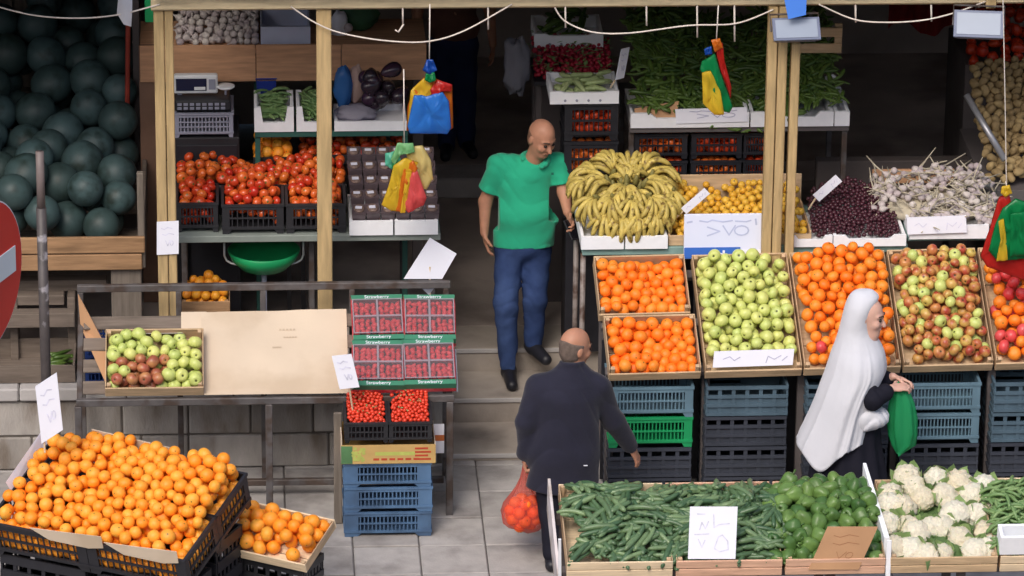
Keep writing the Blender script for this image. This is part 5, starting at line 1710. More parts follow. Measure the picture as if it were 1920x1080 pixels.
bcard = thing('brown_card', 'brown cardboard leaning in the wide box of long green peppers', 'cardboard', Matrix.Translation(W(1190, 222, y=YN)) @ Matrix.Rotation(RAD(-20), 4, 'X'))
MB().prism([(0, 0), (0.27, 0), (0.29, 0.11), (0.0, 0.065)], 0, 0.005).build('card', m_card_brown, bcard)
price_board('white card standing in the wide box of long green peppers', W(1268, 232, y=YN - 0.03), W(1402, 228, y=YN - 0.03), W(1266, 205, y=YN - 0.02), 'price', ink=m_ink_dark, w=0.006)
price_board('tilted white card between the radishes and the green peppers', W(1155, 150, y=YN), W(1170, 146, y=YN + 0.05), W(1166, 92, y=YN + 0.1), 'lines', stick=(W(1156, 150, y=YN), W(1148, 164, y=YN)))
# black crates of tomatoes under the pepper rack
k = 0
for r_ in range(3):
    for (a, b) in ((1188, 1288), (1296, 1390), (1394, 1444)):
        x0, x1 = W(a, 300, y=YN + 0.05).x, W(b, 300, y=YN + 0.05).x
        zz = zN - 0.05 - 0.19 * (r_ + 1)
        if zz < 0.4:
            continue
        place(T_plastic_crate(x1 - x0, 0.36, 0.175, m_blackdk, 8, 0.1, 2), 'tomato_crate', ('topmost', 'second', 'third')[r_] + ' black tomato crate of the ' + ('widest stack', 'middle stack', 'stack behind the doubled post')[(1188, 1296, 1394).index(a)] + ' under the pepper rack', 'crate', Matrix.Translation((x0, YN + 0.05, zz)), 'tomato crates under the pepper rack')
        heap(Matrix.Translation((x0 + 0.015, YN + 0.064, zz + 0.025)), x1 - x0 - 0.03, 0.16, lambda u, v: 0.14, 0.035, [(1, 'tomato', 'tomato', 'tomato')], 'x', 'x', seed=140 + k, layers=4, all_stuff=True,
             under=('crated_tomatoes', 'tomatoes inside the black crates under the pepper rack', 'tomatoes'))
        k += 1
bs_ = thing('crate_plinth', 'dark plinth under the stacked tomato crates', 'plinth', Matrix.Identity(4))
MB().cbox((xn0 + 0.06, YN + 0.06, 0.378), (W(1446, 300, y=YN).x, YN + 0.4, zN - 0.05 - 0.19 * 3 - 0.002), 0.004).build('block', m_blackdk, bs_)
# stack of boxes beside it: radishes and courgettes
YV = 0.92
zV = W(1100, 194, y=YV).z
x0, x1 = W(1031, 190, y=YV).x, W(1160, 190, y=YV).x
T_vc = T_plastic_crate(x1 - x0 - 0.1, 0.4, 0.26, m_blackdk, 8, 0.14, 2)
for i in range(3):
    zz = zV - 0.265 * (i + 1)
    if zz > 0.38:
        place(T_vc, 'tomato_crate', ('topmost', 'middle', 'lowest')[i] + ' tall black crate of tomatoes behind the man in green', 'crate', Matrix.Translation((x0 + 0.1, YV + 0.02, zz)), 'tall tomato crates behind the man in green')
        heap(Matrix.Translation((x0 + 0.115, YV + 0.036, zz + 0.035)), x1 - x0 - 0.13, 0.16, lambda u, v: 0.2, 0.036, [(1, 'tomato', 'tomato', 'tomato')], 'x', 'x', seed=150 + i, layers=6, all_stuff=True,
             under=('crated_tomatoes', 'tomatoes inside the tall black crates behind the man in green', 'tomatoes'))
pl = thing('crate_plinth', 'dark plinth under the tall tomato crates', 'plinth', Matrix.Identity(4))
MB().cbox((x0 + 0.12, YV + 0.05, 0.378), (x1 - 0.02, YV + 0.38, zV - 0.265 * 2 - 0.002 if zV - 0.265 * 3 <= 0.38 else zV - 0.265 * 3 - 0.002), 0.004).build('block', m_blackdk, pl)
place(T_foam(x1 - x0, 0.4, 0.085, 0.1, holes=True), 'foam_box', 'white foam box of pale courgettes behind the man in green', 'box', Matrix.Translation((x0, YV - 0.01, zV)))
m_courg = mat('courgette_skin', S(150, 168, 112), 0.4, 0.15, 20, rnd=S(172, 184, 132))
cg = [bent(0.14, 0.018, 0.008).mesh('courgette', m_courg, True)]
scatter_long(Matrix.Translation((x0 + 0.03, YV + 0.01, zV + 0.02)), x1 - x0 - 0.06, 0.34, lambda u, v: 0.07 + 0.16 * v, cg, 26, 'courgette', 'pale green courgette in the white foam box', 'courgette', 'courgettes in the foam box', 155, r=0.018, L=0.14)
x2, x3 = W(1000, 140, y=YV + 0.5).x, W(1150, 140, y=YV + 0.5).x
zR = W(1075, 150, y=YV + 0.42).z
rbx = thing('radish_box', 'dark tray of red radishes with leaves', 'tray', Matrix.Translation((x2, YV + 0.42, zR - 0.04)))
MB().cbox((0, 0, 0), (x3 - x2, 0.5, 0.03), 0.004).build('base', m_blackdk, rbx)
for x in (0.02, x3 - x2 - 0.06):
    MB().cbox((x, 0.1, 0.377 - zR + 0.04), (x + 0.04, 0.14, -0.001), 0.003).build('leg', m_dark, rbx)
heap(Matrix.Translation((x2, YV + 0.43, zR - 0.008)), x3 - x2, 0.45, lambda u, v: 0.05 + 0.3 * v, 0.018, [(1, 'radish', 'radish', 'radish')], 'x', 'x', seed=157, layers=2, all_stuff=True, under=('radishes', 'heap of red radishes in the dark tray', 'radishes'))
lv = MB()
rl = random.Random(9)
for i in range(160):
    p = Vector((rl.uniform(0, x3 - x2), rl.uniform(0, 0.45), 0))
    p.z = 0.05 + 0.3 * p.y + rl.uniform(0, 0.012)
    a = rl.uniform(0, 6.28)
    L = rl.uniform(0.03, 0.07)
    d = Vector((math.cos(a) * L, math.sin(a) * L, rl.uniform(-0.01, 0.02)))
    s_ = Vector((-math.sin(a), math.cos(a), 0)) * 0.009
    lv.add([p - s_ * 0.4, p + d * 0.5 - s_, p + d, p + d * 0.5 + s_, p + s_ * 0.4], [(0, 1, 2, 3, 4)])
tag(lv.build('radish_leaves', m_leaf, None, False, Matrix.Translation((x2, YV + 0.43, zR - 0.004))), 'green leaves among the red radishes', 'leaves', None, 'stuff')
x2, x3 = W(1002, 88, y=YV + 0.75).x, W(1131, 88, y=YV + 0.75).x
zU = W(1066, 90, y=YV + 0.75).z
place(T_foam(x3 - x2, 0.4, 0.10, 0.15, holes=True), 'foam_box', 'white foam box of dark greens above the radishes', 'box', Matrix.Translation((x2, YV + 0.75, zU)))
ust = thing('box_stand', 'dark stand behind the radishes under the box of greens', 'stand', Matrix.Identity(4))
MB().cbox((x2 + 0.01, YV + 0.95, 0.377), (x3 - 0.01, YV + 1.1, zU - 0.002), 0.004).build('column', m_dark, ust)
scatter_long(Matrix.Translation((x2 + 0.03, YV + 0.78, zU + 0.02)), x3 - x2 - 0.06, 0.34, lambda u, v: 0.08 + 0.35 * v, chilli_meshes, 24, 'dark_green_pepper', 'dark green pepper in the foam box above the radishes', 'pepper', 'dark peppers above the radishes', 158, r=0.018, L=0.17)
blob('hanging_clear_bag', 'crumpled clear plastic bag hanging beside the foam boxes', 'bag', 968, 122, YV + 0.4, 0.17, (0.48, 0.3, 1.15), film('grey_film', S(150, 150, 162), 0.3), 31, 0.35, 24, 2.6)
# root vegetables and red peppers at the far end of the shelf
YE = 0.75
m_bagg = film('clear_sheet', S(190, 190, 198), 0.5)
rkE = thing('root_stand', 'sloping steel edged stand of ginger and root vegetables', 'stand', Matrix.Identity(4))
MB().tube([W(1812, 178, y=YE + 0.3), W(1884, 300, y=YE)], 0.022, 8).build('edge_rail', mat('bright_steel', S(170, 170, 176), 0.35, 0.1, 9, metal=0.5), rkE, True)
xE0, xE1 = W(1840, 250, y=YE + 0.3).x, W(2020, 250, y=YE + 0.3).x
zE = W(1890, 330, y=YE).z
MB().cbox((xE0, YE, 0.3), (xE1, YE + 1.2, zE - 0.1), 0.004).build('base', m_dark, rkE)
ME['tuber2'] = ME['tuber']
heap(Matrix.Translation((xE0, YE, zE - 0.098)), xE1 - xE0, 1.1, lambda u, v: 0.10 + 0.42 * v, 0.03, [(1, 'tuber', 'root_vegetable', 'root')], 'pale brown knobbly root on the sloping steel edged stand', 'roots on the steel edged stand', seed=161, cut=1.6, layers=2.0,
     under=('root_heap', 'roots under the top of the sloping stand', 'roots'), cull=lambda p: p.x > W(1950, 250, y=p.y).x)
heap(Matrix.Translation((xE0 + 0.02, YE + 1.1, zE + 0.36)), xE1 - xE0, 0.8, lambda u, v: 0.1 + 0.55 * v, 0.042, [(1, 'redpep', 'red_pepper', 'pepper')], 'red pepper in the heap behind the roots', 'red peppers behind the roots', seed=162, cut=1.6, layers=2.0,
     under=('red_pepper_heap', 'red peppers under the top of the heap behind the roots', 'peppers'), cull=lambda p: p.x > W(1960, 100, y=p.y).x)
pbx = thing('pepper_stand', 'dark box under the red peppers', 'stand', Matrix.Identity(4))
MB().cbox((xE0 + 0.02, YE + 1.21, 0.377), (xE1, YE + 2.0, zE + 0.355), 0.004).build('box', m_dark, pbx)
# red cloth high at the back
rc = thing('red_banner', 'dark red cloth hung high inside the shop', 'cloth', Matrix.Identity(4))
p0, p1 = W(1665, 55, y=2.6), W(1830, -30, y=2.6)
vs, fs = [], []
for i in range(25):
    x = p0.x + (p1.x - p0.x) * i / 24
    for j, zz in enumerate((p0.z + 0.05 * math.sin(i * .4), p1.z)):
        vs.append((x, 2.6 + 0.03 * math.sin(i * 1.3), zz))
for i in range(24):
    fs.append((2 * i, 2 * i + 2, 2 * i + 3, 2 * i + 1))
MB().add(vs, fs).build('cloth', mat('red_cloth', S(130, 28, 26), 0.8, 0.15, 8), rc, True)
lw = thing('inner_wall', 'low grey wall across the back between the garlic and the dark shop', 'wall', Matrix.Identity(4))
p0, p1 = W(1530, 345, y=1.5), W(1850, 300, y=1.5)
MB().cbox((p0.x, 1.5, 0.377), (p1.x, 1.6, p1.z), 0.006).build('wall', mat('grey_inner_wall', S(84, 76, 74), 0.85, 0.15, 3), lw)
wbk = thing('wooden_trough', 'brown wooden trough edge behind the fresh garlic', 'trough', Matrix.Identity(4))
p0, p1 = W(1635, 345, y=0.9), W(1790, 318, y=0.9)
MB().cbox((p0.x, 0.9, p0.z), (p1.x, 0.93, p1.z), 0.004).build('board', m_panel, wbk)
MB().cbox((p0.x, 0.931, 0.3), (p0.x + 0.04, 0.96, p1.z - 0.01), 0.004).build('leg', m_dark, wbk)
MB().cbox((p1.x - 0.05, 0.931, 0.3), (p1.x - 0.01, 0.96, p1.z - 0.01), 0.004).build('leg', m_dark, wbk)
wcr = thing('hanging_crate', 'pale slatted wooden crate hung behind the doubled post', 'crate', Matrix.Identity(4))
for (a, b, t0, b0) in ((1530, 1580, 52, 70), (1500, 1578, 82, 100)):
    MB().cbox((W(a, t0, y=1.3).x, 1.3, W(a, b0, y=1.3).z), (W(b, t0, y=1.3).x, 1.315, W(b, t0, y=1.3).z), 0.003).build('slat', m_crate, wcr)
MB().cbox((W(1566, 60, y=1.3).x, 1.316, W(1566, 102, y=1.3).z), (W(1580, 60, y=1.3).x, 1.335, W(1566, 46, y=1.3).z), 0.003).build('batten', m_crate, wcr)
# ------------------------------------------------------------------ vegetable stall on the pavement: cucumbers, peppers, cauliflowers, pods
YQ = -3.02
zQ = W(1270, 1082, y=YQ).z
TQ = RAD(11)


def on_q(px_, off=0.0, v=0.0):
    x = W(px_, 1062, y=YQ).x
    return Matrix.Translation((x, YQ, zQ)) @ Matrix.Rotation(TQ, 4, 'X') @ Matrix.Translation((0, v, off))


DQ = 0.80
qs = [(1062, 1262, m_crate_pale), (1267, 1467, m_crate_pink), (1472, 1660, m_crate_pink), (1668, 1870, m_crate), (1874, 2070, m_crate_pale)]
nm = ['pale wooden crate of cucumbers with a white end panel', 'pinkish wooden crate of cucumbers behind the white price card', 'wooden crate of green peppers behind the brown card', 'wooden crate of cauliflowers', 'wooden crate of green pods next to the cauliflowers']
for (a, b, mm), lb in zip(qs, nm):
    w_ = W(b, 1062, y=YQ).x - W(a, 1062, y=YQ).x
    place(T_wood_crate(w_, DQ, 0.115, 0.12, mm, m_crate_y, slats=2), 'vegetable_crate', lb, 'crate', on_q(a), 'vegetable crates of the pavement stall')
sq = thing('pavement_stall', 'dark trestle stand carrying the crates of cucumbers, peppers and cauliflowers', 'stand', Matrix.Identity(4))
xq0, xq1 = on_q(1056).translation.x, on_q(2070).translation.x
for v in (0.08, 0.62):
    MB().cbox((xq0, v, -0.06), (xq1, v + 0.06, -0.008), 0.004, on_q(960) @ Matrix.Translation((-on_q(960).translation.x, 0, 0))).build('bearer', m_dark, sq)
for i in range(5):
    x = xq0 + 0.02 + i * (xq1 - xq0 - 0.1) / 4
    for v in (0.09, 0.63):
        MB().cbox((x, YQ + v, 0), (x + 0.05, YQ + v + 0.05, zQ + v * math.tan(TQ) - 0.06), 0.004).build('leg', m_dark, sq)
# white end panels of the stall
ep = thing('end_panel', 'pair of worn white boards closing the end of the cucumber crate', 'board', on_q(1056))
MB().prism([(-0.02, -0.3), (0.0, -0.3), (-0.018, 0.28), (-0.034, 0.28)], 0.0, 0.012).build('board', m_foam, ep)
MB().add([(-0.03, 0.02, 0.0), (-0.012, 0.02, 0.0), (-0.03, DQ - 0.02, 0.17), (-0.046, DQ - 0.02, 0.17), (-0.03, 0.02, -0.2), (-0.012, 0.02, -0.2), (-0.03, DQ - 0.02, -0.06), (-0.046, DQ - 0.02, -0.06)],
         [(0, 1, 2, 3), (0, 4, 5, 1), (1, 5, 6, 2), (2, 6, 7, 3), (3, 7, 4, 0)]).build('side_board', mat('scuffed_white_board', S(214, 206, 206), 0.7, 0.1, 6, col2=S(180, 168, 160), c2scale=5), ep)


def q_top(u, v):
    return 0.115 + 0.07 * math.sin(math.pi * min(1, v / DQ)) + 0.05 * math.exp(-((u - 0.62) / 0.35) ** 2) * min(1, v / 0.4) + 0.02 * math.sin(7 * u)


wcu = on_q(1462).translation.x - on_q(1062).translation.x
Mq = on_q(1062) @ Matrix.Translation((0.0, 0.015, 0.0))
scatter_long(Mq, wcu + 0.12, DQ - 0.03, q_top, cuke_meshes, 300, 'cucumber', 'small dark green cucumber in the wide heap of the pavement stall', 'cucumber', 'cucumbers heaped on the pavement stall', 171, r=0.0165, L=0.155, layers=2, main=0.4, spread=1.5)
rq = random.Random(172)
Ms = []
for i in range(430):
    u, v = rq.uniform(0.085, wcu + 0.05), rq.uniform(0.04, DQ - 0.08)
    Ms.append(Mq @ Matrix.Translation((u, v, q_top(u, v) - 0.045 - 0.03 * rq.random())) @ Matrix.Rotation(rq.uniform(0, 6.28), 4, 'Z') @ Matrix.Rotation(rq.gauss(0, 0.12), 4, 'Y'))
join_copies(cuke_meshes[0], Ms, 'cucumber_bed', 'cucumbers lower down in the wide heap', 'cucumbers')
# yellow cucumber flowers
m_flower = mat('yellow_flower', S(196, 206, 70), 0.6, 0.15, 20)
fl = MB()
for k in range(5):
    a = k * 1.257
    fl.add([(0, 0, 0), (0.02 * math.cos(a - .4), 0.02 * math.sin(a - .4), 0.008), (0.034 * math.cos(a), 0.034 * math.sin(a), 0.012), (0.02 * math.cos(a + .4), 0.02 * math.sin(a + .4), 0.008)], [(0, 1, 2, 3)])
fme = fl.mesh('yellow_flower', m_flower)
for (px_, py_) in ((1447, 980), (1465, 985), (1455, 970)):
    one(fme, 'yellow_flower', 'small yellow green blossom between the cucumbers and the peppers', 'flower', Matrix.Translation(W(px_, py_, y=YQ + 0.33)) @ Matrix.Rotation(0.5, 4, 'X'), 'blossoms among the cucumbers')
# green peppers
w_ = W(1660, 1062, y=YQ).x - W(1440, 1062, y=YQ).x
heap(on_q(1440) @ Matrix.Translation((0.0, 0.015, 0.004)), w_, DQ - 0.03, lambda u, v: 0.10 + 0.14 * math.sin(math.pi * min(1, v / DQ * 0.9)) * min(1, 0.35 + u / 0.3), 0.045, [(1, 'pepper', 'green_pepper', 'pepper')], 'glossy green pepper heaped behind the brown card', 'green peppers of the pavement stall', seed=175, cut=1.9, layers=2.6,
     under=('green_pepper_heap', 'green peppers lower down behind the brown card', 'peppers'))
# cauliflowers
cur = [sphere_mb(0.085, 34, 24, lambda q, s=s: Vector((q.x, q.y, q.z * 0.72)) * (0.94 + 0.10 * mnoise.noise(q * 2.6 + Vector((s, 0, 0))) + 0.26 * abs(mnoise.noise(q * 4.2 + Vector((0, s, 0)))))).mesh('curd', m_caul, True) for s in (1, 5, 9)]


def leaf_mesh(seed):
    r = random.Random(seed)
    mb = MB()
    for k in range(1):
        vs, fs = [], []
        for i in range(6):
            t = i / 5
            wv = 0.045 * math.sin(math.pi * min(1, t * 0.85 + 0.12))
            for j in (-1, 0, 1):
                vs.append((0.055 + 0.045 * math.sin(t * 1.6), j * wv, -0.05 + 0.105 * t - abs(j) * 0.008 + 0.006 * math.sin(7 * t + j + seed)))
        for i in range(5):
            for j in range(2):
                fs.append((i * 3 + j, i * 3 + j + 1, i * 3 + j + 4, i * 3 + j + 3))
        mb.add(vs, fs)
    return mb.mesh('leaf', m_leaf, True)


lfm = [leaf_mesh(i) for i in range(3)]
rc_ = random.Random(33)
cl = [(1668, 925), (1700, 893), (1755, 900), (1800, 905), (1665, 950), (1712, 915), (1690, 950), (1730, 935), (1772, 930), (1820, 928), (1845, 910),
      (1660, 985), (1700, 985), (1745, 990), (1790, 965), (1830, 965), (1855, 950), (1680, 1030), (1720, 1000), (1765, 990), (1800, 1010), (1850, 1000), (1705, 1035), (1765, 1040), (1830, 1035), (1735, 1045), (1860, 1030)]
Mc = on_q(1668)
Mci = Mc.inverted()
for i, (px_, py_) in enumerate(cl):
    t = min(1, max(0, (1045 - py_) / 150))
    p = None
    yy = YQ + 0.09 + t * 0.62
    c = W(px_, py_, y=yy)
    M = Matrix.Translation(c) @ Matrix.Rotation(RAD(28) + rc_.gauss(0, 0.25), 4, 'X') @ Matrix.Rotation(rc_.gauss(0, 0.3), 4, 'Y') @ Matrix.Rotation(rc_.uniform(0, 6.28), 4, 'Z') @ Matrix.Scale(rc_.uniform(0.78, 1.12), 4)
    e = thing('cauliflower', 'creamy white cauliflower with trimmed pale green leaves in the pavement stall', 'cauliflower', M, 'cauliflowers of the pavement stall')
    link('curd', rc_.choice(cur), e)
    for k in range(6):
        link('leaf', rc_.choice(lfm), e, Matrix.Rotation(k * 1.047 + rc_.gauss(0, 0.15), 4, 'Z'))
wca = W(1866, 1062, y=YQ).x - W(1672, 1062, y=YQ).x
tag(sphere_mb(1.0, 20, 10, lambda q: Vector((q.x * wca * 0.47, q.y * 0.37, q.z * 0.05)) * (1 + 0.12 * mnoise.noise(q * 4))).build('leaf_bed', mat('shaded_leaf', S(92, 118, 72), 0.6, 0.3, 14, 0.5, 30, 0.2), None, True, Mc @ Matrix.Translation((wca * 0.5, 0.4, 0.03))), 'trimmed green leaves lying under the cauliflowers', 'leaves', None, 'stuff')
# pods
w_ = 0.5
scatter_long(on_q(1850) @ Matrix.Translation((0, 0.02, 0)), w_, DQ - 0.05, lambda u, v: 0.12 + 0.12 * math.sin(math.pi * v / DQ) * min(1, 0.4 + u / 0.2), bean_meshes, 290, 'green_pod', 'pale green pod in the heap beside the cauliflowers', 'pod', 'green pods of the pavement stall', 178, r=0.0125, L=0.11, layers=3, spread=2)
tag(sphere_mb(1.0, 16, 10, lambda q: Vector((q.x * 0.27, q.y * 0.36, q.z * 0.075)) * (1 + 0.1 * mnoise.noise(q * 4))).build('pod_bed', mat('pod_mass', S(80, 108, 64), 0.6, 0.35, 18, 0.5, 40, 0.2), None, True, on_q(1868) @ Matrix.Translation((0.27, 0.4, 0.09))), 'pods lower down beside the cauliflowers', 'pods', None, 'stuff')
place(T_foam(0.36, 0.14, 0.12, 0.0), 'foam_box', 'white foam box standing in front of the green pods', 'box', on_q(1872, 0.125, 0.0))
# cards of the stall
price_board('white handwritten price card standing in front of the cucumbers', W(1290, 1048, y=YQ - 0.02), W(1379, 1048, y=YQ - 0.02), W(1294, 950, y=YQ + 0.06), 'price2', w=0.007)
price_board('brown cardboard price card leaning in the green peppers', W(1516, 1068, y=YQ - 0.02), W(1610, 1068, y=YQ - 0.02), W(1552, 988, y=YQ + 0.0), 'lines', m_card_brown, m_ink_brown, w=0.004)
dv = thing('divider_board', 'thin white board dividing the peppers from the cauliflowers', 'board', Matrix.Identity(4))
A, B, C_, D_ = W(1618, 868, y=YQ + 0.75), W(1624, 868, y=YQ + 0.75), W(1668, 1008, y=YQ + 0.08), W(1658, 1008, y=YQ + 0.08)
dn = Vector((0, 0, -0.2))
MB().add([A, B, C_, D_, A + dn, B + dn, C_ + dn, D_ + dn], [(0, 1, 2, 3), (0, 4, 5, 1), (1, 5, 6, 2), (2, 6, 7, 3), (3, 7, 4, 0)]).build('board', m_foam, dv)
MB().cbox((C_.x - 0.028, YQ - 0.012, zQ - 0.1), (C_.x, YQ - 0.001, W(1660, 1012, y=YQ).z), 0.002).build('upright', m_foam, dv)
bc = thing('brown_card', 'small brown card stuck between the cauliflowers and the pods', 'card', Matrix.Translation(W(1872, 955, y=YQ + 0.4)) @ Matrix.Rotation(RAD(-30), 4, 'X') @ Matrix.Rotation(RAD(28), 4, 'Y'))
MB().cbox((-0.035, 0, -0.06), (0.035, 0.004, 0.09), 0.001).build('card', m_card_brown, bc)

# ------------------------------------------------------------------ big tilted bin of pale oranges
YAWB, TB = RAD(-27), RAD(16)
fr = W(345, 1052, z=0.80)                    # front corner next to the small tray
WB_, DB_ = 1.30, 0.84
ex = Matrix.Rotation(YAWB, 3, 'Z') @ Vector((1, 0, 0))
MBin = frame(fr - ex * WB_, YAWB, TB)
HB = 0.24
T_bb = T_plastic_crate(WB_ / 2 - 0.004, DB_ / 2 - 0.003, HB, m_blackdk, 13, 0.1, 2)
for i in range(2):
    for j in range(2):
        place(T_bb, 'black_crate', 'black slotted crate of the tilted bin, ' + (('front', 'rear')[j] + (' far end' if i == 0 else ' beside the small tray')), 'crate', MBin @ Matrix.Translation((i * WB_ / 2 + 0.002, j * DB_ / 2 + 0.0015, -HB)), 'black crates of the tilted orange bin')
# supporting black crates below
for i in range(2):
    for j in range(2):
        p = MBin @ Vector((i * WB_ / 2 + 0.03, j * DB_ / 2 + 0.03, -HB))
        hh = p.z - 0.005 - (0.0 if j == 0 else 0.0)
        e = place(T_ribbed_crate(WB_ / 2 - 0.08, DB_ / 2 - 0.08, hh, m_blackdk, 6), 'support_crate', 'black ribbed crate supporting the tilted orange bin, ' + ('front', 'rear')[j] + (' far end' if i == 0 else ' near the small tray'), 'crate', Matrix.Translation((p.x, p.y, 0)) @ Matrix.Rotation(YAWB, 4, 'Z'), 'crates under the orange bin')


def bin_top(u, v):
    e = min(1, u / 0.12, (WB_ - u) / 0.10)
    return 0.24 + 0.025 + 0.10 * math.sin(math.pi * min(1, v / DB_ * 0.62)) * (0.35 + 0.65 * max(0, e)) + 0.015 * math.sin(8 * u + 2) * math.sin(7 * v)


heap(MBin @ Matrix.Translation((0.014, 0.016, -HB + 0.03)), WB_ - 0.028, DB_ - 0.03, lambda u, v: bin_top(u, v), 0.040, [(1, 'citrus', 'citrus_fruit', 'citrus')], 'pale orange citrus fruit in the big heap of the tilted black bin', 'citrus fruits heaped in the tilted black bin', seed=181, cut=1.75, layers=2.6,
     under=('citrus_heap', 'citrus fruit lower down in the tilted black bin', 'citrus'), cull=lambda p: p.x < W(-60, 950, y=p.y).x)
# oranges showing through the slots of the front and the side
for (M, w_, sd_) in ((MBin @ Matrix.Translation((0.02, 0.016, -HB + 0.035)), WB_ - 0.04, 182), (MBin @ Matrix.Translation((WB_ - 0.016, 0.02, -HB + 0.035)) @ Matrix.Rotation(math.pi / 2, 4, 'Z'), DB_ - 0.04, 183)):
    heap(M, w_, 0.09, lambda u, v: 0.17, 0.038, [(1, 'citrus', 'citrus_fruit', 'citrus')], 'x', 'x', seed=sd_, layers=5, all_stuff=True, under=('crated_citrus', 'citrus fruit showing through the slots of the black bin', 'citrus'))
# cardboard liners along the front edge
for i, (u0, u1) in enumerate(((0.30, 0.78), (0.79, 1.27))):
    e = thing('card_liner', 'tan cardboard liner folded over the front edge of the black bin, ' + ('at the sunken middle' if i == 0 else 'beside the front corner'), 'cardboard', MBin @ Matrix.Translation((0, -0.012, 0)))
    MB().prism([(u0, 0.035), (u0 + 0.12, -0.03), (u1 - 0.1, -0.035), (u1, -0.01), (u1, 0.075), (u0 + 0.2, 0.05)], -0.004, 0.0).build('card', m_card, e)
cb = thing('card_liner', 'thin cardboard edge standing behind the heap of pale oranges', 'cardboard', MBin @ Matrix.Translation((0, DB_ - 0.02, 0)))
MB().prism([(0.3, -0.02), (0.85, -0.02), (0.85, 0.10), (0.3, 0.13)], 0, 0.005).build('card', m_card, cb)
ln = thing('paper_liner', 'white paper edge along the end of the orange bin', 'paper', MBin @ Matrix.Translation((0, 0, 0)))
MB().add([(0.004, 0.3, 0), (0.004, DB_ - 0.05, 0), (-0.02, DB_ - 0.05, 0.09), (-0.02, 0.3, 0.06)], [(0, 1, 2, 3)]).build('paper', m_paper, ln)
pcd = W(85, 830, y=-2.5)
price_board('tall white handwritten card on a stick at the corner of the orange bin', W(78, 832, y=-2.45), W(118, 806, y=-2.45), W(66, 725, y=-2.42), 'lines', stick=(W(80, 800, y=-2.45), W(84, 850, y=-2.45)))

# ------------------------------------------------------------------ small tray of pale oranges on black crates
frs = W(576, 1075, z=0.46)
YAWS, TSm = RAD(-30), RAD(22)
exs = Matrix.Rotation(YAWS, 3, 'Z') @ Vector((1, 0, 0))
MS = frame(frs - exs * 0.58, YAWS, TSm)
place(T_wood_crate(0.58, 0.40, 0.07, 0.07, m_crate_pale, m_crate_y), 'small_orange_tray', 'shallow wooden tray of large pale oranges beside the black bin', 'tray', MS)
ME['citrus3'] = sphere_mb(0.045, 16, 10, f_orange).mesh('citrus_fruit', m_citrus, True)
heap(MS @ Matrix.Translation((0.014, 0.014, 0.004)), 0.552, 0.372, lambda u, v: 0.10 + 0.05 * math.sin(math.pi * v / 0.37), 0.043, [(1, 'citrus3', 'citrus_fruit', 'citrus')], 'large pale orange in the shallow wooden tray beside the black bin', 'citrus fruits in the shallow tray', seed=191, cut=1.75, layers=2.1,
     under=('tray_citrus_heap', 'citrus fruit lower down in the shallow tray', 'citrus'), cull=None, fill=0.7)
p = MS @ Vector((0.04, 0.05, -0.01))
place(T_ribbed_crate(0.48, 0.26, p.z - 0.01, m_blackpl, 5), 'support_crate', 'black ribbed crate standing under the shallow tray of oranges', 'crate', Matrix.Translation((p.x, p.y, 0)) @ Matrix.Rotation(YAWS, 4, 'Z'))
# ------------------------------------------------------------------ people
m_skin = mat('skin', S(194, 140, 114), 0.5, 0.1, 18, 0.15, 60, 0.4, sss=0.08)
m_skin_d = mat('skin_tan', S(184, 132, 106), 0.5, 0.08, 14, 0.05, 90, 0.4, sss=0.08)
m_skin_f = mat('skin_fair', S(214, 170, 152), 0.5, 0.06, 14, 0.05, 90, 0.4, sss=0.08)
m_polo = mat('green_polo_cloth', S(46, 178, 138), 0.85, 0.06, 9, 0.5, 16, 0.2, sheen=0.2)
m_jeans = mat('blue_denim', S(48, 66, 108), 0.9, 0.16, 9, 0.5, 24, 0.2, col2=S(62, 82, 126), c2scale=3)
m_shoe = mat('black_shoe', S(34, 34, 40), 0.45, 0.1, 9)
m_navy = mat('dark_navy_cloth', S(40, 40, 54), 0.9, 0.1, 7, 0.5, 16, 0.15, sheen=0.15)
m_blackcl = mat('black_cloth', S(32, 32, 42), 0.9, 0.1, 7, 0.15, 160, 0.15)
m_whitecl = mat('white_cloth', S(208, 209, 216), 0.85, 0.02, 6, 0.35, 14, 0.2, sheen=0.2)
m_hairg = mat('short_grey_hair', S(112, 98, 90), 0.9, 0.2, 40, 0.5, 300, 0.2)
m_eye = mat('dark_eye', S(40, 32, 30), 0.2, 0.0)
m_brow = mat('eyebrow_hair', S(84, 66, 56), 0.9, 0.1, 30)
m_lip = mat('lips', S(160, 96, 84), 0.5, 0.05, 20)


def basis(f, up=(0, 0, 1)):
    f = Vector(f).normalized()
    r = f.cross(Vector(up)).normalized()
    u = r.cross(f)
    return r, f, u


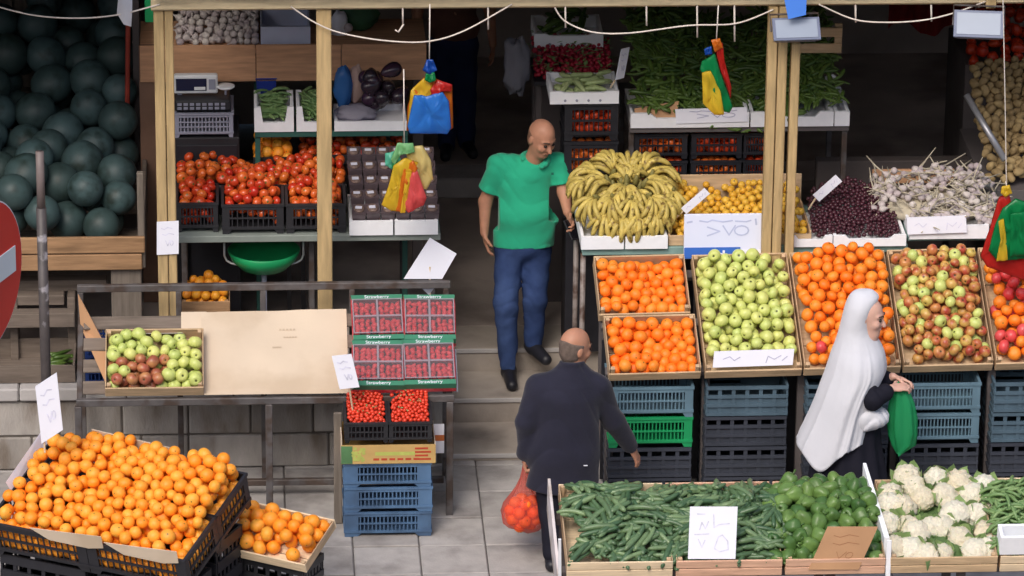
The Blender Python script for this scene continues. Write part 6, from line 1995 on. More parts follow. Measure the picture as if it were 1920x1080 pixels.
def head(s, c, f, k=0.015, female=False):
    r, f, u = basis(f)
    R = np.array([[r.x, f.x, u.x], [r.y, f.y, u.y], [r.z, f.z, u.z]])
    c = Vector(c)
    s.ell(c + u * 0.025 - f * 0.012, (0.077, 0.096, 0.097), k, R)
    s.ell(c - u * 0.04 + f * 0.022, (0.062, 0.07, 0.082), 0.03, R)
    s.ell(c - u * 0.098 + f * 0.058, (0.032, 0.03, 0.024), 0.03, R)
    s.cap(c + f * 0.086 + u * 0.004, c + f * 0.108 - u * 0.034, 0.009, 0.015, 0.014)
    for a in (-1, 1):
        s.cap(c + f * 0.078 + u * 0.026 + r * a * 0.014, c + f * 0.066 + u * 0.026 + r * a * 0.046, 0.012, 0.01, 0.014)
        s.ell(c + r * a * 0.078 - u * 0.012 - f * 0.012, (0.011, 0.02, 0.033), 0.008, R)
        s.ell(c + r * a * 0.04 + f * 0.066 - u * 0.03, (0.022, 0.02, 0.02), 0.025, R)
        s.ell(c + r * a * 0.031 + f * 0.1 + u * 0.002, (0.018, 0.014, 0.010), 0.012, R, cut=True)
    s.cap(c + f * 0.086 - u * 0.064 - r * 0.018, c + f * 0.086 - u * 0.064 + r * 0.018, 0.009, 0.009, 0.01)
    return r, f, u


def face_parts(parent, c, fr):
    r, f, u = fr
    c = Vector(c)
    for a in (-1, 1):
        M = Matrix.Translation(c + r * a * 0.031 + f * 0.082 + u * 0.002)
        sphere_mb(0.0115, 10, 8).build('eye', m_eye, parent, True, M)
        MB().tube([c + r * a * 0.014 + f * 0.094 + u * 0.03, c + r * a * 0.032 + f * 0.09 + u * 0.034, c + r * a * 0.05 + f * 0.072 + u * 0.028], [0.004, 0.005, 0.003], 6).build('eyebrow', m_brow, parent, True)
    MB().tube([c + f * 0.088 - u * 0.066 - r * 0.022, c + f * 0.0965 - u * 0.064, c + f * 0.088 - u * 0.066 + r * 0.022], [0.003, 0.0055, 0.003], 6).build('lips', m_lip, parent, True)


def hand(s, w, d, n, t, curl=0.5, k=0.008, spread=1.0, sc=1.0):
    """w wrist, d towards the fingers, n palm side, t thumb side"""
    d = Vector(d).normalized()
    t = Vector(t)
    t = (t - d * t.dot(d)).normalized()
    n0 = Vector(n)
    n = d.cross(t)
    if n.dot(n0) < 0:
        n = -n
    R = np.array([[t.x, d.x, n.x], [t.y, d.y, n.y], [t.z, d.z, n.z]])
    w = Vector(w)
    s.ell(w + d * 0.05 * sc, (0.040 * sc, 0.056 * sc, 0.017 * sc), 0.014, R)
    for i in range(4):
        L = (0.068, 0.078, 0.074, 0.058)[i] * sc
        b = w + d * (0.088, 0.094, 0.09, 0.08)[i] * sc + t * (0.028 - 0.0195 * i) * sc
        dd = (d + t * (0.10 - 0.07 * i) * spread).normalized()
        p = b
        an = 0.25 * curl
        for j in range(3):
            q = p + (dd * math.cos(an) + n * math.sin(an)) * L * (0.42, 0.32, 0.26)[j]
            s.cap(p, q, (0.0095, 0.0088, 0.008)[j] * sc, (0.0088, 0.008, 0.007)[j] * sc, k * 0.6)
            p = q
            an += curl * 0.85
    b = w + d * 0.03 * sc + t * 0.032 * sc
    q = b + (d * 0.55 + t * 0.75 + n * 0.25).normalized() * 0.042 * sc
    s.cap(b, q, 0.0125 * sc, 0.0105 * sc, k)
    s.cap(q, q + (d * 0.85 + t * 0.2 + n * 0.45).normalized() * 0.034 * sc, 0.0105 * sc, 0.0085 * sc, k)


def wrinkle(amp, fx, fz, seed):
    """creases: warped ridges of several sizes, sharper than they are wide"""
    def fn(x, y, z):
        w1 = 2.3 * np.sin(fx * x + seed) + 1.7 * np.sin(fx * 0.8 * y + 2 * seed) + 0.8 * np.sin(fx * 1.7 * (x + y) - fz * 0.3 * z)
        a = np.sin(fz * z + w1)
        a = np.sign(a) * np.abs(a) ** 0.8
        b = 1 - 2 * np.abs(np.sin(fz * 0.85 * z - 1.9 * np.sin(fx * 1.6 * x + 3 * seed) + 2.2 * y * fx + 1.4 * x * fx)) ** 0.6
        patch = 0.5 + 0.5 * np.sin(fx * 0.7 * x + 2.1 * seed) * np.sin(fz * 0.33 * z + seed) 
        return amp * (0.5 * a + 0.9 * b * patch)
    return fn


def bounds(pts, m):
    a = np.array([list(p) for p in pts])
    return a.min(0) - m, a.max(0) + m


# --- man in the green polo shirt, stepping down
Y0 = 0.98
G = lambda px_, py_, dy=0.0: W(px_, py_, y=Y0 + dy)
hd = G(1016, 258, -0.10)
nk = G(1000, 303, -0.02)
shl, shr = G(936, 308, 0.0), G(1048, 306, 0.02)
ell_, elr = G(910, 378, 0.02), G(1058, 362, -0.04)
wrl, wrr = G(908, 436, -0.04), G(1064, 398, -0.17)
pel = G(980, 452, 0.0)
hpl, hpr = G(955, 468, 0.0), G(1006, 468, 0.02)
fb_ = W(1000, 645, z=0.455)                  # rear ankle, on the platform
ff_ = W(954, 686, z=0.315)                   # front ankle, on the step below
knl = G(948, 570, -0.16)
knl.y = (hpl.y + ff_.y) / 2 - 0.10
knl = W(948, 572, y=knl.y)
knr = W(1003, 560, y=(hpr.y + fb_.y) / 2 - 0.06)
allp = [hd, shl, shr, wrl, wrr, fb_, ff_, G(905, 480), G(1085, 420, -0.2)]
lo, hi = bounds(allp, 0.22)
man = thing('person', 'balding man in a green polo shirt and blue jeans walking down the steps', 'person', Matrix.Identity(4))
hf = (0.52, -0.72, -0.42)
b = SDF(lo, hi, 0.0065)
hfr = head(b, hd, hf)
b.cap(hd - Vector((0.01, -0.02, 0.05)), nk, 0.058, 0.062, 0.03)
b.cap(nk - Vector((0, -0.02, 0.12)), pel, 0.08, 0.10, 0.03)
b.cap(shl, shr, 0.045, 0.045, 0.03)
for S_, E_, Wr in ((shl, ell_, wrl), (shr, elr, wrr)):
    b.cap(S_, E_, 0.052, 0.043, 0.03)
    b.cap(E_, Wr, 0.044, 0.028, 0.02)
for H_, K_, A_ in ((hpl, knl, ff_), (hpr, knr, fb_)):
    b.cap(H_, K_, 0.075, 0.05, 0.03)
    b.cap(K_, A_, 0.05, 0.035, 0.02)
hand(b, wrl, G(915, 475, -0.06) - wrl, (1, -0.2, 0), (0.1, -1, -0.1), 0.45)
hand(b, wrr, Vector((0.25, -0.62, -0.55)), (-0.9, -0.2, -0.3), (0.1, -0.5, 0.8), 0.9)
link('body', b.mesh('body', m_skin), man)
face_parts(man, hd, hfr)
# short hair fringe round the back of the head
r_, f_, u_ = hfr
R_ = np.array([[r_.x, f_.x, u_.x], [r_.y, f_.y, u_.y], [r_.z, f_.z, u_.z]])


def fringe(parent, c, fr, mname, top=0.035, front=0.005, grow=0.004, h=0.005):
    r, f, u = fr
    c = Vector(c)
    R = np.array([[r.x, f.x, u.x], [r.y, f.y, u.y], [r.z, f.z, u.z]])
    s = SDF(np.array(c) - 0.15, np.array(c) + 0.15, h)
    s.ell(c + u * 0.025 - f * 0.012, (0.077 + grow, 0.096 + grow, 0.097 + grow), 0.01, R)
    s.ell(c - u * 0.045 - f * 0.03, (0.066, 0.062, 0.06), 0.03, R)
    g = s.field()
    L = [sum((g[i] - c[i]) * a[i] for i in range(3)) for a in (r, f, u)]
    s.d = np.maximum(s.d, L[2] - top - 0.004 * np.sin(60 * L[0]) + 0.4 * np.maximum(0, L[1]))
    s.d = np.maximum(s.d, -(L[2] + 0.10))
    s.d = np.maximum(s.d, L[1] - front - 0.008 * np.sin(40 * L[2]))
    return link('hair', s.mesh('hair', mname), parent)


fringe(man, hd, hfr, mat('stubble_hair', S(134, 100, 82), 0.8, 0.15, 50, 0.4, 300, 0.2), 0.03, -0.005, 0.0025)
# polo shirt
s = SDF(lo, hi, 0.0075)
s.cap(G(986, 330, 0.0), G(984, 400, -0.01), 0.116, 0.126, 0.05, flat=(0, 1.6))
s.cap(G(984, 400, -0.01), G(981, 480, 0.0), 0.126, 0.126, 0.05, flat=(0, 1.58))
s.cap(G(958, 306), shl + Vector((0.01, 0, -0.01)), 0.066, 0.068, 0.05)
s.cap(G(1024, 304), shr + Vector((-0.005, 0, -0.01)), 0.066, 0.066, 0.05)
s.cap(nk + Vector((0, 0.01, -0.02)), nk + Vector((0, 0.02, -0.08)), 0.085, 0.1, 0.05)
s.cap(shl, shl.lerp(ell_, 0.72), 0.072, 0.072, 0.03)
s.cap(shr, shr.lerp(elr, 0.72), 0.070, 0.068, 0.03)
s.folds(wrinkle(0.0055, 9, 24, 1.0))
s.cut(np.array(G(980, 462, -0.02)), (0, -0.18, -1))
for S_, E_ in ((shl, ell_), (shr, elr)):
    g = s.field()
    d = (E_ - S_).normalized()
    o = S_.lerp(E_, 0.70)
    e = sum((g[i] - o[i]) * d[i] for i in range(3))
    near = np.sqrt(sum((g[i] - E_[i]) ** 2 for i in range(3)))
    far_side = sum((g[i] - pel[i]) * (1, 0, 0)[i] for i in range(3)) * (1 if S_ is shr else -1)
    s.d = np.where((far_side > 0.165) & (near < 0.2), np.maximum(s.d, e), s.d)
g = s.field()
# open neck
s.ell(nk + Vector((0.02, -0.05, 0.06)), (0.045, 0.06, 0.06), 0.01, cut=True)
link('polo_shirt', s.mesh('polo_shirt', m_polo), man)
col_ = SDF(np.array(nk) - 0.16, np.array(nk) + 0.16, 0.005)
cN = nk + Vector((0.012, -0.015, 0.005))
for i in range(14):
    a0, a1 = RAD(-70 + i * 23 - 30), RAD(-70 + (i + 1) * 23 - 30)
    if 5 < i < 0:
        continue
    P_ = [cN + Vector((math.sin(a) * 0.082, math.cos(a) * 0.085, 0.034 - 0.045 * max(0, -math.cos(a)))) for a in (a0, a1)]
    if math.cos((a0 + a1) / 2) < -0.86:
        continue
    col_.cap(P_[0], P_[1], 0.018, 0.018, 0.01)
link('collar', col_.mesh('collar', m_polo), man)
MB().box((-0.008, 0, -0.008), (0.008, 0.004, 0.008)).build('chest_emblem', mat('dark_green_thread', S(24, 104, 84), 0.8), man, False, Matrix.Translation(W(1036, 326, y=Y0 - 0.125)))
# jeans
s = SDF(lo, hi, 0.0075)
s.ell(G(981, 455, 0.0), (0.172, 0.128, 0.12), 0.05)
for H_, K_, A_ in ((hpl, knl, ff_), (hpr, knr, fb_)):
    s.cap(H_, K_, 0.098, 0.076, 0.04)
    s.cap(K_, A_ + Vector((0, 0, 0.02)), 0.076, 0.062, 0.03)
s.folds(wrinkle(0.005, 12, 34, 2.0))
s.cut(np.array(pel) + (0, 0, 0.06), (0, 0, 1))
g = s.field()
for A_ in (ff_, fb_):
    m_ = (np.abs(g[0] - A_.x) < 0.12) & (np.abs(g[1] - A_.y) < 0.16) & (g[2] < A_.z + 0.1)
    s.d = np.where(m_, np.maximum(s.d, A_.z - 0.035 - g[2]), s.d)
link('jeans', s.mesh('jeans', m_jeans), man)


def shoe(parent, ankle, d, floor, m, L=0.2):
    d = Vector(d).normalized()
    a = Vector(ankle)
    lo_ = np.minimum(np.array(a), np.array(a + d * L)) - 0.12
    hi_ = np.maximum(np.array(a), np.array(a + d * L)) + 0.12
    lo_[2] = floor - 0.03
    s = SDF(lo_, hi_, 0.006)
    hl = a - d * 0.055
    tp_ = a + d * L
    s.cap((hl.x, hl.y, floor + 0.04), (a.x, a.y, floor + 0.052), 0.041, 0.046, 0.02)
    s.cap((a.x, a.y, floor + 0.05), (tp_.x, tp_.y, floor + 0.034), 0.047, 0.038, 0.03)
    s.cap((a.x, a.y, floor + 0.05), (a.x, a.y, a.z + 0.02), 0.042, 0.042, 0.02)
    s.cut((0, 0, floor + 0.001), (0, 0, -1))
    return link('shoe', s.mesh('shoe', m), parent)


shoe(man, ff_, (0.05, -1, 0), 0.224, m_shoe)
shoe(man, fb_, (0.35, -0.9, 0), 0.384, m_shoe)
ph = thing('phone', 'black phone in a case held by the man in the green polo shirt', 'phone', Matrix.Translation(wrr + Vector((0.03, -0.095, -0.085))) @ Matrix.Rotation(RAD(25), 4, 'Z') @ Matrix.Rotation(RAD(38), 4, 'X'))
MB().cbox((-0.04, -0.078, -0.006), (0.04, 0.078, 0.006), 0.004).build('case', m_shoe, ph)
MB().cbox((-0.034, -0.07, 0.0065), (0.034, 0.07, 0.0078), 0.0005).build('screen', mat('phone_glass', S(22, 22, 28), 0.1, 0.0), ph)

# --- man in the dark jacket, seen from behind
Y1 = W(1036, 1062, z=0.0).y + 0.12
G = lambda px_, py_, dy=0.0: W(px_, py_, y=Y1 + dy)
hd = G(1079, 651, 0.06)
nk = G(1071, 690, 0.03)
shl, shr = G(1010, 726, 0.02), G(1118, 726, 0.03)
ell_, elr = G(988, 792, -0.02), G(1150, 788, 0.10)
wrl, wrr = G(985, 850, 0.02), G(1183, 838, 0.24)
pel = G(1052, 870, 0.0)
hpl, hpr = G(1030, 890, 0.0), G(1080, 890, 0.02)
an1 = W(1038, 1040, z=0.09)
an2 = an1 + Vector((0.20, 0.24, 0.0))
kn1 = hpl.lerp(an1, 0.5) + Vector((0.0, 0.03, 0))
kn2 = hpr.lerp(an2, 0.5) + Vector((0, 0.07, 0))
lo, hi = bounds([hd, shl, shr, wrl, wrr, an1, an2, G(985, 890), G(1200, 870, 0.3)], 0.22)
m2 = thing('person', 'bald man in a dark navy jacket carrying a bag of oranges', 'person', Matrix.Identity(4))
b = SDF(lo, hi, 0.0065)
hfr = head(b, hd, (0.86, 0.46, -0.22))
b.cap(hd - Vector((0.02, 0.0, 0.05)), nk, 0.056, 0.058, 0.02)
b.cap(nk - Vector((0, 0, 0.13)), pel, 0.11, 0.12, 0.03)
for S_, E_, Wr in ((shl, ell_, wrl), (shr, elr, wrr)):
    b.cap(S_, E_, 0.05, 0.042, 0.03)
    b.cap(E_, Wr, 0.042, 0.028, 0.02)
for H_, K_, A_ in ((hpl, kn1, an1), (hpr, kn2, an2)):
    b.cap(H_, K_, 0.07, 0.05, 0.03)
    b.cap(K_, A_, 0.05, 0.035, 0.02)
hand(b, wrl, (0.0, 0.0, -1), (1, 0, 0), (0.1, 1, 0), 1.5)
hand(b, wrr, G(1200, 868, 0.27) - wrr, (-0.4, 0.3, -0.8), (0.2, 0.8, 0.4), 0.4)
link('body', b.mesh('body', m_skin_d), m2)
face_parts(m2, hd, hfr)
fringe(m2, hd, hfr, m_hairg, 0.04, 0.0, 0.005)
s = SDF(lo, hi, 0.0075)
s.cap(G(1062, 745, 0.0), G(1056, 850, 0.0), 0.132, 0.142, 0.05, flat=(0, 1.5))
s.cap(G(1056, 850, 0.0), G(1054, 925, 0.0), 0.142, 0.146, 0.05, flat=(0, 1.5))
s.cap(G(1045, 712, 0.02), shl, 0.07, 0.08, 0.06)
s.cap(G(1092, 712, 0.02), shr, 0.07, 0.078, 0.06)
s.cap(nk + Vector((0, 0, 0.03)), nk + Vector((0, 0, -0.08)), 0.074, 0.125, 0.05)
for S_, E_, Wr in ((shl, ell_, wrl), (shr, elr, wrr)):
    s.cap(S_, E_, 0.080, 0.066, 0.03)
    s.cap(E_, E_.lerp(Wr, 0.95), 0.066, 0.05, 0.02)
s.folds(wrinkle(0.007, 7, 18, 4.0))
s.cut(np.array(G(1050, 912)), (-0.05, 0, -1))
s.cut(np.array(nk + Vector((0, 0, 0.045))), (0, 0.2, 1))
link('jacket', s.mesh('jacket', m_navy), m2)
MB().box((-0.012, 0, -0.003), (0.012, 0.002, 0.003)).build('tag', m_paper, m2, False, Matrix.Translation(W(1098, 873, y=Y1 - 0.145)))
s = SDF(lo, hi, 0.0075)
s.ell(G(1052, 885, 0.0), (0.17, 0.12, 0.13), 0.05)
for H_, K_, A_ in ((hpl, kn1, an1), (hpr, kn2, an2)):
    s.cap(H_, K_, 0.095, 0.075, 0.04)
    s.cap(K_, A_ + Vector((0, 0, 0.01)), 0.075, 0.062, 0.03)
s.folds(wrinkle(0.005, 11, 30, 5.0))
s.cut((0, 0, 0.055), (0, 0, -1))
link('trousers', s.mesh('trousers', m_blackcl), m2)
shoe(m2, an1, (-0.1, -0.02, 0) if False else (0.25, 0.9, 0), 0.002, m_shoe)
shoe(m2, an2, (0.3, 0.9, 0), 0.002, m_shoe)
# bag of oranges in his hand
hp_ = wrl + Vector((0.0, 0.0, -0.075))
bc_ = W(981, 962, y=Y1 + 0.02)
bag = thing('orange_bag', 'thin pink plastic bag of oranges in the hand of the man in navy', 'bag', Matrix.Identity(4))
vs, fs = [], []
rows = [(0.0, 0.012), (0.04, 0.016), (0.09, 0.024), (0.15, 0.045), (0.21, 0.08), (0.27, 0.115), (0.33, 0.132), (0.38, 0.125), (0.42, 0.09), (0.44, 0.03)]
nn_ = 28
for i, (dz, rr) in enumerate(rows):
    t = dz / 0.44
    cx = hp_.lerp(bc_, t)
    for k in range(nn_):
        a = 2 * math.pi * k / nn_
        w = 1 + (0.22 * (1 - t) + 0.05) * math.sin(7 * a + 2 * t) + 0.05 * mnoise.noise(Vector((math.cos(a) * 2, math.sin(a) * 2, t * 4)))
        vs.append((cx.x + math.cos(a) * rr * w * 1.06, cx.y + math.sin(a) * rr * w * 0.85, hp_.z - dz * 1.02 + 0.02 * math.cos(a + 2.4) * t))
for i in range(len(rows) - 1):
    for k in range(nn_):
        k2 = (k + 1) % nn_
        fs.append((i * nn_ + k, i * nn_ + k2, (i + 1) * nn_ + k2, (i + 1) * nn_ + k))
fs.append(tuple((len(rows) - 1) * nn_ + k for k in range(nn_)))
MB().add(vs, fs).build('film', film('pink_film', S(240, 120, 110), 0.62, 0.3, (0.98, 0.72, 0.66)), bag, True)
MB().tube([hp_ + Vector((-0.012, 0.03, 0.0)), hp_ + Vector((0.0, 0.02, 0.035)), hp_ + Vector((0.01, 0.0, 0.04)), hp_ + Vector((0.012, -0.03, 0.0))], 0.008, 7).build('handle', film('pink_film_handle', S(236, 130, 130), 0.3), bag, True)
ro = random.Random(3)
k = 0
for lay, (dz, rr, n) in enumerate(((0.40, 0.045, 3), (0.355, 0.08, 6), (0.30, 0.085, 6), (0.25, 0.055, 4))):
    for i in range(n):
        a = 6.283 * i / n + lay * 0.6
        cx = hp_.lerp(bc_, dz / 0.44)
        one(ME['orange'], 'orange', 'orange inside the pink plastic bag held by the man in navy', 'orange', Matrix.Translation((cx.x + math.cos(a) * rr, cx.y + math.sin(a) * rr * 0.78, hp_.z - dz)) @ rotm(ro), 'oranges in the pink bag')

# --- woman in the long white head covering
Y2 = -1.22
G = lambda px_, py_, dy=0.0: W(px_, py_, y=Y2 + dy)
wm_ = thing('person', 'woman in a long white head covering and black dress carrying a green bag', 'person', Matrix.Identity(4))
hd = G(1628, 592, -0.02)
nk = G(1612, 640, 0.0)
sh1, sh2 = G(1605, 672, -0.08), G(1608, 668, 0.08)
el1, el2 = G(1636, 750, -0.19), G(1636, 722, 0.10)
wr1, wr2 = G(1672, 728, -0.10), G(1674, 706, 0.03)
pel = G(1590, 800, 0.0)
lo, hi = bounds([hd, nk, sh1, sh2, wr1, wr2, W(1560, 1000, y=Y2), G(1720, 740)], 0.22)
lo[2] = 0.0
b = SDF(lo, hi, 0.0065)
hfr = head(b, hd, (0.93, -0.34, -0.16))
b.cap(hd - Vector((0.02, 0, 0.05)), nk, 0.055, 0.058, 0.03)
b.cap(nk, pel, 0.11, 0.14, 0.05)
b.cap(sh1, sh2, 0.05, 0.05, 0.03)
for S_, E_, Wr in ((sh1, el1, wr1), (sh2, el2, wr2)):
    b.cap(S_, E_, 0.045, 0.038, 0.02)
    b.cap(E_, Wr, 0.038, 0.025, 0.02)
for dy, dx in ((-0.08, 0.06), (0.08, -0.05)):
    b.cap(pel + Vector((0, dy, 0)), Vector((pel.x + dx, pel.y + dy, 0.08)), 0.08, 0.045, 0.03)
hand(b, wr1, (0.9, 0.25, 0.0), (0, 0.3, -1), (0.2, 1.0, 0.3), 0.75, sc=0.92)
hand(b, wr2, (0.9, -0.15, -0.25), (0, -0.5, -1), (0.2, -1.0, 0.3), 0.6, sc=0.92)
link('body', b.mesh('body', m_skin_f), wm_)
face_parts(wm_, hd, hfr)
# black dress: skirt and sleeves
s = SDF(lo, hi, 0.0085)
s.cap(nk - Vector((0, 0, 0.02)), G(1596, 760), 0.10, 0.15, 0.05)
s.cap(sh1, sh2, 0.062, 0.062, 0.04)
for S_, E_ in ((sh1, el1), (sh2, el2)):
    s.cap(S_, E_, 0.058, 0.055, 0.03)
s.cap(G(1596, 760), pel, 0.15, 0.18, 0.05)
s.cap(pel, Vector((pel.x + 0.02, Y2, 0.06)), 0.19, 0.29, 0.06)
s.folds(lambda x, y, z: 0.012 * np.sin(24 * np.arctan2(y - Y2, x - pel.x) * 0.5 + 3 * z) * np.clip(1.2 - z, 0, 1))
s.cut((0, 0, 0.03), (0, 0, -1))
link('dress', s.mesh('dress', m_blackcl), wm_)
sl_ = SDF(lo, hi, 0.0075)
for S_, E_, Wr in ((sh1, el1, wr1), (sh2, el2, wr2)):
    sl_.cap(S_.lerp(E_, 0.8), E_, 0.05, 0.06, 0.02)
    sl_.cap(E_, E_.lerp(Wr, 0.62), 0.062, 0.056, 0.02)
sl_.folds(wrinkle(0.004, 14, 40, 6.0))
link('sleeves', sl_.mesh('sleeves', m_blackcl), wm_)
# the covering: rings from crown to hem
prof = [  # py, left px, right px, half depth in metres
    (543, 1610, 1634, 0.02), (547, 1600, 1641, 0.055), (556, 1592, 1648, 0.085), (572, 1585, 1640, 0.108), (595, 1579, 1633, 0.112), (618, 1573, 1636, 0.115), (640, 1566, 1650, 0.15),
    (662, 1558, 1659, 0.20), (690, 1549, 1662, 0.23), (720, 1538, 1648, 0.245), (750, 1527, 1638, 0.25), (780, 1514, 1634, 0.255), (808, 1500, 1632, 0.26), (822, 1493, 1632, 0.262)]
rows_ = []
pr = np.array(prof, float)
for i in np.linspace(0, len(prof) - 1, 46):
    i0 = int(min(i, len(prof) - 2))
    f0 = i - i0
    p_ = [pr[max(0, min(len(prof) - 1, i0 + k))] for k in (-1, 0, 1, 2)]
    rows_.append((i, 0.5 * (2 * p_[1] + (p_[2] - p_[0]) * f0 + (2 * p_[0] - 5 * p_[1] + 4 * p_[2] - p_[3]) * f0 ** 2 + (3 * p_[1] - p_[0] - 3 * p_[2] + p_[3]) * f0 ** 3)))
nn_ = 160
vs, fs = [], []
for i, (py_, a_, c_, hy) in rows_:
    A_, B_ = W(a_, py_, y=Y2), W(c_, py_, y=Y2)
    cx, hx, zz = (A_.x + B_.x) / 2, (B_.x - A_.x) / 2, (A_.z + B_.z) / 2
    t = max(0, (i - 5) / (len(prof) - 6))
    for k in range(nn_):
        a = 2 * math.pi * k / nn_
        ca, sa = math.cos(a), math.sin(a)
        aw = a + 0.35 * math.sin(2 * a + 1) + 0.22 * math.sin(5 * a + 0.5) + 0.35 * t
        ridge = 1 - 2 * abs(math.sin(4.5 * aw)) ** 0.75
        fine = 1 - 2 * abs(math.sin(9.5 * aw - 1.5 * t + 0.7)) ** 0.8
        fold = 1 + t * (0.055 * ridge + 0.022 * fine * (0.5 + 0.5 * math.sin(3 * a))) + 0.02 * min(1, max(0, i - 3)) * mnoise.noise(Vector((2.6 * ca, 2.6 * sa, i * 0.55)))
        # soft cross folds where the cloth bunches over the chest and the arm
        fold += 0.018 * math.sin(2.6 * i + 3.0 * ca) * math.exp(-((i - 7) / 2.2) ** 2) * max(0, ca + 0.3)
        hem = 0.0
        if t > 0:      # the hem hangs low at the back and is gathered up in front
            xx = (ca + 1) / 2
            hem = (-0.12 * math.exp(-((xx - 0.25) / 0.2) ** 2) + 0.06 * max(0, xx - 0.5) / 0.5 + 0.012 * ridge) * t ** 2
        vs.append((cx + hx * ca * (1 + (fold - 1) * (1 - 0.6 * ca * ca)), Y2 + hy * sa * fold, zz + hem))
for i in range(len(rows_) - 1):
    for k in range(nn_):
        k2 = (k + 1) % nn_
        fs.append((i * nn_ + k, (i + 1) * nn_ + k, (i + 1) * nn_ + k2, i * nn_ + k2))
fs.append(tuple(range(nn_)))
cov = MB().add(vs, fs).build('head_covering', m_whitecl, wm_, True)
so = cov.modifiers.new('thickness', 'SOLIDIFY')
so.thickness = 0.004
# front fold of the covering gathered below the arm
s = SDF(np.array(G(1645, 770, -0.12)) - 0.22, np.array(G(1645, 770, -0.12)) + 0.22, 0.0075)
s.ell(G(1634, 780, -0.12), (0.11, 0.10, 0.065), 0.03)
s.ell(G(1616, 786, -0.14), (0.09, 0.08, 0.085), 0.05)
s.folds(wrinkle(0.009, 16, 26, 3.0))
link('gathered_fold', s.mesh('gathered_fold', m_whitecl), wm_)
for sx in (0.02, 0.0):
    pass
shoe(wm_, Vector((pel.x + 0.1, Y2 - 0.08, 0.09)), (1, 0, 0), 0.002, m_shoe, 0.16)
shoe(wm_, Vector((pel.x - 0.08, Y2 + 0.08, 0.09)), (1, 0, 0), 0.002, m_shoe, 0.16)
# green carrier bag
gb = thing('green_bag', 'translucent green plastic bag hanging from the hands of the woman in white', 'bag', Matrix.Identity(4))
vs, fs = [], []
rows = [(728, 1676, 1696, .012), (742, 1671, 1705, .03), (760, 1668, 1712, .045), (785, 1667, 1716, .05), (812, 1668, 1718, .05), (832, 1674, 1714, .04), (848, 1681, 1692, .02), (852, 1683, 1686, .005)]
nn_ = 30
YGb = Y2 - 0.06
for i, (py_, a_, c_, hy) in enumerate(rows):
    A_, B_ = W(a_, py_, y=YGb), W(c_, py_, y=YGb)
    for k in range(nn_):
        a = 2 * math.pi * k / nn_
        w = 1 + 0.2 * math.sin(6 * a + i * 0.4) * (1 - 0.4 * i / 7) + 0.12 * mnoise.noise(Vector((math.cos(a) * 3, math.sin(a) * 3, i * 0.9)))
        vs.append(((A_.x + B_.x) / 2 + (B_.x - A_.x) / 2 * math.cos(a) * w, YGb + hy * math.sin(a) * w, A_.z + 0.012 * math.sin(a * 2 + i)))
for i in range(len(rows) - 1):
    for k in range(nn_):
        k2 = (k + 1) % nn_
        fs.append((i * nn_ + k, (i + 1) * nn_ + k, (i + 1) * nn_ + k2, i * nn_ + k2))
fs.append(tuple((len(rows) - 1) * nn_ + k for k in range(nn_)))
MB().add(vs, fs).build('film', film('green_film', S(62, 196, 130), 0.3, 0.3), gb, True)
MB().tube([W(1680, 732, y=YGb), W(1684, 716, y=YGb + 0.02), W(1692, 732, y=YGb)], 0.007, 7).build('handle', film('green_film', S(30, 150, 96)), gb, True)

# --- person standing in the dark back of the shop
Y3 = W(850, 285, z=0.53).y
G = lambda px_, py_, dy=0.0: W(px_, py_, y=Y3 + dy)
p4 = thing('person', 'person in brown shirt and dark jeans standing deep inside the dark shop', 'person', Matrix.Identity(4))
ft1, ft2 = Vector((G(838, 270).x, Y3, 0.55)), Vector((G(875, 270).x, Y3 + 0.05, 0.55))
pel = Vector((G(850, 100).x, Y3, 1.42))
nk = pel + Vector((0.0, 0, 0.56))
sh1, sh2 = nk + Vector((-0.2, 0, -0.06)), nk + Vector((0.2, 0, -0.06))
hd = nk + Vector((0, -0.02, 0.17))
lo, hi = bounds([ft1, ft2, hd, sh1, sh2], 0.3)
lo[2] = 0.5
b = SDF(lo, hi, 0.009)
hfr = head(b, hd, (0.2, -1, -0.2))
b.cap(hd - Vector((0, 0, 0.05)), nk, 0.058, 0.06, 0.03)
b.cap(nk, pel, 0.1, 0.12, 0.05)
for S_, sg in ((sh1, -1), (sh2, 1)):
    E_ = S_ + Vector((sg * 0.06, 0, -0.3))
    Wr = E_ + Vector((0.02 * sg, -0.08, -0.24))
    b.cap(S_, E_, 0.05, 0.042, 0.02)
    b.cap(E_, Wr, 0.042, 0.028, 0.02)
    hand(b, Wr, (0, -0.1, -1), (-sg, 0, 0), (0, -1, 0), 0.5)
for A_, dx in ((ft1, -0.09), (ft2, 0.09)):
    b.cap(pel + Vector((dx, 0, -0.05)), A_, 0.07, 0.04, 0.03)
link('body', b.mesh('body', m_skin_d), p4)
face_parts(p4, hd, hfr)
s = SDF(lo, hi, 0.009)
s.ell(nk + Vector((0, 0, -0.22)), (0.2, 0.13, 0.24), 0.05)
s.ell(pel + Vector((0, 0, 0.08)), (0.19, 0.14, 0.16), 0.05)
for S_, sg in ((sh1, -1), (sh2, 1)):
    s.cap(nk + Vector((0, 0, -0.05)), S_, 0.08, 0.075, 0.04)
    s.cap(S_, S_ + Vector((sg * 0.045, 0, -0.2)), 0.075, 0.07, 0.03)
s.folds(wrinkle(0.005, 9, 24, 8.0))
s.cut(np.array(pel) - (0, 0, 0.08), (0, 0, -1))
link('shirt', s.mesh('shirt', mat('brown_shirt', S(112, 76, 66), 0.9, 0.1, 8)), p4)
s = SDF(lo, hi, 0.009)
s.ell(pel + Vector((0, 0, -0.04)), (0.17, 0.125, 0.12), 0.04)
for A_, dx in ((ft1, -0.085), (ft2, 0.085)):
    s.cap(pel + Vector((dx, 0, -0.06)), A_ + Vector((0, 0, 0.04)), 0.092, 0.062, 0.04)
s.folds(wrinkle(0.005, 11, 30, 9.0))
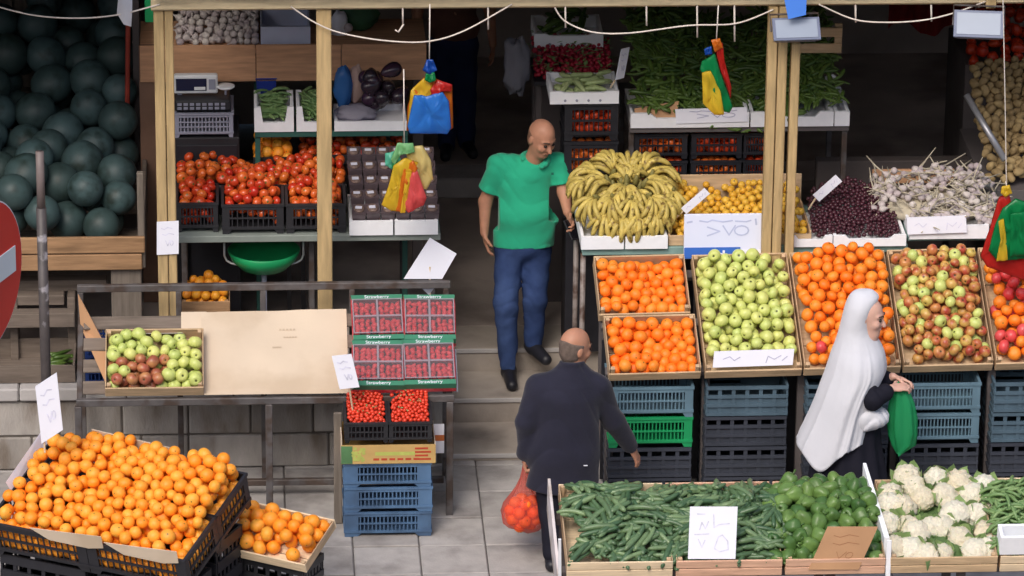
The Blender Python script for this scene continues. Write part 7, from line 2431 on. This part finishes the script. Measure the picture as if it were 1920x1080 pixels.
link('jeans', s.mesh('jeans', mat('dark_denim', S(36, 46, 84), 0.9, 0.1, 7)), p4)
shoe(p4, ft1 + Vector((0, 0, 0.06)), (-0.1, -1, 0), 0.532, m_shoe)
shoe(p4, ft2 + Vector((0, 0, 0.06)), (0.2, -1, 0), 0.532, m_shoe)
struct(MB().box((W(700, 300, y=yk).x, yk + 0.3, 0.3), (4.0, 6.6, 0.53)).build('raised_floor', m_floor))
# ------------------------------------------------------------------ hanging things, cords, lamps, papers
def cord(label, pts, y, r=0.005, name='cord', m=None, sub=8):
    P_ = [W(a, b, y=y) for a, b in pts]
    out = []
    for i in range(len(P_) - 1):
        p0, p1, p2, p3 = P_[max(0, i - 1)], P_[i], P_[i + 1], P_[min(len(P_) - 1, i + 2)]
        for k in range(sub):
            t = k / sub
            out.append(0.5 * ((2 * p1) + (p2 - p0) * t + (2 * p0 - 5 * p1 + 4 * p2 - p3) * t * t + (3 * p1 - p0 - 3 * p2 + p3) * t ** 3))
    out.append(P_[-1])
    return tag(MB().tube(out, r, 7).build(name, m or m_rope, None, True), label, 'cord')


YR_ = 0.0
cord('pale cord sagging across the top of the watermelon stall', [(-20, 8), (60, 28), (140, 34), (220, 28), (300, 8)], YR_)
cord('pale cord sagging from the single post over the doorway', [(545, 12), (590, 42), (640, 62), (720, 76), (800, 78), (870, 58), (960, 8)], YR_)
cord('pale cord sagging from the beam to the doubled post', [(1040, 14), (1060, 40), (1110, 60), (1180, 62), (1290, 48), (1380, 44), (1450, 18)], YR_)
cord('pale cord sagging between the two floodlights', [(1535, 8), (1600, 36), (1660, 42), (1730, 38), (1790, 24), (1850, 2)], YR_)
for px_, py_ in ((915, 55), (1060, 52), (1212, 48), (1604, 42), (1746, 40), (755, 45), (1307, 70), (1377, 78)):
    e = tag(MB().tube([W(px_, 9, y=0.02), W(px_ + 0.5, py_, y=0.02)], 0.006, 6).build('twine', m_rope, None, True), 'short pale cord hanging straight down from the beam', 'cord', 'short cords hanging from the beam')
hk = tag(MB().tube([W(757, 45, y=0.02), W(747, 60, y=0.02), W(741, 56, y=0.02)], 0.006, 6).build('hook', m_rope, None, True), 'pale bent hook at the end of a cord over the brown panel', 'hook')
wh = thing('white_rag', 'white cloth scrap tied to the cord above the red pole', 'cloth', Matrix.Identity(4))
vs = [W(a, b, y=0.0 + d) for a, b, d in ((222, -8, 0), (248, -8, .03), (248, 20, 0), (246, 50, .02), (232, 46, -.02), (219, 25, .02), (234, 15, -.03))]
MB().add(vs, [(0, 1, 6), (1, 2, 6), (2, 3, 6), (3, 4, 6), (4, 5, 6), (5, 0, 6)]).build('cloth', m_whitecl, wh, True)
gs = thing('green_strip', 'short green plastic strip hanging beside the white cloth scrap', 'strip', Matrix.Identity(4))
p0, p1 = W(272, 42, y=0.3), W(287, -10, y=0.3)
MB().cbox((p0.x, 0.3, p0.z), (p1.x, 0.31, p1.z), 0.002).build('strip', m_greenpl, gs)

# bunches of folded plastic bags
BC = {'blue': S(60, 140, 230), 'dblue': S(30, 90, 190), 'yellow': S(240, 206, 60), 'orange': S(232, 130, 40), 'red': S(214, 50, 44), 'green': S(20, 150, 84), 'pink': S(240, 104, 104), 'lime': S(150, 214, 150), 'cream': S(240, 222, 150), 'mint': S(110, 210, 180)}


def bag_sheet(parent, col, pts, y, th=0.02, seed=0, nm='bag'):
    """one folded bag: an outline in pixels pillowed into a thin crumpled body"""
    P_ = [W(a, b, y=y) for a, b in pts]
    c = sum(P_, Vector()) / len(P_)
    # resample the outline
    ring = []
    for i in range(len(P_)):
        for k in range(7):
            ring.append(P_[i].lerp(P_[(i + 1) % len(P_)], k / 7))
    n = len(ring)
    vs, fs = [], []
    lev = [1.0, 0.96, 0.85, 0.7, 0.55, 0.4, 0.25, 0.1]
    for side in (-1, 1):
        for li, s_ in enumerate(lev):
            for p in ring:
                q = c + (p - c) * s_
                w = math.sqrt(max(0, 1 - s_ ** 2)) * th * side
                w += (0.03 * mnoise.noise(Vector((q.x * 38 + q.z * 9, seed, q.z * 11))) + 0.016 * abs(mnoise.noise(Vector((q.x * 80, seed + 3, q.z * 30))))) * (1.1 - s_ * 0.6)
                vs.append((q.x, y + w, q.z))
    for side in (0, 1):
        o = side * n * len(lev)
        for li in range(len(lev) - 1):
            for k in range(n):
                k2 = (k + 1) % n
                f = (o + li * n + k, o + li * n + k2, o + (li + 1) * n + k2, o + (li + 1) * n + k)
                fs.append(f if side == 0 else f[::-1])
        fs.append(tuple(o + (len(lev) - 1) * n + k for k in range(n)))
    for k in range(n):
        k2 = (k + 1) % n
        fs.append((k, n * len(lev) + k, n * len(lev) + k2, k2))
    return MB().add(vs, fs).build(nm, film('bag_' + col, BC[col], 0.16, 0.28), parent, True)


def bunch(label, cord_pts, sheets, y):
    e = thing('bag_bunch', label, 'bags', Matrix.Identity(4))
    MB().tube([W(a, b, y=y) for a, b in cord_pts], 0.004, 6).build('string', m_rope, e, True)
    for i, (col, dy, th, pts) in enumerate(sheets):
        bag_sheet(e, col, pts, y + dy, th, i * 3.1)
    return e


bunch('bunch of folded blue, yellow and red plastic bags hung over the doorway', [(806, 8), (805, 120)], [
    ('orange', 0.03, 0.02, [(775, 165), (800, 140), (848, 160), (850, 240), (835, 250), (762, 246), (764, 200)]),
    ('yellow', 0.015, 0.02, [(770, 170), (795, 145), (812, 160), (808, 190), (780, 185), (768, 230), (763, 240)]),
    ('red', 0.0, 0.02, [(806, 168), (820, 150), (848, 158), (846, 172), (825, 172), (812, 185)]),
    ('blue', -0.03, 0.025, [(776, 178), (800, 180), (830, 172), (842, 190), (846, 240), (838, 252), (768, 250), (764, 236)]),
    ('green', -0.02, 0.02, [(798, 138), (815, 136), (818, 150), (806, 156), (796, 150)]),
    ('dblue', -0.01, 0.02, [(800, 112), (812, 112), (820, 132), (806, 140), (792, 132)])], -0.12)
bunch('bunch of yellow, orange and pink plastic bags hung below the blue ones', [(757, 130), (758, 270)], [
    ('cream', 0.03, 0.025, [(760, 275), (792, 272), (808, 300), (812, 335), (800, 355), (780, 350), (765, 310)]),
    ('mint', 0.02, 0.02, [(722, 288), (745, 282), (752, 300), (735, 318), (722, 310)]),
    ('lime', 0.0, 0.02, [(745, 268), (775, 268), (778, 285), (745, 292), (738, 310), (732, 300)]),
    ('green', -0.01, 0.012, [(735, 308), (752, 302), (748, 325), (736, 330)]),
    ('yellow', -0.03, 0.02, [(738, 310), (760, 295), (785, 305), (770, 330), (758, 398), (735, 396), (715, 385), (728, 350)]),
    ('orange', -0.045, 0.012, [(755, 318), (775, 300), (783, 315), (768, 335), (752, 398), (742, 396)]),
    ('yellow', -0.055, 0.01, [(762, 320), (772, 322), (760, 399), (750, 399)]),
    ('pink', -0.05, 0.025, [(768, 325), (782, 318), (800, 370), (795, 385), (765, 400), (758, 390)])], -0.16)
bunch('bunch of green, yellow and red plastic bags hung before the long green peppers', [(1347, 10), (1343, 80)], [
    ('red', 0.02, 0.02, [(1338, 78), (1355, 80), (1358, 110), (1372, 165), (1370, 185), (1350, 130)]),
    ('orange', 0.0, 0.015, [(1333, 75), (1350, 72), (1356, 90), (1340, 98)]),
    ('dblue', -0.01, 0.015, [(1320, 92), (1334, 86), (1336, 102), (1322, 104)]),
    ('green', -0.02, 0.022, [(1316, 115), (1340, 100), (1352, 140), (1374, 200), (1368, 212), (1345, 205), (1325, 150), (1312, 130)]),
    ('yellow', -0.045, 0.018, [(1316, 135), (1332, 132), (1350, 165), (1358, 214), (1340, 216), (1318, 195)])], -0.1)
bunch('bunch of red, green and yellow plastic bags hung over the mixed fruit', [(1886, 340), (1888, 352)], [
    ('red', 0.03, 0.03, [(1872, 370), (1892, 360), (1900, 400), (1935, 480), (1930, 530), (1850, 500), (1838, 480), (1858, 420)]),
    ('yellow', 0.0, 0.02, [(1878, 350), (1893, 346), (1898, 362), (1885, 370), (1876, 362)]),
    ('green', -0.02, 0.03, [(1880, 390), (1905, 372), (1930, 380), (1930, 485), (1870, 490), (1853, 470), (1866, 420)]),
    ('yellow', -0.055, 0.012, [(1872, 415), (1882, 410), (1886, 440), (1890, 488), (1868, 490), (1876, 450)]),
    ('green', -0.05, 0.02, [(1894, 400), (1925, 395), (1928, 478), (1892, 482)])], -0.72)
cord('thin string from the roof holding the red and green bag bunch', [(1880, -30), (1884, 160), (1887, 345)], -0.72, 0.003)

# floodlights on the beam
m_lampg = mat('grey_lamp_metal', S(108, 116, 140), 0.45, 0.08, 6)
m_lampd = mat('lamp_glass', S(150, 160, 176), 0.2, 0.05, 4)


def flood(label, px_, py_, w, h, yaw):
    c = W(px_, py_, y=-0.12)
    e = thing('floodlight', label, 'floodlight', Matrix.Translation(c) @ Matrix.Rotation(yaw, 4, 'Z') @ Matrix.Rotation(RAD(-38), 4, 'X'))
    k = w / 2
    MB().add([(-k * 0.8, 0.07, h * 0.4), (k * 0.8, 0.07, h * 0.4), (k * 0.8, 0.07, -h * 0.4), (-k * 0.8, 0.07, -h * 0.4), (-k, 0, h * 0.5), (k, 0, h * 0.5), (k, 0, -h * 0.5), (-k, 0, -h * 0.5)],
             [(0, 1, 2, 3), (0, 4, 5, 1), (1, 5, 6, 2), (2, 6, 7, 3), (3, 7, 4, 0)]).build('housing', m_lampg, e)
    MB().cbox((-k, -0.012, -h * 0.5), (k, -0.0005, h * 0.5), 0.003).build('front_frame', m_lampg, e)
    MB().cbox((-k * 0.88, -0.016, -h * 0.4), (k * 0.88, -0.0125, h * 0.4), 0.001).build('glass', m_lampd, e)
    MB().tube([(-k * 1.02, 0.03, 0), (-k * 1.02, 0.03, h * 0.75), (k * 1.02, 0.03, h * 0.75), (k * 1.02, 0.03, 0)], 0.007, 6).build('bracket', m_steel, e)
    MB().tube([(0, 0.03, h * 0.75), (0, 0.12, h * 0.9)], 0.01, 6).build('arm', m_steel, e)


flood('grey floodlight mounted on top of the doubled post under a blue sheet', 1493, 55, 0.30, 0.15, RAD(4))
flood('grey floodlight mounted on the beam near the red peppers', 1835, 46, 0.31, 0.18, RAD(-8))
bs2 = thing('blue_sheet', 'bright blue plastic sheet hanging over the beam above the floodlight', 'sheet', Matrix.Identity(4))
vs = [W(a, b, y=-0.16 + d) for a, b, d in ((1468, -14, 0), (1513, -14, 0.01), (1511, 28, 0), (1478, 36, -0.01))]
MB().add([*vs, *[v + Vector((0, 0.006, 0)) for v in vs]], [(0, 1, 2, 3), (7, 6, 5, 4), (0, 4, 5, 1), (1, 5, 6, 2), (2, 6, 7, 3), (3, 7, 4, 0)]).build('sheet', mat('blue_sheet_plastic', S(84, 140, 236), 0.4, 0.05, 5), bs2)
bl = thing('beam_stub', 'short timber end of the roof frame beside the floodlight', 'timber', Matrix.Identity(4))
p0, p1 = W(1848, 14, y=0.0), W(1868, -10, y=0.0)
MB().cbox((p0.x, -0.02, p0.z), (p1.x, 0.025, p1.z), 0.003).build('timber', m_post, bl)

# papers
pp = price_board('white handwritten paper pinned to the doubled post by the tomatoes', W(294, 478, y=YP - 0.06), W(335, 476, y=YP - 0.06), W(294, 416, y=YP - 0.055), 'lines', t=0.003, w=0.005, name='pinned_paper')
tcd = thing('tilted_card', 'large blank white card tilted on its corner beside the dark punnets', 'card', Matrix.Identity(4))
vs = [W(a_, b_, y=0.1 + d_) for a_, b_, d_ in ((757, 523, 0), (829, 523, 0), (856, 476, 0.02), (806, 446, 0.03))]
MB().add([*vs, *[v + Vector((0, 0.006, 0)) for v in vs]], [(0, 1, 2, 3), (7, 6, 5, 4), (0, 4, 5, 1), (1, 5, 6, 2), (2, 6, 7, 3), (3, 7, 4, 0)]).build('card', m_paper, tcd)
MB().tube([W(806, 500, y=0.112), W(806, 610, y=0.112)], 0.007, 6).build('stick', m_crate_pale, tcd)
tp2 = thing('card_corner', 'white card corner poking out above the strawberry trays', 'card', Matrix.Identity(4))
A, B, C_ = W(790, 540, y=-0.1), W(816, 538, y=-0.1), W(804, 553, y=-0.1)
MB().add([A, B, C_, A + V(0, .004, 0), B + V(0, .004, 0), C_ + V(0, .004, 0)], [(0, 1, 2), (5, 4, 3), (0, 3, 4, 1), (1, 4, 5, 2), (2, 5, 3, 0)]).build('card', m_paper, tp2)
# white blossom bag on the pepper rack end
blob('white_tissue', 'crumpled white tissue on a wire at the end of the pepper rack', 'tissue', 1558, 148, YN + 0.3, 0.04, (1, 0.6, 0.7), m_paper, 14, 0.3, 14, 3)
